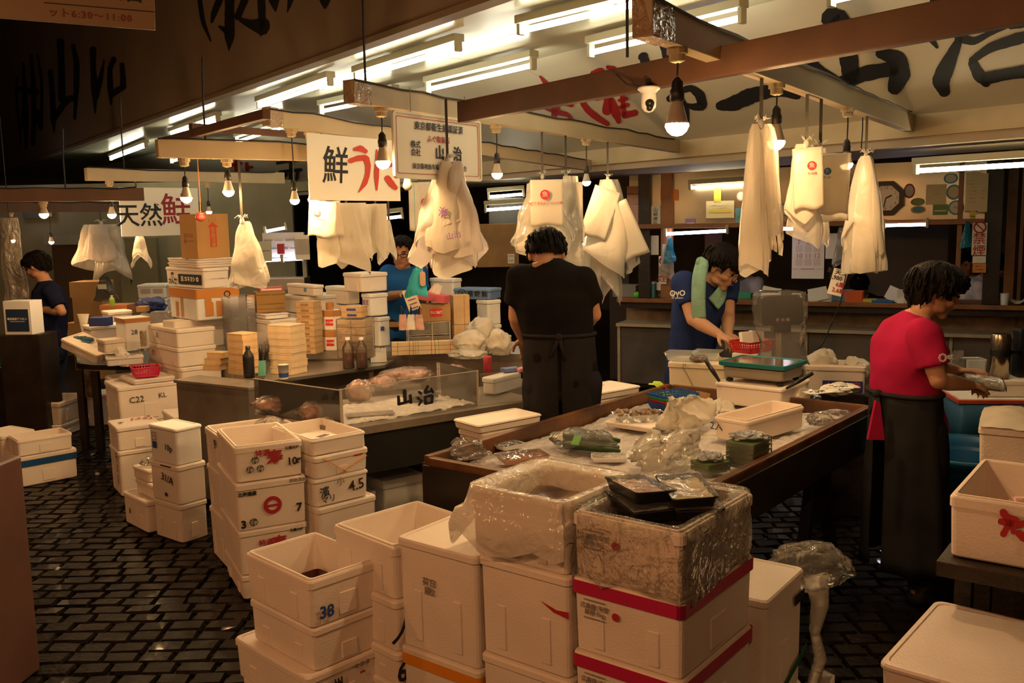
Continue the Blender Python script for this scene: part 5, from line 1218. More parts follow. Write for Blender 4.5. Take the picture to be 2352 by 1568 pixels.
# left ones
o, k = hang(232, 515, bG, 'heavy bundle of grey white bags over the low side table', px_beam=225)
knot(o, BAGW, .03, 0, 11)
for i, (w0, w1, L, ox, m) in enumerate(((45, 95, 110, -22, BAGW), (40, 60, 95, 10, BAGW), (40, 75, 140, 30, BAGC), (40, 70, 85, -6, BAGK))): sheet(o, w0 * k, w1 * k, L * k, m, 111 + i, jag=.3, pl=5, ox=ox * k * .6, oy=-.03 * i, pw=.8)
o, k = hang(320, 541, bE, 'single folded cream bag hanging under the salmon sign', px_beam=320); sheet(o, 12 * k, 42 * k, 76 * k, BAGW, 121, jag=.45, pl=2, pw=.6)
o, k = hang(556, 508, bD, 'large clear bag hanging behind the tall box tower', px_beam=556)
knot(o, BAGC, .018, 0, 12)
for i, (w0, w1, L, ox) in enumerate(((14, 85, 155, 12), (12, 60, 150, 18))): sheet(o, w0 * k, w1 * k, L * k, BAGC, 131 + i, jag=.12, pl=5, ox=ox * k * .6, oy=.03 * i, pw=.6)

# ---------------------------------------------------------------- signs
SIGNW = mat('sign_white', (.78, .75, .66), .45); SIGNC = mat('sign_cream', (.80, .74, .60), .35)
def plane_of(b): n = V((b.d.y, -b.d.x, 0)).normalized(); return b.p, n
def signboard(name, b, corners, m, label, off=0., th=.006, bev=0.):
    """corners TL TR BR BL as pixels on the upright plane through beam b"""
    p0, n = plane_of(b); p0 = p0 + n * off; q = [onplane(*c, p0, n) for c in corners]
    c = sum(q, V()) / 4; w = ((q[1] - q[0]).length + (q[2] - q[3]).length) / 2; h = ((q[0] - q[3]).length + (q[1] - q[2]).length) / 2
    d = ((q[1] - q[0]) + (q[2] - q[3])).normalized(); yaw = math.atan2(d.y, d.x)
    o = empty(name, c, yaw, label, 'sign'); bm = B(); loft(bm, [(w, h, -th / 2, bev or .002), (w, h, th / 2, bev or .002)], M=Matrix.Rotation(pi / 2, 4, 'X')); obj('board', bm, m, o)
    return o, w, h, p0, n
o, w, h, p0, n = signboard('hanging_sign', bB, ((903, 250), (1103, 281), (1102, 421), (899, 404)), SIGNC, 'framed white certificate sign about blowfish handling hung on the beam', off=.045, bev=.02)
bm = B(); loft(bm, [(w, h, 0, .02), (w, h, .012, .02), (w - .024, h - .024, .012, .012), (w - .024, h - .024, 0, .012)], M=Matrix.Translation((0, 0, 0)) @ Matrix.Rotation(pi / 2, 4, 'X')); obj('rim', bm, SIGNC, o)
bm = B(); loft(bm, [(w - .05, h - .05, .0065, .012), (w - .05, h - .05, .0075, .012), (w - .056, h - .056, .0075, .010), (w - .056, h - .056, .0065, .010)], False, False, M=Matrix.Rotation(pi / 2, 4, 'X')); obj('red_line', bm, INKR, o)
fy = -.0085; R90 = (pi / 2, 0, 0); NVI = mat('ink_navy', (.02, .025, .06), .6)
text('東京都衛生局認証済', h * .135, NVI, o, (0, fy, h * .30), R90, .012, spacing=1.1); text('ふぐ取扱店', h * .11, INKR, o, (-.01, fy, h * .12), R90, .012, spacing=1.15)
text('株式\n会社', h * .12, NVI, o, (-w * .27, fy, -h * .045), R90, .01); text('山　治', h * .24, NVI, o, (w * .10, fy, -h * .09), R90, .02); text('東京築地魚市場ふぐ卸売協同組合', h * .095, NVI, o, (0, fy, -h * .31), R90, .006)
for x in (-.3, .32):
    bm = B(); tube(bm, [(x * w, 0, h / 2), (x * w, .0, h / 2 + .12)], .002, 5); obj('wire', bm, METALG, o)
o, w, h, p0, n = signboard('hanging_sign', bC, ((706, 297), (917, 331), (917, 464), (708, 457)), SIGNW, 'white sign reading fresh and sea urchin in black and red', off=.03)
text('鮮', h * .60, SIGNK, o, (-w * .235, -.005, h * .0), R90, .008, shear=.1)
bpy.context.view_layer.update()
URED = mat('sign_vermilion', (.55, .05, .03), .6)
brush([[(830, 1345, 30), (885, 1335, 60), (935, 1365, 40)], [(790, 1450, 45), (860, 1425, 50), (935, 1420, 60), (955, 1490, 50), (950, 1570, 45), (925, 1650, 45), (870, 1730, 10)]], c2, p0 - n * .0, n, URED, o, seed=21, off=.008)
brush([[(1032, 1350, 15), (1036, 1450, 35), (1030, 1570, 48), (1033, 1710, 15)], [(1120, 1500, 20), (1180, 1480, 40), (1240, 1490, 20)], [(1125, 1600, 55), (1170, 1660, 60), (1205, 1695, 40)]], c2, p0, n, URED, o, seed=22, off=.008)
o, w, h, p0, n = signboard('hanging_sign', bE, ((271, 432), (456, 430), (457, 541), (280, 541)), SIGNW, 'white sign reading wild salmon in black and dark red, far left', off=.02)
DRED = mat('sign_darkred', (.25, .015, .03), .6)
text('天然', h * .50, SIGNK, o, (-w * .27, -.005, -h * .10), R90, .012); text('鮭', h * .70, DRED, o, (w * .20, -.005, .0), R90, .008)
for x in (-.3, .3):
    bm = B(); tube(bm, [(x * w, 0, h / 2), (x * w, .0, h / 2 + .10)], .002, 5); obj('wire', bm, METALG, o)
# orange plate sign at the upper left, near
q = [aty(-60, -28, 2.6 * DK), aty(357, 6, 2.75 * DK), aty(357, 70, 2.75 * DK), aty(-60, -2, 2.6 * DK)]
c = (q[1] + q[2]) / 2; d = (aty(355, 70, 2.75 * DK) - aty(-60, 8, 2.60 * DK)); yaw = math.atan2(d.y, d.x); w = .75
tp = aty(357, 70, 2.75 * DK)
o = empty('hanging_sign', tp, yaw, 'dim cream plate with red hours lettering at the upper left corner', 'sign'); o.rotation_euler = (0, RAD(2.0), yaw)
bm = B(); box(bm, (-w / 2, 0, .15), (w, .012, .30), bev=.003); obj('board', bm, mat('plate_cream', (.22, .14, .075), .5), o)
text('ット6:30〜11:00', .030, mat('plate_red', (.16, .015, .01), .6), o, (-.19, -.008, .028), R90, .01, spacing=1.2); text('治', .08, SIGNK, o, (-.07, -.008, .112), R90, .01)
bm = B(); box(bm, (-.16, -.007, .056), (.32, .002, .003)); obj('rule', bm, SIGNK, o)
for x in (-.65, -.1):
    bm = B(); tube(bm, [(x, 0, .30), (x, 0, 3.0)], .004, 5); obj('wire', bm, METALG, o)

# dome camera under the cross beam
p = onplane(1508, 232, xG.location, ND); p = p - ND * .04
o = empty('dome_camera', p, 0, 'white and black dome camera under the bare cross beam', 'camera'); kx = p.y / FPX
bm = B(); lathe(bm, [(.004, .050), (.040, .048), (.042, .040), (.030, .030), (.028, .026)], n=24); obj('base', bm, WHITEP, o, smooth=True)
bm = B(); lathe(bm, [(.026, .028), (.028, .0), (.026, -.025), (.016, -.040), (.001, -.045)], n=24); hs = obj('housing', bm, WHITEP, o, smooth=True)
bm = B(); tube(bm, [(0, -.020, -.012), (0, -.034, -.016)], .016, 16); tube(bm, [(0, -.015, -.03), (0, -.030, -.024)], .012, 12); obj('lens', bm, BLACKP, o, smooth=True)
bm = B(); tube(bm, [(0, .0, .048), (0, .012, .075)], .012, 8); tube(bm, [(-.02, .0, .046), (-.08, .01, .06), (-.12, .02, .10)], .004, 6); obj('cable', bm, BLACKR, o)
# ---------------------------------------------------------------- back counter of the shop at the right
b1, b2 = atz(1418, 684, .93), atz(2420, 703, .93); bd = (b2 - b1).normalized(); bn = V((-bd.y, bd.x, 0)); 
if bn.y < 0: bn = -bn
byaw = math.atan2(bd.y, bd.x); BP = V((b1.x, b1.y, 0))
def bp(px, py, off=0.): return onplane(px, py, BP + bn * off, bn)
BL = (b2 - b1).length
o = empty('back_counter', BP, byaw, 'long wood topped counter with steel panels at the back of the shop', 'counter')
bm = B(); box(bm, (BL / 2, .25, .91), (BL, .55, .04), bev=.005); obj('top', bm, SHELFW, o)
bm = B(); box(bm, (BL / 2, .04, .86), (BL, .03, .06)); obj('edge_board', bm, DARKWOOD, o)
bm = B(); box(bm, (BL / 2, .30, .77), (BL, .03, .24)); obj('inner_board', bm, mat('worn_board', (.30, .20, .12), .7, noise_=.5, nscale=6), o)
bm = B(); box(bm, (BL / 2, .12, .66), (BL, .34, .03)); obj('ledge', bm, mat('ledge_cream', (.48, .40, .28), .6, noise_=.2), o)
x = 0.
while x < BL - .3:
    wd_ = .62; bm = B(); box(bm, (x + wd_ / 2, .06, .34), (wd_ - .04, .02, .58)); obj('steel_panel', bm, mat('panel_steel', (.20, .18, .16), .4, .5, noise_=.3, nscale=3), o)
    bm = B(); box(bm, (x, .05, .34), (.03, .03, .62)); obj('post', bm, mat('ledge_cream', (.48, .40, .28), .6), o); x += wd_
bm = B(); box(bm, (BL / 2, .30, .02), (BL, .4, .04)); obj('plinth', bm, DARKWOOD, o)
# shelf, backing panel and posts
sz = bp(1800, 515).z
def bx(px): return (bp(px, 500) - BP).dot(bd)
x0, x1 = bx(1440), bx(2262)
o = empty('wall_shelf', BP, byaw, 'long brown shelf board with stickered steel panel above the back counter', 'shelf')
bm = B(); box(bm, ((x0 + x1) / 2, .02, sz), (x1 - x0, .16, .045), bev=.003); obj('board', bm, SHELFW, o)
bm = B(); box(bm, ((x0 + x1) / 2, .08, sz + .27), (x1 - x0, .015, .52)); pnl = obj('steel_backing', bm, mat('backing_steel', (.34, .28, .20), .28, .75, noise_=.15, nscale=2, bump=.15, bscale=3), o)
for px, w_, m, l in ((1529, .11, SHELFW, ''), (2283, .13, DARKWOOD, ''), (2205, .04, SHELFW, ''), (1478, .12, DARKWOOD, '')):
    x = bx(px); bm = B(); box(bm, (x, .05 + (.0 if px != 2283 else -.03), (.94 + 2.2) / 2), (w_, .07, 2.2 - .93), bev=.004)
    P(obj('shop_post', bm, m, loc=BP, rot=(0, 0, byaw)), {1529: 'brown post with the no smoking strip behind the person with a towel', 2283: 'dark square post at the right of the shop', 2205: 'thin brown post left of the blue bag', 1478: 'dark post below the pink paper'}[px], 'post')
# things beyond: openings and boards
for px0, px1, off, z0, z1, m, l in ((1400, 1445, .5, 0, 2.2, mat('inner_dark', (.035, .022, .016), .7), 'dark brown board behind the white bag bundle'), (1960, 2180, 2.4, 0, 2.2, mat('inner_greige', (.20, .17, .12), .7), 'greyish inner partition behind the bowed person'),
                                    (2312, 2335, .6, 0, 2.4, SHELFW, 'reddish wooden door frame at the far right'), (2344, 2352, .3, 0, 2.4, SHELFW, 'narrow wooden jamb touching the right edge'), (1620, 1660, 1.2, 0, 2.2, mat('brown_mid', (.16, .075, .04), .6), 'brown inner board behind the head in glasses')):
    p_, q_ = bp(px0, 500, off), bp(px1, 500, off); bm = B(); bar(bm, (p_.x, p_.y, (z0 + z1) / 2), (q_.x, q_.y, (z0 + z1) / 2), .03, z1 - z0); P(obj('inner_board', bm, m), l, 'board')
# lights on the back plane
fluo(bp(1588, 431, -.02), bp(1722, 423, -.02), 'warm tube light above the stickered steel panel', TUBEW, drop=.03)
fluo(bp(1531, 537, -.05), bp(1668, 530, -.05), 'cool tube light under the shelf left of the head in glasses', TUBEC, housing=False)
fluo(bp(1786, 526, -.05), bp(1822, 525, -.05), 'cool tube light under the shelf between the bag bundles', TUBEC, housing=False)
fluo(bp(2034, 517, -.05), bp(2126, 515, -.05), 'cool tube light under the clock', TUBEC, housing=False)
p_, q_ = st(6.15, 0, 2.05), None
pa = onplane(2108, 392, st(5.85, 0, 0), ND); pb_ = onplane(2560, 366, st(5.85, 0, 0), ND)
fluo(pa, pb_, 'long bright tube light at the right edge above the stickers', TUBEW, drop=.04)
# notices and stickers
def flat(px0, py0, px1, py1, m, label, name='notice', cat='notice', off=.062, txt=None, tm=INKG, size=.02, extra=None, n=None, rot=0, group='papers and stickers on the back wall'):
    a_ = bp(px0, py0, off); b_ = bp(px1, py1, off); c = (a_ + b_) / 2; w_ = abs((b_ - a_).dot(bd)); h_ = abs(a_.z - b_.z)
    o = empty(name, c, byaw, label, cat, group); o.rotation_euler = (0, RAD(rot), byaw); bm = B()
    if n: lathe(bm, [(1e-3, .002), (.5, .002), (.5, 0), (1e-3, 0)], n=n, M=Matrix.Rotation(pi / 2, 3, 'X'));
    else: box(bm, (0, 0, 0), (1, .002, 1))
    for v in bm.verts: v.co.x *= w_; v.co.z *= h_
    obj('sheet', bm, m, o)
    if n and extra:
        bm = B(); lathe(bm, [(1e-3, 0), (.38, 0)], n=n, M=Matrix.Rotation(pi / 2, 3, 'X'))
        for v in bm.verts: v.co.x *= w_; v.co.z *= h_; v.co.y = -.0035
        obj('inner_disc', bm, extra, o)
    elif extra:
        bm = B(); box(bm, (0, -.0025, -h_ * .1), (w_ * .8, .001, h_ * .16)); obj('colour_band', bm, extra, o)
    if txt: text(txt, size, tm, o, (0, -.0045, 0), (pi / 2, 0, 0), .005)
    return o
C_ = lambda n_, r, g, b: mat(n_, (r, g, b), .6)
PK, OR, GR, YL, PU, BLU = C_('paper_pink', .62, .36, .30), C_('paper_orange', .70, .26, .06), C_('paper_green', .16, .34, .12), C_('paper_yellow', .75, .60, .08), C_('paper_purple', .28, .20, .45), C_('paper_blue', .12, .34, .5)
flat(1440, 445, 1493, 523, PK, 'large pink paper with small print left of the shelf stickers', txt='━━━━━━━\n──  ───\n── ────\n──  ──\n── ───', size=.03)
flat(1440, 428, 1494, 446, SHELFW, 'brown wooden strip above the pink paper', cat='board', name='name_board')
flat(1495, 472, 1517, 524, PAPER, 'white strip with handwritten vertical name', txt='山\n崎\n康\n弘', tm=SIGNK, size=.046)
flat(1517, 436, 1558, 461, OR, 'orange notice above the purple arch sticker', txt='━━━\n── ─', size=.02, tm=SIGNK)
flat(1521, 465, 1543, 490, PU, 'round purple arch sticker on the steel panel', n=24, extra=C_('sticker_pale', .7, .6, .45), name='sticker', cat='sticker')
flat(1522, 504, 1544, 522, GR, 'green rectangular sticker at the shelf', txt='━━', size=.02, name='sticker', cat='sticker')
flat(1574, 502, 1597, 520, PU, 'small purple and white sticker standing on the shelf', extra=PAPER, name='sticker', cat='sticker')
flat(1622, 462, 1686, 500, PAPERY, 'white document with a yellow band on the steel panel', extra=YL, txt='━━ ─── ─\n── ━━━\n\n', size=.026, tm=INKG)
flat(1640, 430, 1656, 466, YL, 'yellow tape strip holding the banded document', name='tape_strip', cat='tape')
flat(1692, 440, 1712, 462, PK, 'pink round sticker beside the long bag bundle', n=24, extra=PAPER, name='sticker', cat='sticker')
flat(1690, 478, 1706, 513, BLU, 'blue and green landscape card on the shelf', extra=GR, name='postcard', cat='card')
flat(1788, 468, 1812, 496, BLU, 'pale blue ring sticker left of the red printed bags', n=24, extra=PAPER, name='sticker', cat='sticker')
flat(1944, 400, 1966, 492, PALEWOOD2, 'narrow wooden plaque with black vertical writing', txt='安\n心\n安\n全', tm=SIGNK, size=.06)
flat(2076, 422, 2101, 455, C_('sticker_crimson', .45, .06, .14), 'crimson ring sticker right of the clock', n=24, extra=PAPER, name='sticker', cat='sticker')
flat(2128, 424, 2173, 469, PAPERY, 'square pale card with a yellow round shape', txt='━━', size=.025)
flat(2174, 424, 2207, 458, BLU, 'blue ring sticker right of the square pale card', n=24, extra=PAPERY, name='sticker', cat='sticker')
flat(2178, 460, 2214, 493, C_('sticker_cyan', .10, .42, .55), 'cyan ring sticker above the shelf end', n=24, extra=PAPER, name='sticker', cat='sticker', txt='安全', tm=INKG, size=.02)
flat(2168, 398, 2200, 421, BLU, 'blue rimmed sticker close under the long tube light', n=24, extra=PAPER, name='sticker', cat='sticker')
flat(2092, 455, 2124, 472, GR, 'green oval sticker right of the clock', n=24, extra=C_('paper_olive', .35, .35, .15), name='sticker', cat='sticker')
flat(2092, 473, 2126, 490, C_('sticker_amber', .6, .42, .12), 'amber oval sticker below the green oval', n=24, extra=BLU, name='sticker', cat='sticker')
flat(2143, 470, 2177, 493, GR, 'green edged rectangular card above the shelf', extra=PAPERY, txt='━━', size=.02)
flat(2220, 395, 2249, 484, PAPERY, 'cream price list hanging under the long tube light', off=-.05, txt='──\n━─\n──\n─━\n──\n━─\n──', size=.03)
flat(2250, 398, 2267, 487, PAPERY, 'second narrower cream list beside the dark post', off=-.06, txt='─\n━\n─\n━', size=.03)
flat(2228, 483, 2240, 506, YL, 'small yellow tag with green leaf on the shelf end', off=-.04, extra=GR)
nos = flat(2234, 512, 2265, 586, PAPER, 'cream no smoking strip on the dark post', off=-.09, txt='\n禁\n煙', tm=INKR, size=.105)
nos2 = flat(1513, 588, 1531, 652, PAPER, 'cream no smoking strip left of the towel', off=-.02, txt='\n禁\n煙', tm=INKR, size=.085)
for q, r_, z_ in ((nos, .045, .10), (nos2, .03, .09)):
    bm = B(); tube(bm, [(r_ * cos(a), -.005, z_ + r_ * sin(a)) for a in [k * pi / 12 for k in range(25)]], .006, 6, cap=False); tube(bm, [(-r_ * .7, -.005, z_ + r_ * .7), (r_ * .7, -.005, z_ - r_ * .7)], .005, 6); obj('no_smoking_mark', bm, INKR, q)
flat(2234, 588, 2264, 604, PAPER, 'white slip under the right no smoking strip', off=-.09, txt='──', size=.02)
flat(2234, 605, 2264, 626, OR, 'orange slip under the right no smoking strip', off=-.09, txt='━─\n─━', size=.03, tm=SIGNK)
flat(1820, 536, 1892, 640, PAPER, 'white year calendar sheet with red dates', off=.35, txt='7   8   9\n▒ ▒ ▒\n10 11 12\n▒ ▒ ▒\n─ ━━ ─', tm=mat('print_pale_red', (.55, .25, .22), .7), size=.065)
flat(1897, 536, 1922, 594, PAPER, 'blank slip hanging right of the calendar', off=.30)
flat(1495, 541, 1513, 585, PAPER, 'white slip on the dark board beside the brown post', off=.06, txt='─\n─', size=.02)
# octagon clock
c = bp(2035, 455, -.03); R = bp(2080, 455, -.03).x - c.x; R = (bp(2080, 455, -.03) - c).length
o = empty('wall_clock', c, byaw, 'octagonal dark wood wall clock half hidden by a bag bundle', 'clock')
Mx = Matrix.Rotation(pi / 2, 3, 'X') @ Matrix.Rotation(pi / 8, 3, 'Z')
bm = B(); lathe(bm, [(R, -.02), (R * 1.0, .03), (R * .74, .03), (R * .72, .01)], n=8, M=Mx); obj('case', bm, mat('clock_wood', (.03, .010, .007), .3, spec=.2), o)
bm = B(); lathe(bm, [(1e-3, .012), (R * .74, .012)], n=8, M=Mx); obj('dial', bm, mat('clock_dial', (.62, .56, .48), .25), o)
for h_ in range(1, 13):
    a = pi / 2 - h_ * pi / 6; text(str(h_), R * .22, INKG, o, (R * .56 * cos(a), -.0145, R * .56 * sin(a)), (pi / 2, 0, 0), .01, name='numeral')
bm = B(); bar(bm, (0, -.016, 0), (R * .3, -.016, R * .15), .003, .012); bar(bm, (0, -.018, 0), (-R * .1, -.018, -R * .5), .003, .008); obj('hands', bm, SIGNK, o)
# blue bags hanging on posts
for px, py, l, sz_ in ((1538, 545, 'small blue plastic bag hanging by the brown post', 1.), (2222, 508, 'teal plastic bag hanging left of the right no smoking strip', .9)):
    c = bp(px, py, -.08); o = empty('hanging_bag', c, 0, l, 'plastic bag')
    sheet(o, .03, .11 * sz_, .26 * sz_, film('film_blue', (.05, .40, .60), clear=.12, transl=.4, rough=.2, bump=.5), 141, jag=.1, pl=4)
c = bp(1532, 560, -.06); o = empty('hanging_bag', c, 0, 'crumpled clear bag of papers behind the small blue bag', 'plastic bag'); sheet(o, .08, .14, .36, BAGC, 143, jag=.3, pl=4)
c = bp(1936, 520, .2); o = empty('hanging_bag', c, 0, 'clear bag hanging on the inner wall beside the calendar', 'plastic bag'); sheet(o, .06, .16, .38, BAGC, 144, jag=.2, pl=5)
# things on the back counter
def onc(px, off, label, w, d, h, m, name, cat, lid=None, txt=None, kx=1., rot=0):
    c = bp(px, 690, off); c = V((c.x, c.y, .9315)); o = empty(name, c, byaw + RAD(rot), label, cat, 'things on the back counter')
    bm = B(); loft(bm, [(w * .94, d * .94, 0, .006), (w, d, h, .006)] + ([(w * .92, d * .92, h, .006), (w * .88, d * .88, .006, .006)] if lid is None else [])); obj('body', bm, m, o)
    if lid: bm = B(); loft(bm, [(w + .006, d + .006, h + .0005, .006), (w + .006, d + .006, h + .02, .006)]); obj('lid', bm, lid, o)
    if txt: text(txt, h * .4, SIGNK, o, (0, -d / 2 - .004, h * .5), (pi / 2, 0, 0))
    return o
onc(1494, .12, 'blue and white carton beside the water bottle on the back counter', .10, .06, .14, BLU, 'carton', 'carton', lid=WHITEP)
onc(1440, .2, 'dull grey file box at the left end of the back counter', .26, .2, .12, C_('box_grey', .22, .22, .20), 'file_box', 'box')
onc(1885, .10, 'white document tray with blue rim beside the price note', .22, .18, .07, WHITEP, 'document_tray', 'tray')
onc(1925, .16, 'transparent blue case on the back counter', .26, .16, .10, mat('clear_blue', (.25, .45, .6), .2, trans=.3), 'case', 'case')
onc(1962, .06, 'orange plastic tray in front of the bowed person', .16, .15, .10, C_('plastic_orange', .75, .14, .03), 'desk_tray', 'tray')
onc(2028, .04, 'flat blue tray on the back counter', .19, .12, .025, C_('plastic_blue', .04, .18, .5), 'flat_tray', 'tray')
onc(1994, .06, 'thin yellow folder lying on the back counter', .14, .10, .008, YL, 'folder', 'folder', lid=YL)
onc(1830, .05, 'small box with red white print left of the calendar', .08, .06, .05, C_('print_red', .5, .1, .08), 'small_box', 'box', lid=WHITEP)
onc(2072, .03, 'white leaning order cards near the short haired person', .10, .02, .10, PAPER, 'order_card', 'card', lid=PAPER, rot=10)
onc(1700, .25, 'green case behind the person with the towel', .24, .12, .05, C_('plastic_green', .03, .35, .16), 'green_case', 'case')
onc(1555, .10, 'white machine with cables on the back counter', .22, .16, .08, WHITEP, 'label_printer', 'machine', lid=WHITEP)
# cup, bottle, green sponge, towel
def onp(px, off): c = bp(px, 690, off); return V((c.x, c.y, .9315))
bm = B(); lathe(bm, [(.030, 0), (.038, .10), (.035, .10), (.028, .004), (.001, .004)], n=20); P(obj('paper_cup', bm, WHITEP, smooth=True, loc=onp(2307, .02)), 'white paper cup on the counter at the right', 'cup')
bm = B(); ell(bm, (0, 0, .03), (.045, .035, .032)); P(obj('sponge_ball', bm, C_('bright_green', .10, .6, .05), smooth=True, loc=onp(1465, .05)), 'bright green round scrubber on the back counter', 'sponge')
def bottle(c, h, r, label, m, liq=None, cap=WHITEP, group=None, lab=None, lf=.5, name='bottle'):
    o = empty(name, c, 0, label, 'bottle', group)
    bm = B(); lathe(bm, [(.001, 0), (r * .95, .002), (r, .012), (r, h * .62), (r * .95, h * .70), (r * .45, h * .85), (r * .36, h * .90), (r * .36, h * .93)], n=20); obj('shell', bm, m, o, smooth=True)
    if liq: bm = B(); lathe(bm, [(.001, .004), (r * .93, .006), (r * .93, h * lf), (.001, h * lf)], n=20); obj('liquid', bm, liq, o, smooth=True)
    bm = B(); lathe(bm, [(r * .42, h * .91), (r * .42, h), (.001, h)], n=16); obj('cap', bm, cap, o, smooth=True)
    if lab: bm = B(); lathe(bm, [(r * 1.012, h * .25), (r * 1.012, h * .52)], n=20); obj('wrapper', bm, lab, o, smooth=True)
    return o
PETG = film('bottle_clear', (.8, .8, .78), clear=.90, rough=.05, bump=0)
bottle(onp(1518, .14), .30, .045, 'clear water bottle by the brown post', PETG, lab=PAPER)
bm = B(); grid(bm, lambda u, v: V(((u - .5) * .3, (v - .5) * .16, .03 + .02 * sin(u * 12) * (1 - v) + .02 * noise.noise(V((u * 5, v * 5, 1))))), 24, 12); P(obj('cloth', bm, PAPER, smooth=True, loc=onp(2345, .1), rot=(0, 0, byaw)), 'white crumpled cloth beside the paper cup', 'cloth')
# papers sticking up
for px, y_, r_, l, off in ((1770, 655, 12, 'white papers leaning above the scale display', -.02), (1878, 655, -12, 'folded white sheet standing right of the calendar', .0), (2058, 655, 25, 'tilted white clipboard near the bowed person', .02)):
    c = onp(px, off); bm = B(); box(bm, (0, 0, .07), (.17, .003, .12), rot=(RAD(-12), RAD(r_), 0)); box(bm, (.01, .012, .065), (.16, .003, .12), rot=(RAD(-18), RAD(r_ - 6), 0)); P(obj('paper_sheets', bm, PAPER, loc=c, rot=(0, 0, byaw)), l, 'papers')
# handwritten price note on its cord
c = aty(1924, 648, 5.0 * DK); o = empty('price_note', c, RAD(-20), 'hand written price note hung on a black cord over the table', 'note')
bm = B(); box(bm, (0, 0, 0), (.085, .002, .16), rot=(0, RAD(14), 0)); obj('sheet', bm, PAPER, o); text('鯛 天然\n3,980', .035, SIGNK, o, (-.008, -.004, .045), (pi / 2, RAD(14), 0)); text('6尾\n2,680', .035, INKR, o, (.01, -.004, -.035), (pi / 2, RAD(14), 0))
k0 = aty(1979, 220, 5.0 * DK) - c
bm = B(); pts = [aty(px, py, 5.0 * DK) - c for px, py in ((1979, 222), (1978, 300), (1970, 420), (1958, 520), (1948, 600), (1938, 650), (1930, 695), (1912, 740), (1892, 790), (1872, 812))]; tube(bm, pts, .004, 5); obj('cord', bm, BLACKR, o, smooth=True)
# ---------------------------------------------------------------- middle and left interior
def st_on(px, py, s_): return aty(px, py, (8.8 + (s_ - 7.6) * .6) * DK)
MIDS = 7.6
fluo(st_on(1118, 482, MIDS), st_on(1204, 476, MIDS), 'bright tube light right of the big fan bundle', TUBEM); fluo(st_on(1125, 452, MIDS + .3), st_on(1200, 446, MIDS + .3), 'thin tube light high behind the big fan bundle', TUBEM)
fluo(st_on(888, 501, MIDS), st_on(922, 497, MIDS), 'short looking tube light above the blue polo person', TUBEM)
fluo(st_on(610, 598, MIDS), st_on(645, 596, MIDS), 'purple white tube light low on the left shelf', TUBEC, housing=False); fluo(st_on(652, 596, MIDS), st_on(694, 594, MIDS), 'second purple white tube light beside it', TUBEC, housing=False)
fluo(st_on(612, 531, MIDS + .3), st_on(655, 523, MIDS + .3), 'pale tube light above the left paper shelf', TUBEC, housing=False)
def stbox(px0, py0, px1, py1, s_, d_, m, label, name, cat, txt=None, tm=SIGNK, size=.05, kind=None, group=None):
    a_, b_ = st_on(px0, py0, s_), st_on(px1, py1, s_); c = (a_ + b_) / 2; w_ = abs(b_.x - a_.x); h_ = abs(a_.z - b_.z)
    o = empty(name, c, 0, label, cat, group); bm = B(); box(bm, (0, d_ / 2, 0), (w_, d_, h_), bev=.003); obj('board', bm, m, o)
    if txt: text(txt, size, tm, o, (0, -.005, 0), (pi / 2, 0, 0))
    return o
stbox(1094, 515, 1192, 612, MIDS, .35, mat('hardboard', (.36, .20, .07), .55, noise_=.3, nscale=5), 'brown wooden wall cupboard right of the fan bundle', 'wall_cupboard', 'cupboard')
stbox(1166, 583, 1182, 605, MIDS - .02, .005, PAPER, 'white note on the brown wall cupboard', 'note', 'note', txt='─\n─', size=.05)
stbox(1122, 455, 1204, 512, MIDS + .35, .2, C_('cabinet_dark', .04, .04, .035), 'dark shelf compartment above the wall cupboard', 'shelf_unit', 'shelf')
stbox(602, 535, 700, 590, MIDS + .1, .05, C_('paper_wall', .55, .52, .44), 'pale notice covered board at the left inside', 'notice_board', 'board', txt='━ ─ ━━\n─ ━ ─', size=.09, tm=INKG)
stbox(676, 540, 712, 596, MIDS - .1, .01, PAPER, 'white calendar hanging inside left of the cream bags', 'calendar', 'calendar', txt='▒▒\n▒▒', size=.08, tm=INKG)
stbox(560, 555, 625, 600, MIDS - .3, .01, C_('sheet_greenish', .5, .5, .42), 'tilted printed sheet behind the large clear bag', 'printed_sheet', 'sheet', txt='━━━', size=.08, tm=INKG)
stbox(636, 560, 652, 583, MIDS - .15, .05, INKR, 'small red and white can on the left inner shelf', 'can', 'can')
stbox(694, 595, 708, 700, MIDS, .06, mat('post_greenish', (.30, .28, .18), .6, noise_=.4), 'thin greenish post inside, left of the cream bags', 'inner_post', 'post')
stbox(600, 640, 700, 665, MIDS - .2, .3, STEEL, 'steel work ledge inside behind the foam boxes', 'work_ledge', 'ledge')
stbox(970, 420, 985, 700, 5.6, .06, mat('bamboo', (.45, .24, .08), .5, noise_=.3), 'orange bamboo coloured pillar behind the fan bundle', 'bamboo_pillar', 'pillar')
# bamboo leaves
c = st_on(952, 500, 5.3); o = empty('bamboo_sprig', c, 0, 'green bamboo sprig left of the fan bundle', 'plant'); bm = B(); rn = random.Random(2)
tube(bm, [(0, 0, -.15), (.01, 0, .12)], .003, 5); obj('stem', bm, GR, o); bm = B()
for i in range(16):
    a = rn.uniform(-1.2, 1.2); L = rn.uniform(.06, .11); z = rn.uniform(-.04, .1); d = V((sin(a), rn.uniform(-.3, .3), cos(a))); n_ = V((cos(a), 0, -sin(a))) * .006; p = V((0, 0, z))
    bm.faces.new([bm.verts.new(q) for q in (p, p + d * L * .4 + n_, p + d * L, p + d * L * .4 - n_)])
obj('leaves', bm, mat('leaf_green', (.06, .16, .05), .5), o)
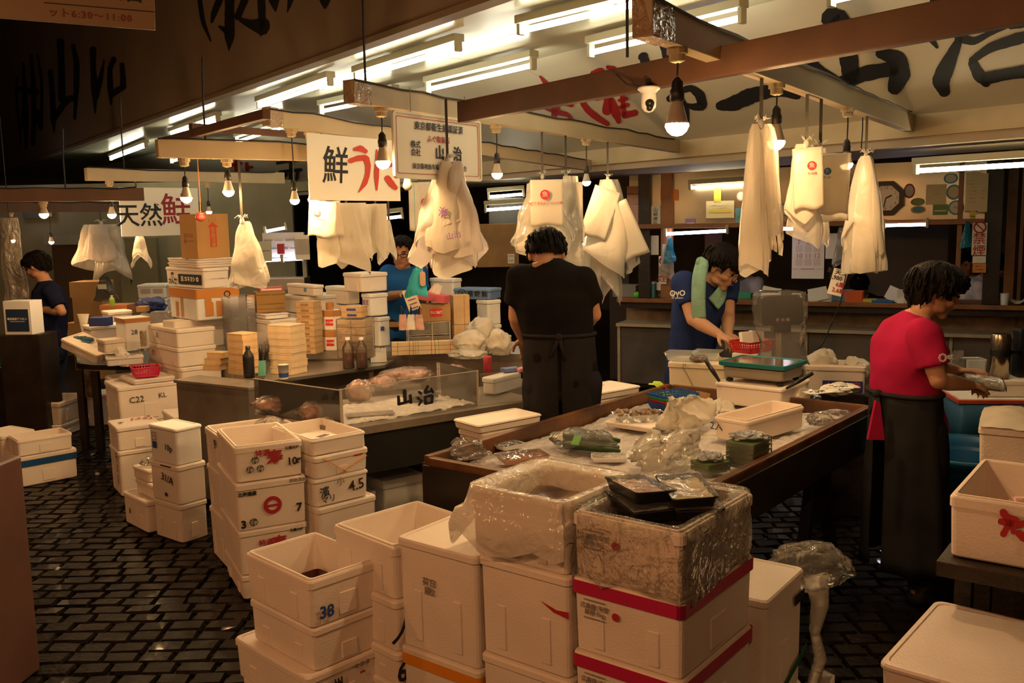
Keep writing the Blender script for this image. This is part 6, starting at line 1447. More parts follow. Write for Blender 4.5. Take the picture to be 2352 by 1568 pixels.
# far left: curtain wall, shutters, brown boxes, posters
def farb(px0, py0, px1, py1, y, d_, m, label, name, cat, txt=None, tm=SIGNK, size=.1, yaw=0., group=None):
    a_, b_ = aty(px0, py0, y * DK), aty(px1, py1, y * DK); c = (a_ + b_) / 2; w_, h_ = abs(b_.x - a_.x), abs(a_.z - b_.z)
    o = empty(name, V((c.x, c.y, c.z)), yaw, label, cat, group); bm = B(); box(bm, (0, d_ / 2, 0), (w_, d_, h_), bev=.004); obj('body', bm, m, o)
    if txt: text(txt, size, tm, o, (0, -.006, 0), (pi / 2, 0, 0))
    return o
WALLG = mat('far_green_wall', (.24, .22, .13), .7, noise_=.25, nscale=2)
wl = farb(-200, 430, 700, 1050, 11.5, .1, mat('far_olive', (.34, .30, .19), .75, noise_=.3, nscale=1), None, 'wall_far', None); wl['kind'] = 'structure'
farb(270, 548, 372, 760, 11.2, .1, WALLG, 'pale green shutter door at the far left back', 'shutter', 'shutter')
farb(98, 540, 250, 560, 11.2, .2, C_('metal_pale', .30, .30, .27), 'pale metal header over the dark doorway', 'header', 'header')
farb(118, 560, 242, 800, 11.3, .05, C_('door_brown', .085, .045, .025), 'dark brown doorway curtain at the far left', 'door_curtain', 'curtain')
farb(50, 440, 120, 500, 11.4, .05, C_('panel_grey', .12, .12, .09), 'grey wall panel behind the far left bulbs', 'wall_panel', 'panel')
farb(37, 436, 66, 460, 11.0, .05, emit('window_light', (.8, .85, 1.0), 6), 'small bright window opening at the far left', 'lit_window', 'window')
for i in range(3): foam(At((aty(357, 650, 9.0 * DK) + V((0, .02 * i, 0))), .30, .34, .1, [1.13, .98, .82][i]), .145 if i < 2 else .81, 'far pale foam box with printed labels, %s of three' % ('top', 'middle', 'bottom')[i], 'closed', m=FOAMC, group='far foam boxes with labels', panels=False, texts=[('R', .3, .5, '▒▒', .05, INKG), ('R', .72, .5, '▒▒', .05, INKG)])
for i, (px0, py0, px1, py1) in enumerate(((158, 648, 232, 682), (165, 682, 238, 740), (150, 742, 236, 800), (170, 800, 236, 870))):
    farb(px0, py0, px1, py1, 9.0 - .0 * i, .35, CARD, 'shaded brown carton, number %s from the top of the far stack' % ('one', 'two', 'three', 'four')[i], 'carton', 'carton', group='far brown cartons')
# silver film strips and poster case at the left edge
c = aty(20, 500, 7.6 * DK); o = empty('film_curtain', c, 0, 'crinkled silver film strips hanging at the left edge', 'film'); sheet(o, .16, .20, .80, film('film_silver', (.5, .47, .4), clear=.15, transl=.2, rough=.08, bump=1.6, bscale=9, spec=1.2), 151, jag=.1, pl=7, th=.25)
bm = B(); tube(bm, [(0, 0, 0), (0, 0, .9)], .004, 5); obj('cord', bm, BLACKR, o)
c = aty(40, 730, 6.75 * DK); o = empty('poster_case', c, RAD(-8), 'white framed case with navy label at the left edge', 'case'); w_ = 68 * 6.75 * DK / FPX; h_ = 78 * 6.75 * DK / FPX
bm = B(); box(bm, (0, .08, 0), (w_, .16, h_), bev=.005); obj('body', bm, WHITEP, o); bm = B(); box(bm, (0, -.002, -.02), (w_ * .82, .003, h_ * .66)); obj('navy_label', bm, mat('label_navy', (.02, .04, .09), .4), o)
text('株式会社アコミン\n━━━━━━', .022, PAPER, o, (0, -.006, -.02), (pi / 2, 0, 0)); 
st_ = aty(40, 790, 6.75 * DK); bm = B(); box(bm, (0, .15, (c.z - h_ / 2) / 2), (.34, .30, c.z - h_ / 2 - .002), bev=.01); P(obj('dark_stand', bm, DARKWOOD, loc=(c.x, c.y, 0)), 'dark stand under the navy labelled case', 'stand')
farb(-20, 805, 78, 842, 6.9, .25, C_('crate_blue', .03, .13, .2), 'dim blue crate at the left edge behind the walking person', 'plastic_crate', 'crate')
P(obj('crate_stand', (lambda bm: (box(bm, (0, 0, .3), (.32, .2, .6)), bm)[1])(B()), DARKWOOD, loc=(aty(12, 842, 7.05 * DK).x, 7.02 * DK, -.02 + aty(20, 842, 6.9 * DK).z - .6)), 'dark support under the dim blue crate', 'stand')
# ---------------------------------------------------------------- helpers for things on tables
def PB(pN, pL, pR, yt, Y_, yaw=45):
    """upright box: near edge at column pN and depth Y_, left face reaching pL, right face reaching pR, top of the near edge at row yt"""
    n = aty(pN, yt, Y_); a = RAD(yaw); ex, ey = V((cos(a), sin(a), 0)), V((-sin(a), cos(a), 0))
    def solve(d, px):
        lo, hi = 0, 3.
        for _ in range(40):
            m_ = (lo + hi) / 2
            if (project(n + d * m_)[0] - px) * (1 if d is ex else -1) > 0: hi = m_
            else: lo = m_
        return lo
    dx, dy = solve(ex, pR), solve(ey, pL); f = At(n + ex * dx / 2 + ey * dy / 2, dx, dy, a, n.z); f.n = n; f.npx = (pN, yt); return f
def blob(name, c, r, m, label, cat, amp=.12, sc=8, seed=0, rz=0, kind=None, group=None, flatb=True, wrap=None, folds=0):
    bm = B(); R = bmesh.ops.create_icosphere(bm, subdivisions=4, radius=1); big = max(r)
    for v in bm.verts:
        q = v.co.copy(); n_ = noise.noise_vector(q * sc * .25 + V((seed * 3.7, seed, 1))) * amp * 2 + noise.noise_vector(q * sc + V((seed, 1, 2))) * amp * .6
        k = 1 - folds * abs(sin(math.atan2(q.y, q.x) * 7 + seed + q.z * 3)) * (.5 + .5 * q.z)
        p = V((q.x * k + n_.x, q.y * k + n_.y, q.z + n_.z)); p = V((p.x * r[0], p.y * r[1], p.z * r[2])) + V((0, 0, r[2] * .96))
        if flatb and p.z < .002: p.z = .002
        v.co = p
    if wrap:
        o = empty(name, c, rz, label, cat, group); obj('contents', bm, m, o, smooth=True)
        b2_ = B(); R = bmesh.ops.create_icosphere(b2_, subdivisions=4, radius=1)
        for v in b2_.verts:
            q = v.co.copy(); n_ = noise.noise_vector(q * 3.2 + V((seed, 5, 1))) * .22 + noise.noise_vector(q * 9 + V((seed, 5, 1))) * .08
            p = q + n_; p = V((p.x * r[0] * 1.15, p.y * r[1] * 1.15, p.z * r[2] * 1.12)) + V((0, 0, r[2])); p.z = max(p.z, .001); v.co = p
        obj('film', b2_, wrap, o, smooth=True); return o
    o = obj(name, bm, m, smooth=True, loc=c, rot=(0, 0, rz)); return P(o, label, cat, group, kind)
def slabs(base_c, n_, w, d, h, yaw, m, label, name, group, jit=.004, words=None, mark=None, cat='box'):
    """a pile of thin boxes, each one a thing of its own; base_c is the middle of the lowest one's base"""
    rn = random.Random(int(base_c.x * 1000)); first = None
    for i in range(n_):
        where = words[i] if words else ('lowest', 'second', 'third', 'fourth', 'fifth', 'sixth', 'seventh', 'eighth', 'ninth', 'tenth')[i] + (' from the bottom' if i else '')
        loc = V(base_c) + V((rn.uniform(-jit, jit), rn.uniform(-jit, jit), i * h)); rz = yaw + rn.uniform(-.03, .03)
        if first is None:
            first = empty(name, loc, rz, label + ', ' + where, cat, group)
            bm = B(); box(bm, (0, 0, h * .40), (w, d, h * .78), bev=.0015, seg=1); obj('body', bm, m, first)
            bm = B(); box(bm, (0, 0, h * .90), (w * 1.01, d * 1.01, h * .17)); obj('lid', bm, m, first)
            if mark: bm = B(); box(bm, (0, -d / 2 - .0008, h * .42), (w * .45, .0015, h * .4)); obj('printed_mark', bm, mark, first)
        else: dup(first, loc, rz, label + ', ' + where)
bt = bpy.context.view_layer.update
# ledge of the fish counter
o = next(q for q in SC.objects if q.name == 'fish_counter'); off = o.location.copy(); LGZ = .78
ps = [atz(*q, LGZ) for q in ((604, 876), (884, 838), (1085, 828), (905, 826), (625, 832))]
bm = B(); prism(bm, rel([ps[0], ps[1], ps[3], ps[4]]), LGZ - .02, LGZ); obj('rear_ledge', bm, STEEL, o)
for q in (ps[0].lerp(ps[3], .12), ps[1].lerp(ps[4], .12)):
    bm = B(); box(bm, V((q.x, q.y, .38)) - off.xy.to_3d(), (.03, .03, .76)); obj('leg', bm, STEELD, o)

# ---------------------------------------------------------------- the box tower and the boxes in front of it
TG = 'boxes of the tower in the middle left'
f = PB(405, 332, 495, 757, 5.88 * DK, 42); f.h = .14; foam(f, .135, 'large blank foam box standing at the foot of the tower', 'closed', group=TG, panels=False, texts=[('L', .4, .5, '▒', .04, INKG)])
g = under(f, .135); foam(g, .14, 'foam box with faint red scribble, second at the tower foot', 'closed', group=TG, panels=False, texts=[('L', .25, .5, 'P2', .06, INKR, 0)])
g = under(g, .14, .02, 0, 0, 1.06, 1.06); foam(g, .18, 'foam box with pinkish stain, third at the tower foot', 'closed', group=TG, panels=False)
g = under(g, .18); foam(g, g.z - .001, 'tall foam box under the pinkish stained one', 'closed', group=TG, panels=False)
f0 = PB(400, 372, 522, 735, 6.0 * DK, 48); z0 = DZ + .002
f = f0; f.z = aty(400, 738, 6.0 * DK).z; foam(f, f.z - z0, 'foam box carrying the orange taped one in the tower', 'closed', group=TG, lid=.06)
h = aty(452, 672, 6.0 * DK).z - f.z; f2 = PB(450, 386, 550, 672, 5.98 * DK, 42); zt = aty(452, 664, 6.0 * DK).z
f2.z = zt; foam(f2, zt - f.z - .002, 'battered foam box with wide orange tape round its top', 'closed', m=FOAMC, group=TG, tapes=[('ALL', .70, .995, mat('tape_orange_brown', (.55, .22, .05), .35))], panels=False, texts=[('R', .7, .78, 'Q', .07, MARK)])
for fc, u_, v_, w_, hh in (('L', .30, .30, .03, .12), ('L', .48, .38, .025, .15), ('R', .28, .35, .06, .10), ('R', .52, .35, .055, .11), ('R', .26, .66, .05, .05)):
    loc, rot = FACE[fc](f2, u_, v_, f2.h); bm = B(); box(bm, (0, 0, 0), (w_, hh, .001)); obj('tape_strip', bm, mat('tape_orange_brown', (.55, .22, .05), .35), f2.o, loc=loc, rot=rot)
f3 = PB(466, 379, 527, 620, 6.0 * DK, 46); zt3 = aty(466, 616, 6.0 * DK).z; f3.z = zt3
foam(f3, zt3 - zt - .002, 'saury foam box with black printed label in the tower', 'closed', group=TG, panels=False, lid=.025, texts=[('L', .20, .42, '煤\nさん茉', .045, SIGNK, .03), ('R', .6, .45, '── ━━ ─', .025, INKG)])
loc, rot = FACE['L'](f3, .66, .42, f3.h); bm = B(); box(bm, (0, 0, 0), (f3.dy * .60, .075, .001)); q_ = obj('black_label', bm, SIGNK, f3.o, loc=loc, rot=rot); text('活 カネヨシ ◎', .042, PAPER, q_, (0, 0, .0012), (0, 0, 0), .02)
z4 = zt3
for i in range(2):
    f4 = PB(451, 383, 547, 600, 6.0 * DK, 42); f4.z = z4 + .034; foam(f4, .032, ('lower', 'upper')[i] + ' of two white foam lids under the cardboard carton', 'closed', group=TG, panels=False, lid=.01, name='foam_sheet', cat='foam lid'); z4 += .034
zc = aty(449, 492, 6.0 * DK).z; f5 = PB(449, 411, 523, 492, 6.0 * DK, 50)
o = empty('carton', (f5.c.x, f5.c.y, z4 + .002), f5.yaw, 'brown cardboard carton with a red up arrow on top of the tower', 'carton'); hh = zc - z4
bm = B(); box(bm, (0, 0, hh / 2), (f5.dx, f5.dy, hh), bev=.003); obj('body', bm, mat('cardboard_warm', (.50, .27, .09), .8, noise_=.08, nscale=5), o)
bm = B(); box(bm, (0, 0, hh), (.06, f5.dy + .002, .002)); box(bm, (0, -f5.dy / 2 - .001, hh * .9), (.06, .002, hh * .2)); obj('tape', bm, BROWN, o)
AR = mat('arrow_red', (.55, .06, .02), .6)
bm = B(); y_ = -f5.dy / 2 - .0015; vs = [bm.verts.new((x * .055, y_, hh * z)) for x, z in ((-.5, .25), (.5, .25), (.5, .70), (.85, .70), (0, .82), (-.85, .70), (-.5, .70))]; bm.faces.new(vs); obj('red_arrow', bm, AR, o)
text('取\n扱\n注\n意', .038, mat('cardboard_warm', (.5, .27, .09)), o, (0, y_ - .001, hh * .46), (pi / 2, 0, 0), .02); text('おうい\n● ━━', .04, mat('faint_print', (.25, .12, .07), .7), o, (-f5.dx / 2 - .002, 0, hh * .45), (pi / 2, 0, -pi / 2), .0)
# red ornament on a cord in front of it
c = aty(461, 497, 5.0 * DK); o = empty('red_ornament', c, 0, 'small red pot shaped ornament hanging by the carton', 'ornament'); bm = B(); lathe(bm, [(.001, -.03), (.025, -.022), (.032, -.005), (.022, .012), (.03, .022), (.001, .024)], n=16); obj('pot', bm, mat('pot_red', (.25, .03, .02), .4), o, smooth=True)
bm = B(); tube(bm, [(0, 0, .02), (.003, 0, .15), (0, 0, bD.z - c.z + .2)], .003, 5); obj('cord', bm, mat('cord_red', (.4, .12, .04), .7), o)
# clear tray piles
CLT = film('tray_clear', (.85, .78, .78), clear=.88, transl=.3, rough=.08, bump=.1)
def traypile(px, py, z, n_, w, d, step, yaw, label, m=CLT, name='tray_pile'):
    c = atz(px, py, z); c.z = z + .001; o = empty(name, c, RAD(yaw), label, 'trays')
    for i in range(n_):
        bm = B(); k = i * step; loft(bm, [(w * .9, d * .9, k, .01), (w * .985, d * .985, k + step * 2.0, .01), (w, d, k + step * 2.0, .01), (w, d, k + step * 2.2, .01)], True, False); obj('clear_tray', bm, m, o)
    return o
traypile(553, 800, DZ, 20, .20, .16, .0185, 40, 'tall pile of clear plastic trays beside the tower'); traypile(608, 806, DZ, 10, .20, .13, .0125, 42, 'lower pile of clear plastic trays behind the wooden boxes')
# boxes between the trays and the blue polo
MG = 'foam boxes piled in front of the blue polo'
def st_box(pN, pL, pR, yt, yb, Y_, label, yaw=42, kind='closed', m=FOAM, **k):
    f = PB(pN, pL, pR, yt, Y_, yaw); h = f.z - aty(pN, yb, Y_).z; foam(f, h, label, kind, m=m, group=MG, panels=k.pop('panels', False), **k); return f
f = PB(622, 570, 692, 737, 5.95 * DK, 42); foam(f, f.z - DZ - .001, 'white foam box behind the small wooden crates', 'closed', group=MG)
f_ = PB(610, 585, 665, 722, 6.02 * DK, 42); f_.z = f.z + .04; foam(f_, .038, 'white foam lid between the clear trays and thin wooden pile', 'closed', group=MG, panels=False, lid=.01, name='foam_sheet', cat='foam lid')
c_ = PB(588, 580, 655, 672, 6.12 * DK, 25); o = empty('carton', (c_.c.x, c_.c.y, f_.z + .002), c_.yaw, 'brown carton with green print behind the clear trays', 'carton'); hh = c_.z - f_.z
bm = B(); box(bm, (0, 0, hh / 2), (c_.dx, max(c_.dy, .12), hh), bev=.003); obj('body', bm, mat('carton_olive', (.34, .19, .06), .8), o); text('━━━ ━━━\n\n─ ━━━━\n─ ── ━━', .035, mat('print_olive', (.15, .13, .03), .7), o, (0, -max(c_.dy, .12) / 2 - .002, hh * .5), (pi / 2, 0, 0))
zt = c_.z + .002
o = empty('tape_box', (c_.c.x + .01, c_.c.y, zt), .45, 'red rimmed flat box with white print on the brown carton', 'box'); bm = B(); box(bm, (0, 0, .016), (.17, .10, .032), bev=.002); obj('body', bm, C_('print_red', .5, .05, .05), o); bm = B(); box(bm, (0, -.051, .015), (.15, .002, .012)); obj('label', bm, PAPER, o)
for (pN, pL, pR, yt, yb, Y_, l, kw) in ((720, 657, 745, 655, 681, 6.2, 'foam box with a light blue label lying on others', dict(texts=[('L', .7, .5, '■', .04, BLU)])),
        (700, 640, 790, 681, 722, 6.25, 'foam box under the light blue labelled one', {}), (700, 640, 800, 723, 806, 6.25, 'foam box behind the brown taped round tubs', {}),
        (797, 745, 828, 660, 700, 6.3, 'foam box left of the tall white pile', {}), (797, 742, 832, 702, 806, 6.32, 'foam box low behind the wrapped wooden bundle', {}),
        (829, 786, 891, 628, 672, 6.05, 'top foam box of the tall white pile by the blue polo', dict(panels=True)), (850, 828, 892, 675, 727, 6.06, 'foam box with purple handwriting in the tall white pile', dict(m=FOAMC, texts=[('L', .5, .6, '接文', .045, INKP, 0)])),
        (870, 845, 897, 729, 806, 6.07, 'foam box with small blue sticker in the tall white pile', dict(m=FOAMC, texts=[('R', .25, .6, '■', .04, INKB)]))):
    f = PB(pN, pL, pR, yt, Y_ * DK - .08, 42); zb = aty(pN, yb, Y_ * DK - .08).z; foam(f, f.z - max(zb, DZ + .001) - .002, l, 'closed', group=MG, panels=kw.pop('panels', False), **kw)
# round tubs with brown tape
def tub(z, label, c, r=.078, h=.145):
    o = empty('taped_tub', (c.x, c.y, z), .3, label, 'tub', 'taped foam tubs'); bm = B(); lathe(bm, [(r * .86, 0), (r, .01), (r, h)], n=8, cap=True); obj('body', bm, FOAM, o)
    bm = B(); lathe(bm, [(r * 1.01, h * .70), (r * 1.015, h * 1.0), (r * .9, h * 1.004)], n=8); obj('tape', bm, BROWN, o)
    for a, x in ((0, .02), (1.2, 0)):
        bm = B(); box(bm, (0, 0, 0), (.055, .002, .045)); q = obj('red_label', bm, C_('label_red', .62, .03, .04), o, loc=(r * .94 * sin(a - .35), -r * .94 * cos(a - .35), h * .42), rot=(0, 0, a - .35)); text('うに仙鳳', .014, PAPER, q, (0, -.002, 0), (pi / 2, 0, 0), .01)
c = atz(762, 806, DZ); c = c + V((0, .05, 0)); tub(DZ + .001, 'lower white tub with brown tape and red label', c); tub(DZ + .147, 'upper white tub with brown tape and red label', c)
bm = B(); lathe(bm, [(.028, 0), (.028, .05), (.020, .05), (.020, 0), (.028, 0)], n=24); P(obj('tape_roll', bm, BROWN, smooth=False, loc=(c.x - .01, c.y, DZ + .294)), 'brown tape roll standing on the upper tub', 'tape')
# wooden box piles
c = atz(712, 812, DZ) + V((0, .04, 0)); slabs(V((c.x, c.y, DZ + .001)), 9, .14, .11, .041, RAD(-20), PALEWOOD, 'thin wooden urchin box left of the taped tubs', 'wooden_box', 'thin wooden boxes by the tubs', mark=mat('stamp_brown', (.35, .2, .1), .7))
c = atz(664, 856, LGZ) + V((0, .0, 0)); slabs(V((c.x, c.y, LGZ + .001)), 7, .185, .15, .046, RAD(-28), PALEWOOD2, 'pale film wrapped wooden box behind the small cup', 'wooden_box', 'pale wooden boxes wrapped in film', mark=None)
c = atz(560, 858, .80); slabs(V((c.x, c.y, .802)), 6, .15, .12, .044, RAD(-35), PALEWOOD, 'reddish wooden box in the pile behind the black bottle', 'wooden_box', 'wooden boxes on the steel tank')
c = atz(498, 850, .80); slabs(V((c.x, c.y, .802)), 3, .12, .09, .040, RAD(-15), PALEWOOD, 'small empty wooden crate on the left of the steel tank', 'wooden_crate', 'small crates on the steel tank', jit=.02)
c = atz(816, 822, DZ) + V((0, .05, 0)); o = empty('wooden_bundle', (c.x, c.y, DZ + .001), RAD(-20), 'bundle of pale wooden boxes tied and wrapped in film', 'bundle')
for i in range(5):
    for j in range(2): bm = B(); box(bm, ((j - .5) * .105, 0, .026 + i * .052), (.102, .12, .048), bev=.001, seg=1); obj('wooden_box', bm, PALEWOOD2, o)
bm = B(); box(bm, (0, 0, .13), (.222, .136, .272), bev=.01); noisy(bm, .004, 20); obj('film', bm, FILM, o, smooth=True)
slabs(V((c.x, c.y, DZ + .275)), 2, .15, .10, .038, RAD(-15), PALEWOOD, 'small wooden box on the wrapped bundle', 'wooden_box', 'boxes on the wrapped bundle', mark=INKB)
c = atz(975, 812, DZ) + V((0, -.02, 0)); o = empty('bamboo_bundle', (c.x, c.y, DZ + .001), RAD(7), 'long bundle of bamboo boxes tied with green and red strings', 'bundle')
for i in range(3):
    for j in range(3): bm = B(); box(bm, ((j - 1) * .148, 0, .015 + i * .030), (.145, .06, .028), bev=.001, seg=1); obj('wooden_box', bm, PALEWOOD2, o)
for x, m_ in ((-.18, GR), (-.10, INKR), (-.04, GR), (.05, INKR), (.10, GR), (.18, INKR), (-.06, BROWN)):
    bm = B(); box(bm, (x, 0, .045), (.003, .064, .092)); obj('string', bm, m_, o)
# steel top small things
c = atz(573, 868, .80); bottle(V((c.x, c.y, .802)), .20, .035, 'black glass bottle with a paper label on the steel tank', BLACKP, cap=BLACKP, lab=None)
c = atz(600, 862, LGZ); o = empty('tool_holder', (c.x, c.y, LGZ + .001), .2, 'teal holder with scissors and black handles', 'holder'); bm = B(); loft(bm, [(.06, .05, 0, .01), (.07, .06, .10, .01), (.064, .054, .10, .01), (.055, .045, .01, .01)]); obj('cup', bm, C_('teal', .12, .38, .32), o)
for i, (x, a) in enumerate(((-.02, -.2), (.015, .25), (.0, .05))): bm = B(); tube(bm, [(x, 0, .02), (x + a * .1, 0, .14), (x + a * .13, 0, .20)], [.006, .012, .008], 8); obj('handle', bm, BLACKP, o, smooth=True)
c = atz(652, 870, LGZ); o = empty('printed_cup', (c.x, c.y, LGZ + .001), 0, 'white cup with blue print in front of the pale boxes', 'cup'); bm = B(); lathe(bm, [(.028, 0), (.034, .09), (.036, .09), (.030, .092), (.001, .09)], n=20); obj('body', bm, WHITEP, o, smooth=True); bm = B(); lathe(bm, [(.0296, .012), (.0312, .04)], n=20); obj('blue_print', bm, INKB, o, smooth=True)
AMB = mat('amber_liquid', (.35, .10, .02), .15, trans=.4)
for px, l in ((801, 'left one of two amber liquid bottles behind the acrylic'), (832, 'right one of two amber liquid bottles behind the acrylic')): c = atz(px, 846, LGZ); bottle(V((c.x, c.y, LGZ + .001)), .21, .038, l, PETG, AMB, group='amber bottles', lf=.5)
c = atz(870, 832, LGZ); o = empty('desk_calendar', (c.x, c.y, LGZ + .001), .2, 'white ring bound desk calendar right of the amber bottles', 'calendar'); bm = B(); box(bm, (0, 0, .05), (.11, .003, .10), rot=(RAD(-18), 0, 0)); obj('pages', bm, PAPER, o); bm = B(); box(bm, (0, .034, .05), (.11, .003, .10), rot=(RAD(18), 0, 0)); obj('stand', bm, PAPER, o); bm = B(); [tube(bm, [(x, .016, .095), (x, .016, .106)], .004, 5) for x in (-.04, -.02, .02, .04)]; obj('rings', bm, METALG, o)
# drawer unit group
d_ = aty(985, 810, 5.95 * DK); dz = DZ + .001; o = empty('drawer_unit', (d_.x, d_.y, dz), RAD(12), 'small clear plastic drawer unit below the carton with red label', 'drawers')
bm = B(); box(bm, (0, 0, .10), (.30, .16, .005)); box(bm, (0, 0, .002), (.30, .16, .004)); box(bm, (0, 0, .19), (.30, .16, .006)); [box(bm, (x, 0, .095), (.008, .16, .19)) for x in (-.148, 0.02, .148)]; obj('frame', bm, mat('drawer_frame', (.5, .45, .36), .4), o)
for i in range(2):
    for x, w_ in ((-.064, .155), (.084, .118)): bm = B(); box(bm, (x, -.076, .05 + i * .095), (w_, .004, .08), bev=.003); obj('drawer', bm, film('drawer_clear', (.5, .45, .38), clear=.4, rough=.15, bump=.1), o)
o = empty('carton', (d_.x + .05, d_.y, dz + .195), RAD(14), 'light brown carton with a red urchin label on the drawer unit', 'carton'); bm = B(); box(bm, (0, 0, .06), (.21, .15, .12), bev=.003); obj('body', bm, CARD, o); bm = B(); box(bm, (0, -.076, .062), (.085, .002, .055)); q = obj('red_label', bm, C_('label_red', .62, .03, .04), o); text('うに仙鳳', .022, PAPER, q, (0, -.0785, .062), (pi / 2, 0, 0))
o = empty('tissue_box', (d_.x + .04, d_.y - .01, dz + .32), RAD(-20), 'pink tissue box with a white tissue on the light brown carton', 'tissue box'); o.rotation_euler = (0, RAD(8), RAD(-20)); bm = B(); box(bm, (0, 0, .045), (.22, .11, .055), bev=.004); obj('body', bm, C_('tissue_pink', .62, .12, .16), o)
bm = B(); grid(bm, lambda u, v: V(((u - .5) * .10 * (1 - v * .3) + .03 * v, .02 * sin(u * 6), .072 + v * .075 - .02 * abs(u - .5) * v)), 12, 8); obj('tissue', bm, PAPER, o, smooth=True)
for i, (px, m_) in enumerate(((925, PK), (944, PAPER), (962, PK))):
    c = aty(px, 722, 5.72 * DK); o = empty('cloth_pouch', c, RAD(5), ('left salmon', 'middle cream', 'right salmon')[i] + ' coloured pouch holding tools beside the carton', 'pouch', 'tool pouches'); sheet(o, .045, .06, .11, m_, 161 + i, jag=.05, pl=3, th=.35); bm = B(); tube(bm, [(0, 0, -.05), (.0, 0, .03), (.01 * (i - 1), 0, .06)], [.006, .008, .003], 6); obj('tool', bm, BLACKP, o); bm = B(); box(bm, (0, .028, .0), (.02, .05, .008)); obj('clip', bm, METALG, o)
c = aty(940, 672, 5.75 * DK); o = empty('striped_card', c, RAD(0), 'tilted cream card with pink bars beside the blue net', 'card'); o.rotation_euler = (0, RAD(-18), 0); bm = B(); box(bm, (0, 0, -.05), (.09, .003, .15)); obj('sheet', bm, PAPERY, o); bm = B(); [box(bm, (0, -.003, -.02 - i * .03), (.055, .002, .008)) for i in range(4)]; obj('pink_bars', bm, INKP, o)
c = aty(957, 615, 5.4 * DK); o = empty('net_bag', c, 0, 'bright turquoise net hanging in front of the blue polo', 'net'); sheet(o, .02, .135, .20, C_('turquoise', .03, .42, .52), 165, jag=.12, pl=5, th=.3, pw=.45); bm = B(); tube(bm, [(0, 0, 0), (.012, 0, .03), (0, 0, .05), (-.012, 0, .03), (0, 0, 0)], .004, 6); tube(bm, [(0, 0, .05), (0, 0, .55)], .002, 4); obj('hook', bm, C_('turquoise', .03, .42, .52), o)
c = aty(971, 640, 5.38 * DK); o = empty('beige_tag', c, 0, 'rounded beige tag with holes hanging beside the turquoise net', 'tag'); bm = B(); loft(bm, [(.036, .095, 0, .016), (.036, .095, .006, .016)], M=Matrix.Rotation(pi / 2, 4, 'X')); obj('plate', bm, C_('beige', .62, .42, .28), o); bm = B(); tube(bm, [(0, 0, .045), (-.004, 0, .12), (-.01, 0, .52)], .0015, 4); obj('cord', bm, PAPER, o)
f = PB(1040, 1033, 1077, 678, 5.95 * DK, 20); 
for i, (z0_, z1_, l) in enumerate(((DZ + .001, .998, 'lower tall box of thin wooden boards right of the drawers'), (1.0, f.z, 'upper tall box of thin wooden boards tied with string'))):
    o = empty('wooden_case', (f.c.x, f.c.y, z0_), f.yaw, l, 'wooden case', 'tall wooden cases'); bm = B(); box(bm, (0, 0, (z1_ - z0_) / 2), (f.dx, .10, z1_ - z0_ - .001), bev=.002); obj('boards', bm, PALEWOOD, o); bm = B(); box(bm, (.02, 0, (z1_ - z0_) / 2), (.003, .104, z1_ - z0_)); obj('string', bm, BROWN, o)
# blue crate pile
f = PB(1120, 1092, 1152, 690, 6.2 * DK, 40); foam(f, f.z - DZ - .12, 'upper pale foam box under the blue crate', 'closed', m=FOAMC, group=MG, panels=False); g = under(f, .1); g.z = DZ + .118; foam(g, .117, 'lower pale foam box under the blue crate', 'closed', m=FOAMC, group=MG, panels=False)
g = PB(1126, 1040, 1153, 663, 6.22 * DK, 62); g.z = f.z + .085; foam(g, .083, 'blue foam crate with black characters', 'closed', m=C_('foam_blue', .13, .22, .42), group=MG, panels=False, texts=[('L', .35, .5, '⊕ 桶', .05, SIGNK, .01), ('L', .75, .5, '蝦 鮪', .05, SIGNK, .01)])
f = PB(1040, 985, 1062, 640, 6.5 * DK, 50); h_ = f.z - (DZ + .0); foam(f, h_ * .45, 'grey white foam box high behind the wooden case', 'closed', m=FOAMC, group=MG, panels=False); f.h = h_ * .45; g = under(f, .1); foam(g, g.z - DZ - .001, 'grey white foam box low behind the wooden case', 'closed', m=FOAMC, group=MG, panels=False)
# white carrier bags with goods
for i, (px, py, r_, l) in enumerate(((1105, 806, (.10, .09, .13), 'tall rounded white carrier bag left of the person in black'), (1085, 822, (.12, .08, .085), 'front white carrier bag with soft folds'), (1148, 822, (.09, .07, .09), 'white carrier bag with red print near the person in black'), (1075, 832, (.13, .07, .035), 'low spread plastic sheet in front of the carrier bags'))):
    c = aty(px, py, 5.72 * DK - (.12, .25, .22, .38)[i]); blob('carrier_bag', V((c.x, c.y, DZ + .001)), r_, BAGW if i < 3 else BAGC, l, 'plastic bag', .16, 6, i + 2, group='white carrier bags', folds=.12)
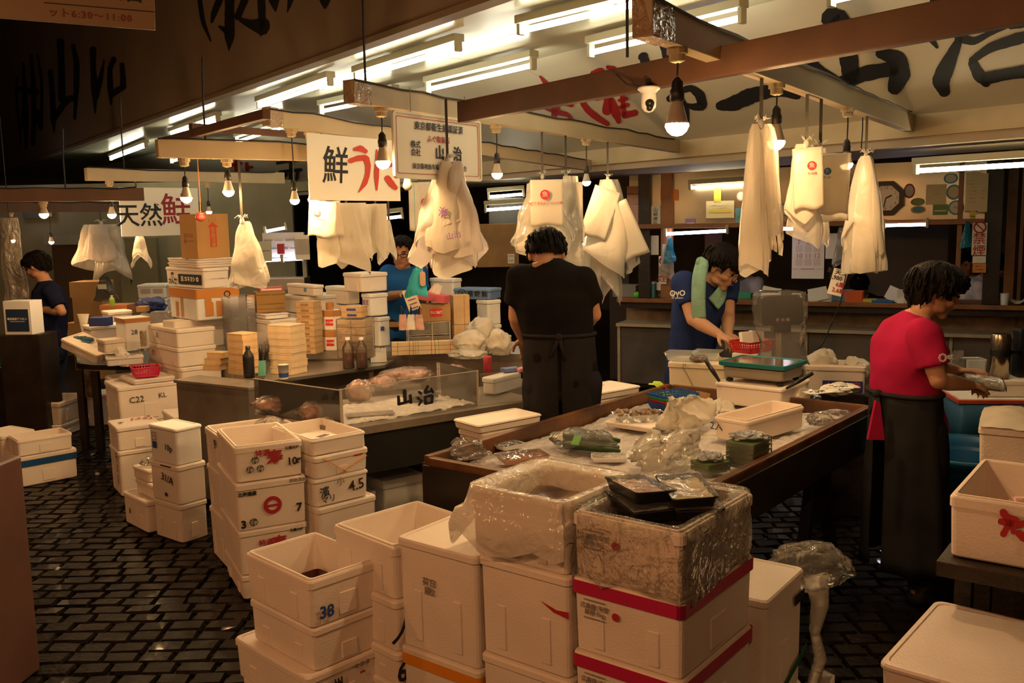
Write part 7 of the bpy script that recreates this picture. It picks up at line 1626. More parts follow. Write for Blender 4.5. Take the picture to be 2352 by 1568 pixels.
# ---------------------------------------------------------------- fish counter contents
def oni(px, py): c = atz(px, py, CZ + .02); return V((c.x, c.y, CZ + .012))
FISHR = mat('fish_red', (.30, .09, .07), .3, noise_=.5, nscale=9, col2=(.5, .28, .2)); FISHP = mat('fish_pink', (.55, .32, .24), .3, noise_=.4, nscale=10, col2=(.35, .16, .12)); FISHD = mat('fish_dark', (.10, .05, .05), .25, noise_=.6, nscale=12, col2=(.4, .2, .15))
CG = 'wrapped fish in the counter'
for px, py, r_, m_, l, sd in ((660, 940, (.16, .08, .05), FISHR, 'long red fish in film behind the left acrylic pane', 1), (735, 958, (.09, .06, .05), FISHR, 'small red fish bag near the corner strip', 2), (712, 938, (.07, .06, .06), FISHD, 'dark fish bag left in the counter', 3), (826, 918, (.07, .05, .06), FISHP, 'upright fish packet right of the corner strip', 4),
                             (930, 878, (.17, .08, .05), FISHP, 'long pink fish pack in the middle of the counter', 5), (880, 890, (.08, .07, .04), FISHP, 'rough pale fish pieces with clear bag', 6), (1045, 885, (.08, .07, .065), FISHD, 'dark red fish bag at the right of the counter', 7), (968, 917, (.09, .05, .03), SIGNK, 'black tray of wrapped fish on the ice', 8)):
    blob('wrapped_fish', oni(px, py), r_, m_, l, 'fish', .14, 6, sd, rz=.4, group=CG, wrap=FILM)
bm = B(); box(bm, (0, 0, .004), (.26, .09, .006), bev=.002); P(obj('knife', bm, STEEL, loc=oni(850, 948), rot=(0, 0, .3)), 'steel blade lying on the ice by the corner strip', 'knife')
f = PB(1135, 1105, 1222, 852, 4.86 * DK, 55); f.z = CZ + .11; foam(f, .10, 'white foam box right of the acrylic case', 'closed', m=FOAMC, group=MG, panels=False)
c = f.c.xy.to_3d() + V((-.12, .0, f.z + .001)); bm = B(); lathe(bm, [(.001, 0), (.026, .002), (.027, .10), (.022, .106), (.001, .106)], n=20); P(obj('red_can', bm, C_('can_red', .28, .02, .03), smooth=True, loc=c), 'dark red can on the white box by the acrylic case', 'can')
for i, m_ in enumerate((C_('packet_blue', .12, .16, .35), C_('packet_pink', .55, .2, .25))): bm = B(); box(bm, (0, 0, .012), (.11, .07, .022), bev=.005); P(obj('packet', bm, m_, loc=f.c.xy.to_3d() + V((.02 + .09 * i, .06, f.z + .001)), rot=(0, 0, .5)), ('blue', 'pink')[i] + ' packet beside the red can', 'packet', 'packets by the red can')
# film bag in the open box marked 9
blob('film_bag', OB.c.xy.to_3d() + OB.ex * .12 + V((0, 0, OB.z - .13)), (.09, .07, .075), FILM, 'crumpled clear bag in the open box marked 9', 'plastic bag', .25, 7, 3); blob('film_bag', crump.c.xy.to_3d() + V((0, 0, crump.z + .001)), (.06, .05, .025), FILM, 'crumpled film on the little foam box', 'plastic bag', .25, 7, 4)
# ---------------------------------------------------------------- low side table at the left
SG = 'things on the low side table'
def sd(pN, pL, pR, yt, yb, Y_, label, m=FOAM, yaw=40, **k):
    f = PB(pN, pL, pR, yt, Y_ * DK, yaw); zb = max(aty(pN, yb, Y_ * DK).z, LZ + .002); foam(f, f.z - zb, label, k.pop('kind', 'closed'), m=m, group=SG, panels=k.pop('panels', False), **k); return f
q = sd(284, 262, 346, 732, 805, 6.12, 'upright foam box marked 28 with a brown taped rim', m=FOAMC, tapes=[('ALL', .86, .99, BROWN)], texts=[('R', .35, .55, '28', .05, MARK, .0)])
sd(238, 220, 290, 782, 812, 6.0, 'small worn foam box low on the side table', m=FOAM2); sd(207, 188, 285, 750, 790, 6.42, 'foam box under the blue and pink packet'); sd(249, 232, 305, 716, 745, 6.75, 'foam box behind the upright one marked 28')
q = sd(243, 238, 330, 822, 842, 5.93, 'flat foam box at the front of the side table', m=FOAMC, yaw=25)
f = PB(200, 155, 250, 800, 6.05 * DK, 40); foam(At(f.c, .34, .24, RAD(-15), LZ + .20), .075, 'tilted foam box with a blue pen mark leaning on the side table', 'closed', m=FOAM2, group=SG, tilt=(RAD(6), RAD(22)), texts=[('T', .4, .5, 'ノ', .08, INKB)])
for px0, py0, px1, py1, y_, d_, m_, l, nm in ((203, 730, 248, 749, 6.35, .10, C_('packet_navy', .03, .05, .22), 'blue and pink packet on a foam box', 'packet'), (228, 701, 292, 716, 7.0, .2, mat('crate_brown', (.3, .11, .04), .6), 'brown crate behind the side table boxes', 'small_crate'), (312, 704, 336, 716, 6.7, .08, CARD, 'small open brown carton beside the navy bundle', 'small_carton'),
                                        (320, 760, 334, 796, 6.0, .04, film('foil_gold', (.6, .5, .35), clear=.1, rough=.1, bump=1.6, spec=1.2), 'crinkled gold foil bag beside the big blank box', 'foil_bag'), (345, 716, 400, 752, 6.6, .1, film('foil_silver', (.5, .5, .48), clear=.1, rough=.12, bump=1.2, spec=1.), 'silver insulating sheet behind the blank box', 'foil_sheet')):
    farb(px0, py0, px1, py1, y_, d_, m_, l, nm, nm.replace('_', ' '), group=SG)
c = aty(352, 716, 6.9 * DK); blob('cloth_bundle', V((c.x, c.y, c.z)), (.12, .09, .065), C_('cloth_navy_wet', .015, .03, .14), 'navy cloth bundle behind the tower foot', 'cloth', .2, 5, 6)
c = aty(258, 703, 6.85 * DK); bottle(c, .09, .022, 'small green tea bottle with orange cap', C_('tea_green', .2, .3, .03), cap=OR)
c = aty(195, 778, 6.6 * DK); o = empty('paper_cone', c, 0, 'folded white paper standing at the left of the side table', 'paper'); sheet(o, .10, .02, -.0 + .2, PAPER, 171, jag=.1, pl=2, oz=.2)
c = aty(180, 785, 6.3 * DK); blob('film_heap', V((c.x, c.y, c.z - .02)), (.12, .06, .03), film('film_bluegreen', (.03, .2, .32), clear=.2, rough=.15, bump=.9), 'blue plastic film heap behind the tilted box', 'plastic', .25, 6, 7)
c = aty(282, 828, 6.0 * DK); blob('tissue_heap', V((c.x, c.y, LZ + .05)), (.05, .035, .07), PAPER, 'crumpled white tissue on the side table', 'tissue', .3, 5, 8)
c = aty(243, 668, 8.6 * DK); o = empty('hanging_bag', c + V((0, 0, .15)), 0, 'dark clear bag with a white label hanging under the grey bundle', 'plastic bag'); sheet(o, .08, .22, .26, film('film_dark', (.10, .12, .13), clear=.4, rough=.1, bump=1.), 172, jag=.1, pl=4); bm = B(); box(bm, (0, -.08, -.1), (.09, .002, .05)); obj('label', bm, PAPER, o)

# ---------------------------------------------------------------- things on the long table
IZ = .768
def tz(px, py, z=IZ): c = atz(px, py, z); return V((c.x, c.y, z))
WG = 'foam boxes on the long table'
n = tz(1795, 944); f = PB(1795, 1641, 1862, 893, n.y, 50); SB = f
foam(f, f.z - IZ - .0, 'plain foam box carrying the kitchen scale on the table', 'closed', group=WG, panels=False, m=mat('foam_pinkish', (.80, .70, .60), .7, noise_=.06, nscale=4, bump=.2, bscale=130), lid=.02)
f = PB(1716, 1638, 1850, 966, atz(1716, 1022, IZ).y, 42); foam(f, f.z - IZ, 'empty open foam box with 2 and a hand sign on its side', 'open', group=WG, panels=False, wall=.014, m=mat('foam_pinkish', (.80, .70, .60)), texts=[('L', .12, .55, '2入', .045, MARK, 0)])
f = PB(1664, 1534, 1702, 836, 4.66 * DK, 66); f.dx = min(f.dx, .26); f.c = f.n + f.ex * f.dx / 2 + f.ey * f.dy / 2; foam(f, .19, 'yellowish lidded foam box beyond the table end', 'closed', group=WG, panels=False, m=mat('foam_yellowed', (.74, .64, .46), .75, noise_=.12, nscale=3, bump=.25, bscale=120), lid=.035); BL_ = f
bm = B(); tube(bm, [(0, 0, 0), (.0, 0, .012), (-.012, 0, .012), (-.014, 0, -.004), (.05, 0, -.12)], .002, 5); obj('wire_hook', bm, METALG, f.o, loc=(-f.dx / 2 - .008, f.dy * .18, .17), rot=(0, 0, -pi / 2))
o = empty('support_crate', (f.c.x, f.c.y, 0), f.yaw, 'dark wooden stand under the yellowish foam box', 'stand'); bm = B(); box(bm, (0, 0, (f.z - .192) / 2), (f.dx * .9, f.dy * .95, f.z - .194), bev=.005); obj('panel', bm, DARKWOOD, o); bm = B(); box(bm, (0, 0, f.z - .20), (f.dx * .92, f.dy * .97, .01)); obj('board', bm, WOOD, o)
# clear trays and the red basket on it
for i, (u, v, w_, l) in enumerate(((-.03, .11, .15, 'long clear tray on the left of the yellowish box'), (.05, -.03, .14, 'clear tray in the middle of the yellowish box'))):
    c = BL_.c + BL_.ex * u + BL_.ey * v; o = empty('clear_tray', (c.x, c.y, BL_.z + .001), BL_.yaw + pi / 2, l, 'tray', 'clear trays by the red basket'); bm = B(); loft(bm, [(w_ * 1.0, .12, 0, .012), (w_ * 1.18, .15, .045, .014), (w_ * 1.22, .16, .046, .014)], True, False); obj('shell', bm, film('tray_hazy', (.75, .8, .8), clear=.55, transl=.4, rough=.1, bump=.1), o)
c = BL_.c + BL_.ex * -.10 + BL_.ey * -.01; blob('shell_bag', V((c.x, c.y, BL_.z + .001)), (.045, .03, .02), mat('shells', (.35, .25, .18), .4, noise_=.6, nscale=30), 'small bag of brown shells at the box edge', 'shellfish', .2, 7, 9, wrap=FILM)
c = aty(1727, 806, 4.72 * DK); rb = basket(V((c.x, c.y, c.z)), .22, .16, .065, RAD(35), REDP, 'red basket with white packets in front of the hands'); RB = c
for i, (x, l) in enumerate(((-.03, 'white packet standing in the red basket'), (.03, 'second white packet in the red basket'))):
    bm = B(); box(bm, (x, .0, .065), (.09, .03, .10), rot=(RAD(-15), RAD(8 * i), 0), bev=.008); P(obj('packet', bm, PAPER, loc=c, rot=(0, 0, RAD(20))), l, 'packet', 'packets in the red basket')
bm = B(); box(bm, (0, 0, 0), (.20, .15, max(c.z - IZ - .004, .02) * 1.0), bev=.004); P(obj('foam_block', bm, FOAM, loc=(c.x, c.y, c.z - max(c.z - IZ, .02) / 2 - .002), rot=(0, 0, RAD(50))), 'white foam block under the red basket behind the scale', 'foam block')
# scale
sc = SB.c + SB.ex * .0 + SB.ey * .0; sy = SB.yaw
o = empty('kitchen_scale', (sc.x, sc.y, SB.z + .001), sy, 'counter scale with teal rimmed platform on the plain foam box', 'scale')
sx, sy_ = .28, .36
bm = B(); loft(bm, [(sx - .05, sy_ - .05, .02, .02), (sx - .03, sy_ - .03, .03, .02), (sx - .02, sy_ - .02, .075, .02)]); obj('base', bm, mat('scale_grey', (.28, .24, .18), .5), o)
bm = B(); loft(bm, [(sx + .0, sy_, .082, .02), (sx + .015, sy_ + .015, .086, .02), (sx + .015, sy_ + .015, .104, .02), (sx - .005, sy_ - .005, .106, .02), (sx - .02, sy_ - .02, .100, .02)], True, False); obj('teal_rim', bm, mat('teal_rim', (.01, .13, .13), .35), o)
bm = B(); box(bm, (0, 0, .098), (sx - .02, sy_ - .02, .006)); obj('platform', bm, mat('platform_steel', (.5, .42, .34), .15, .9), o)
for a_ in (-1, 1):
    for b_ in (-1, 1): bm = B(); lathe(bm, [(.018, 0), (.018, .012), (.008, .014), (.008, .03)], c=(a_ * .10, b_ * .14, 0), n=12, cap=True); obj('foot', bm, BLACKR, o)
hc = aty(1792, 712, 4.62 * DK) - V((sc.x, sc.y, SB.z + .001)); R_ = Matrix.Rotation(-sy, 3, 'Z'); hl = R_ @ hc
bm = B(); box(bm, (hl.x, hl.y, (hl.z - .06 + .07) / 2), (.035, .035, hl.z - .13), bev=.004); bar(bm, (0, 0, .06), (hl.x, hl.y, .07), .04, .02); obj('pole', bm, METALG, o)
dsp = obj('display', (lambda bm: (loft(bm, [(.235, .155, -.03, .025), (.25, .17, -.02, .03), (.25, .17, .02, .03), (.235, .155, .03, .03)], M=Matrix.Rotation(pi / 2, 4, 'X')), bm)[1])(B()), mat('display_black', (.015, .014, .013), .22), o, loc=hl, rot=(RAD(-8), 0, -sy + RAD(4)))
bm = B(); [lathe(bm, [(.001, 0), (.010, 0), (.010, .003), (.001, .003)], c=(x, -.033, -.055), n=14, M=Matrix.Rotation(pi / 2, 3, 'X')) for x in (-.03, .0, .03)]; obj('button', bm, METALG, dsp)
bm = B(); box(bm, (0, .0, -.10), (.10, .05, .05), bev=.006); obj('neck', bm, BLACKP, dsp)
bm = B(); loft(bm, [(.31, .14, -.30, .05), (.20, .12, -.20, .04), (.29, .12, -.09, .04), (.30, .11, .02, .04), (.29, .10, .10, .04), (.22, .05, .115, .02)], False); noisy(bm, .02, 9, 3); bmesh.ops.subdivide_edges(bm, edges=bm.edges[:], cuts=2, use_grid_fill=True); noisy(bm, .012, 18, 5); obj('film_cover', bm, film('film_cover', (.95, .93, .9), clear=.93, transl=.3, rough=.06, bump=.7, bscale=9, spec=.22), dsp, smooth=True)
for p0_, p1_, l in (((1620, 826), (1653, 876), 'dark knife handle standing left of the scale'), ((1866, 857), (1806, 892), 'dark handled knife lying right of the scale')):
    y_ = (4.22 if p0_[0] < 1700 else 4.05) * DK; a_, b_ = aty(*p0_, y_), aty(*p1_, y_ - .04); bm = B(); tube(bm, [a_, a_.lerp(b_, .5), b_], [.010, .012, .007], 8); P(obj('knife', bm, BLACKP, smooth=True), l, 'knife', 'knives by the scale')
# nested colour baskets
BC = (C_('basket_blue', .01, .10, .38), REDP, C_('basket_green', .05, .35, .08), C_('basket_blue', .01, .1, .38))
c = tz(1546, 940)
for i in range(4): q = basket(V((c.x, c.y, IZ + .001 + .014 * i)), .215, .165, .045, RAD(28), BC[i], ('lowest blue', 'red', 'green', 'top blue')[i] + ' basket of the nested pile on the table', 'nested colour baskets')
# shellfish tray on a foam lid
c = tz(1466, 978); foam(At(c, .20, .26, RAD(50), IZ + .026), .025, 'white foam lid under the tray of shellfish', 'closed', group=WG, panels=False, lid=.008, name='foam_sheet', cat='foam lid')
o = empty('shellfish_tray', (c.x, c.y, IZ + .028), RAD(8), 'clear long tray filled with small shellfish', 'tray'); bm = B(); loft(bm, [(.20, .09, 0, .02), (.24, .12, .035, .02), (.245, .125, .036, .02)], True, False); obj('shell', bm, film('tray_hazy', (.75, .8, .8)), o)
bm = B(); rn = random.Random(6)
for i in range(60): ell(bm, (rn.uniform(-.10, .10), rn.uniform(-.04, .04), .012 + rn.random() * .035), (.014, .011, .009), Euler((rn.random() * 3, rn.random() * 3, 0)).to_matrix(), 7, 5)
P(obj('clams', bm, mat('clam', (.45, .34, .24), .4, noise_=.7, nscale=25, col2=(.14, .09, .06)), smooth=True, loc=(c.x, c.y, IZ + .03), rot=(0, 0, RAD(8))), 'small brown shellfish heaped in the clear tray', 'shellfish', kind='stuff')
# sheets and bags
TG2 = 'plastic bags on the table ice'
for px, py, r_, m_, l, sd_, am, fo in ((1570, 990, (.15, .06, .075), BAGW, 'white pointed crumpled sheet behind the cream bag', 1, .3, .1), (1525, 1075, (.17, .09, .075), BAGC, 'big cream translucent bag in the middle of the table', 2, .25, .15), (1655, 958, (.07, .05, .04), BAGW, 'small white paper behind the open box', 3, .3, 0),
                                    (1072, 1055, (.095, .06, .045), FILM, 'crumpled clear bag at the table corner', 4, .3, .25), (1905, 975, (.13, .07, .035), FILM, 'film wrapped packet near the right rim', 5, .25, .1), (1930, 905, (.12, .08, .03), PAPER, 'crumpled order papers at the table end', 6, .25, .0), (1845, 925, (.08, .07, .035), BAGW, 'white sheet between scale box and order papers', 7, .25, 0)):
    c = tz(px, py); bl = blob('plastic_bag' if m_ is not PAPER else 'paper_heap', c, r_, m_, l, 'plastic bag' if m_ is not PAPER else 'papers', am, 5, sd_, rz=.6, group=TG2, folds=fo)
    if px == 1570:
        for v in bl.data.vertices:
            if v.co.z > .09: v.co.z += (v.co.z - .09) * .5
for i, (px, py, l) in enumerate(((1925, 888, 'price slip with hand writing on the order papers'), (1880, 900, 'white printed slip left of the hand written one'))):
    c = tz(px, py, IZ + .075); o = empty('price_slip', c, RAD(-20 + 40 * i), l, 'slip', 'slips on the order papers'); bm = B(); box(bm, (0, 0, 0), (.15, .08, .002)); obj('sheet', bm, PAPER, o); text('〆 1,980\nサバ', .028, MARK, o, (0, 0, .002))
# wrapped greens
GRD = mat('cucumber_green', (.02, .055, .015), .4, noise_=.5, nscale=20)
c = tz(1350, 1030); o = empty('wrapped_greens', c, RAD(-28), 'dark green vegetables in clear film on the ice', 'vegetables')
for i, (x, y, z, a_) in enumerate(((0, .0, .02, 0), (.02, -.045, .018, .08), (-.01, .04, .018, -.05), (0, .0, .05, .1))):
    bm = B(); tube(bm, [(-.11 + x, y, z), (-.06 + x, y, z + .003), (.06 + x, y + a_ * .1, z), (.14 + x, y + a_ * .2, z - .008)], [.018, .020, .018, .009], 10); obj('green_stalk', bm, GRD, o, smooth=True)
bm = B(); ell(bm, (-.02, 0, .035), (.16, .085, .045), None, 24, 14); noisy(bm, .022, 14, 2); [setattr(v.co, 'z', max(v.co.z, .001)) for v in bm.verts]; obj('film', bm, FILM, o, smooth=True); bm = B(); box(bm, (-.03, -.05, .045), (.035, .05, .002), rot=(RAD(40), 0, 0)); obj('green_label', bm, mat('label_green', (.12, .5, .08), .5), o)
def pack(c, w, d, h, yaw, label, base, fill, group, fname='contents'):
    o = empty('food_tray', c, yaw, label, 'food tray', group); bm = B(); loft(bm, [(w * .84, d * .84, 0, .012), (w * .96, d * .96, h, .014), (w, d, h, .016), (w, d, h + .004, .016), (w * .94, d * .94, h + .003, .012), (w * .82, d * .82, .006, .01)]); obj('dish', bm, base, o)
    bm = B(); rn = random.Random(int(w * 1e4 + c.x * 1e3)); grid(bm, lambda u, v: V(((u - .5) * w * .86, (v - .5) * d * .86, h * .72 + .010 * noise.noise(V((u * 7, v * 7, rn.random() * 0 + c.x * 9))))), 20, 14); obj(fname, bm, fill, o, smooth=True)
    bm = B(); grid(bm, lambda u, v: V(((u - .5) * w * .97, (v - .5) * d * .97, h + .006 + .006 * sin(pi * u) * sin(pi * v) + .0025 * noise.noise(V((u * 9, v * 9, c.x))))), 20, 14); obj('film', bm, film('film_tight', (.9, .9, .9), clear=.86, transl=.3, rough=.06, bump=.5, bscale=12, spec=.7), o, smooth=True)
    return o
PINKF = mat('salmon_fill', (.45, .18, .10), .35, noise_=.4, nscale=25, col2=(.6, .35, .25))
pack(tz(1200, 1056), .21, .13, .02, RAD(20), 'flat tray of reddish fish near the table front', mat('dish_pinkish', (.5, .3, .22), .4), PINKF, 'food trays on the ice'); pack(tz(1170, 1028), .12, .08, .015, RAD(40), 'little tray of silver fish beside the clear corner bag', WHITEP, mat('silver_fish', (.2, .22, .22), .2, .3, noise_=.7, nscale=30), 'food trays on the ice')
pack(tz(1400, 1056), .15, .09, .015, RAD(-5), 'flat white film packet behind the bag lined box', WHITEP, mat('pale_fill', (.6, .58, .52), .4, noise_=.3, nscale=30), 'food trays on the ice')
GRT = mat('tray_green', (.10, .17, .05), .45); SILV = mat('silver_fish', (.2, .22, .22))
for k_, (px, py, n_, w_, d_, yw) in enumerate(((1720, 1068, 5, .15, .11, 48), (1632, 1082, 2, .11, .09, 30))):
    c = tz(px, py)
    for i in range(n_):
        q = V((c.x, c.y, IZ + .001 + .0205 * i)); o = empty('green_tray', q, RAD(yw), '%s green food tray of the %s pile by the right rim' % (('bottom', 'second', 'third', 'fourth', 'top')[i], ('tall', 'small')[k_]), 'food tray', ('tall', 'small')[k_] + ' pile of green trays')
        bm = B(); loft(bm, [(w_ * .92, d_ * .92, 0, .008), (w_, d_, .016, .008), (w_ + .006, d_ + .006, .018, .008), (w_ + .006, d_ + .006, .020, .008)]); obj('dish', bm, GRT, o); bm = B(); loft(bm, [(w_ + .012, d_ + .012, .001, .01), (w_ + .014, d_ + .014, .0202, .01)], False, False); obj('film', bm, CLT, o)
    ct = V((c.x, c.y, IZ + .002 + .0205 * n_)); blob('silver_packet', ct, (w_ * .48, d_ * .48, .016), film('silver_film', (.6, .65, .7), clear=.2, transl=.2, rough=.1, bump=1.4, bscale=25, spec=1.2), ('silver filmed fish on the tall green pile', 'silver filmed fish on the small green pile')[k_], 'fish', .2, 8, k_)
c = aty(1516, 892, 4.50 * DK); o = empty('lime_wrapper', V((c.x, c.y, TZ + .012)), RAD(60), 'lime green printed wrapper hanging over the far rim', 'wrapper'); bm = B(); grid(bm, lambda u, v: V(((u - .5) * .10, .05 - v * .10, -.0 - max(0, v - .35) ** 1.2 * .12 + .006 * sin(u * 9))), 10, 14); obj('film', bm, mat('lime', (.42, .60, .05), .3), o, smooth=True); text('大', .05, INKR, o, (0, -.035, -.02), (RAD(60), 0, 0))
bm = B(); box(bm, (0, 0, .04), (.07, .03, .08), rot=(0, RAD(15), 0)); P(obj('card_scrap', bm, CARD, loc=tz(1612, 935), rot=(0, 0, .5)), 'brown card scrap standing by the scale box', 'cardboard')
# lids lying left of the table
for (px, py, l, w_, d_, m_) in ((1190, 983, 'film wrapped white lid box left of the long table', .40, .22, FOAM), (1420, 912, 'white lid with red and blue scribbles beyond the person in black', .42, .26, FOAM)):
    c = atz(px, py, .72); c = c - V((.10, -.06, 0)); yw = RAD(38)
    f = At(c, w_, d_, yw, .77); foam(f, .045, l, 'closed', m=m_, group='lid boxes beside the table', panels=False, lid=.012, name='foam_sheet', cat='foam lid', texts=[('T', .4, .5, '〜〜', .06, INKB, -.01), ('T', .6, .6, '〜', .06, INKR, -.01)] if px > 1300 else ())
    g = under(f, .045, 0, 0, 2, .9, .9); f.h = .045; g = under(f, .045, 0, 0, 2, .9, .9); foam(g, .36, 'tall foam box under the ' + l.split(' left')[0].split(' beyond')[0], 'closed', m=FOAM2, group='lid boxes beside the table'); g = under(g, .36); foam(g, g.z - .001, 'foam box on the floor under the ' + l.split(' left')[0].split(' beyond')[0], 'closed', m=FOAM2, group='lid boxes beside the table')
# blue labelled container at the table's far right
f = PB(1990, 1850, 2030, 840, 4.62 * DK, 72); f.dx = .22; f.c = f.n + f.ex * .11 + f.ey * f.dy / 2; foam(f, .17, 'white container with the blue fish shop label', 'open', group=WG, m=FOAM, panels=False, wall=.015); hh = .17
loc, rot = FACE['L'](f, .62, .28, .17); bm = B(); box(bm, (0, 0, 0), (f.dy * .66, .065, .001)); q = obj('blue_label', bm, mat('label_blue', (.02, .05, .28), .5), f.o, loc=loc, rot=rot); text('大㊛水産', .05, C_('label_red', .62, .03, .04), q, (0, 0, .0015), (0, 0, 0), .02)
bm = B(); box(bm, (0, 0, (f.z - .17) / 2), (f.dx, f.dy, f.z - .172), bev=.004); P(obj('support_crate', bm, DARKWOOD, loc=(f.c.x, f.c.y, 0), rot=(0, 0, f.yaw)), 'dark stand under the blue labelled container', 'stand')
c = f.c.xy.to_3d() + f.ey * .08 + V((0, 0, f.z - .12)); blob('carrier_bag', c, (.11, .09, .095), BAGW, 'white carrier bag rising from the blue labelled container', 'plastic bag', .2, 5, 12, folds=.15); blob('carrier_bag', f.c.xy.to_3d() + f.ey * -.12 + V((0, 0, f.z - .12)), (.08, .08, .075), BAGW, 'smaller white bag in the blue labelled container', 'plastic bag', .2, 5, 13, folds=.1)
# ---------------------------------------------------------------- right side behind the person in crimson
rc = aty(2275, 915, 4.75 * DK); o = empty('work_stand', (rc.x + .12, rc.y + .1, 0), RAD(-8), 'dark work stand with blue tarp and red edged board at the right', 'stand'); zt = rc.z
bm = B(); box(bm, (0, 0, zt - .012), (.60, .34, .022), bev=.003); obj('red_edged_board', bm, mat('board_red', (.50, .08, .04), .4), o); bm = B(); box(bm, (0, 0, zt - .0), (.57, .31, .008)); obj('white_top', bm, WHITEP, o)
bm = B(); box(bm, (.04, .02, (zt - .2) / 2), (.5, .28, zt - .2), bev=.01); obj('cabinet', bm, DARKWOOD, o); bm = B(); loft(bm, [(.60, .36, zt - .24, .03), (.56, .34, zt - .13, .02), (.57, .33, zt - .026, .02)]); noisy(bm, .01, 9); obj('tarp', bm, C_('tarp_blue', .02, .10, .20), o, smooth=True)
def onr(x, y): return V((rc.x + .12, rc.y + .1, zt + .005)) + Matrix.Rotation(RAD(-8), 3, 'Z') @ V((x, y, 0))
f = At(onr(.0, .0), .34, .20, RAD(-6), zt + .105); foam(f, .098, 'low white foam box on the red edged board', 'closed', m=FOAM, group='things on the work stand', panels=False)
o = empty('thermos', V((onr(-.02, 0).x, onr(-.02, 0).y, zt + .107)), 0, 'tall steel thermos with black band on the white foam box', 'thermos'); bm = B(); lathe(bm, [(.001, 0), (.055, .002), (.056, .24), (.05, .26)], n=24); obj('flask', bm, mat('thermos_steel', (.5, .42, .3), .2, .95), o, smooth=True); bm = B(); lathe(bm, [(.058, .13), (.058, .165)], n=24); bar(bm, (.05, 0, .15), (.115, 0, .15), .02, .02); bar(bm, (.11, 0, .155), (.11, 0, .02), .02, .02); obj('band', bm, BLACKP, o)
o = empty('clear_container', V((onr(-.17, .0).x, onr(-.17, .0).y, zt + .107)), RAD(-6), 'clear square container left of the thermos', 'container'); 
o.location.z = zt + .107; bm = B(); loft(bm, [(.11, .10, 0, .01), (.12, .11, .11, .012), (.125, .115, .112, .012)], True, False); obj('shell', bm, film('tray_hazy', (.75, .8, .8)), o)
o = empty('machine', V((onr(.19, .06).x, onr(.19, .06).y, zt + .107 * 0 + .005)), 0, 'black machine at the right edge behind the thermos', 'machine'); bm = B(); box(bm, (0, .02, .2), (.2, .1, .38), bev=.02); obj('case', bm, BLACKP, o)
c = aty(2200, 838, 4.4 * DK); o = empty('hanging_bag', c + V((0, 0, .08)), 0, 'clear bag held up by the left hand of the person in crimson', 'plastic bag'); sheet(o, .05, .09, .15, FILM, 181, jag=.1, pl=3)
# blue tub
c = atz(2222, 1030, .56); o = empty('blue_tub', (c.x, c.y, 0), 0, 'big round blue tub behind the person in crimson', 'tub'); R_ = .315
bm = B(); lathe(bm, [(R_ * .76, .0), (R_ * .93, .50), (R_ * 1.0, .52), (R_ * 1.02, .56), (R_ * .97, .56), (R_ * .95, .52), (R_ * .88, .42), (R_ * .72, .02), (.001, .02)], n=40); obj('shell', bm, mat('tub_blue', (.01, .10, .25), .35), o, smooth=True)
bm = B(); lathe(bm, [(R_ * 1.015, .535), (R_ * 1.03, .55), (R_ * 1.02, .563), (R_ * .975, .563)], n=40); obj('rim', bm, mat('tub_rim', (.02, .17, .36), .3), o, smooth=True)
# ---------------------------------------------------------------- liners and trays on the near boxes
def liner(f, h, drop, label, seed=1, m=LINER, out=.012, rag=.05, inner=.10, sides=None):
    o = f.o; bm = B(); n_ = 96; dx, dy = f.dx, f.dy; rn = random.Random(seed)
    per = rr(1, 1, .12, 5); K = len(per); cor = []
    def ring(ex, z, amp, zz=0.):
        out_ = []
        for k in range(n_):
            t_ = k / n_ * K; i = int(t_); fr = t_ - i; x0, y0 = per[i % K]; x1, y1 = per[(i + 1) % K]; x, y = x0 + (x1 - x0) * fr, y0 + (y1 - y0) * fr
            nx = noise.noise(V((x * 6, y * 6, z * 8 + seed))) * amp; L_ = math.hypot(x, y)
            ex_ = ex if y > -.45 else min(ex, .006); nx *= 1 if y > -.45 else .3
            out_.append(V((x * (dx + 2 * ex) + x / L_ * nx, y * (dy + 2 * ex_) + y / L_ * nx, z + zz * noise.noise(V((x * 5, y * 5, seed))))))
        return out_
    prof = [(out * 2.6, h - drop, .03, rag * 2), (out * 2.8, h - drop * .72, .03, rag), (out * 2.2, h - drop * .4, .022, .02), (out * 1.3, h - .05, .014, .01), (out * .6, h + .008, .006, .004), (-.012, h + .010, .003, .004), (-.045, h - .004, .01, .004), (-.050, h - inner * .5, .014, .01), (-.055, h - inner, .014, .02)]
    rings = []
    for a_, b_ in zip(prof[:-1], prof[1:]):
        for q_ in range(3): u = q_ / 3; rings.append([a_[i] + (b_[i] - a_[i]) * u for i in range(4)])
    rings.append(prof[-1]); V_ = [[bm.verts.new(p) for p in ring(*r_)] for r_ in rings]
    for a_, b_ in zip(V_[:-1], V_[1:]):
        for k in range(n_): bm.faces.new((a_[k], a_[(k + 1) % n_], b_[(k + 1) % n_], b_[k]))
    q = obj('plastic_liner', bm, m, o, smooth=True); q['label'] = label; return q
bt()
liner(F4, F4h, .155, 'loose cloudy plastic liner', 3, out=.020, rag=.05); liner(F6, h1, .20, 'clinging shiny clear liner', 5, m=film('film_shiny', (.92, .88, .82), clear=.91, transl=.15, rough=.06, bump=1.1, bscale=26, spec=.5), out=.006, rag=.03)
BD = mat('dish_black', (.012, .011, .011), .25); WF = mat('white_fish', (.62, .56, .50), .35, noise_=.4, nscale=22, col2=(.45, .22, .20)); WF2 = mat('white_fish_yellow', (.66, .58, .40), .35, noise_=.3, nscale=22, col2=(.5, .40, .3))
c6 = F6.c.xy.to_3d(); z6 = F6.z
blk = []
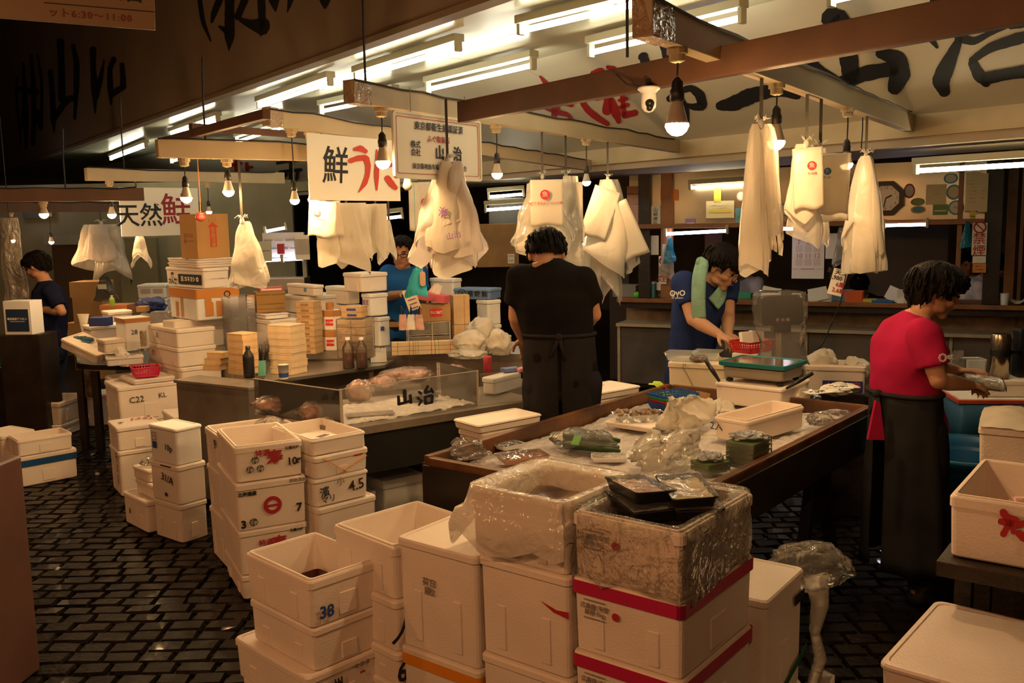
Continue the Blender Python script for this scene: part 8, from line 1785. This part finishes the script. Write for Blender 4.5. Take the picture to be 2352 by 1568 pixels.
for x, y, dz_, yw, w_, d_, l, fl_, tl in ((-.075, .035, -.030, 4, .24, .15, 'lower left black tray under the whitish one', mat('tray_brown_fill', (.2, .09, .05), .4, noise_=.5, nscale=20), (0, 0)), (.075, -.035, -.030, -6, .24, .15, 'lower right black tray mostly hidden', WF, (0, 0)), (-.045, .045, .012, 8, .22, .14, 'upper black tray with white pink fish slices', WF, (.06, .03)), (.065, -.03, .010, -8, .23, .14, 'upper black tray with yellowish white slices', WF2, (-.03, -.05))):
    p = c6 + F6.ex * (x * .6) + F6.ey * (-y * -1.6 if 0 else y * 1.6); 
    o = pack(V((p.x, p.y, z6 + dz_)), w_, d_, .032, F6.yaw + RAD(yw + 50), l, BD, fl_, 'black fish trays on the wrapped box'); o.rotation_euler = (tl[0], tl[1], F6.yaw + RAD(yw + 50))
bm = B(); box(bm, (0, 0, (h1 - .04) / 2), (F6.dx - .12, F6.dy - .12, h1 - .07)); P(obj('fish_packs', bm, mat('packed_dark', (.06, .045, .04), .4, noise_=.6, nscale=15), loc=(F6.c.x, F6.c.y, F6.z - h1 + .012), rot=(0, 0, F6.yaw)), 'dark packed trays filling the wrapped foam box', 'fish')
bm = B(); grid(bm, lambda u, v: V(((u - .5) * (F4.dx - .10), (v - .5) * (F4.dy - .10), .09 + .02 * noise.noise(V((u * 4, v * 4, 1))) + .03 * (u > .4))), 20, 20); P(obj('fish_packs', bm, mat('packed_brown', (.22, .14, .10), .3, noise_=.8, nscale=9, col2=(.03, .025, .025)), smooth=True, loc=(F4.c.x, F4.c.y, F4.z - F4h + .03), rot=(0, 0, F4.yaw)), 'packed dark fish inside the bag lined box', 'fish')
# floppy film at the right of the stack, twisted down to the ground
c = aty(1862, 1300, 2.95 * DK); o = empty('film_bag', c, 0, 'big loose clear bag drooping right of the magenta taped stack', 'plastic bag')
bm = B(); R = bmesh.ops.create_icosphere(bm, subdivisions=4, radius=1)
for v in bm.verts: q = v.co.copy(); n_ = noise.noise_vector(q * 2.2) * .25 + noise.noise_vector(q * 7) * .10; v.co = V(((q.x + n_.x) * .15, (q.y + n_.y) * .09, (q.z + n_.z) * .085))
obj('film', bm, FILM, o, smooth=True); g0_ = aty(1880, 1560, 2.8 * DK) - c
bm = B(); pts = [(.02, 0, -.04), (.03, -.02, -.14), (.01, -.03, -.24), (.03, -.04, -.34), (.0, -.05, -.45), (.06, -.03, -.55), (.05, 0, -c.z + .02)]
tube(bm, pts, [.045, .030, .022, .026, .020, .034, .05], 14); noisy(bm, .012, 22); obj('twisted_tail', bm, LINER, o, smooth=True)
# ---------------------------------------------------------------- writing becomes plain mesh
bpy.context.view_layer.update()
_dg = bpy.context.evaluated_depsgraph_get()
for o in [o for o in SC.objects if o.type == 'FONT']:
    me = bpy.data.meshes.new_from_object(o.evaluated_get(_dg)); n_ = bpy.data.objects.new(o.name, me)
    COL.objects.link(n_); n_.parent = o.parent; n_.location = o.location; n_.rotation_euler = o.rotation_euler; n_.scale = o.scale
    if not me.materials and o.data.materials: me.materials.append(o.data.materials[0])
    nm = o.name; bpy.data.objects.remove(o); n_.name = nm
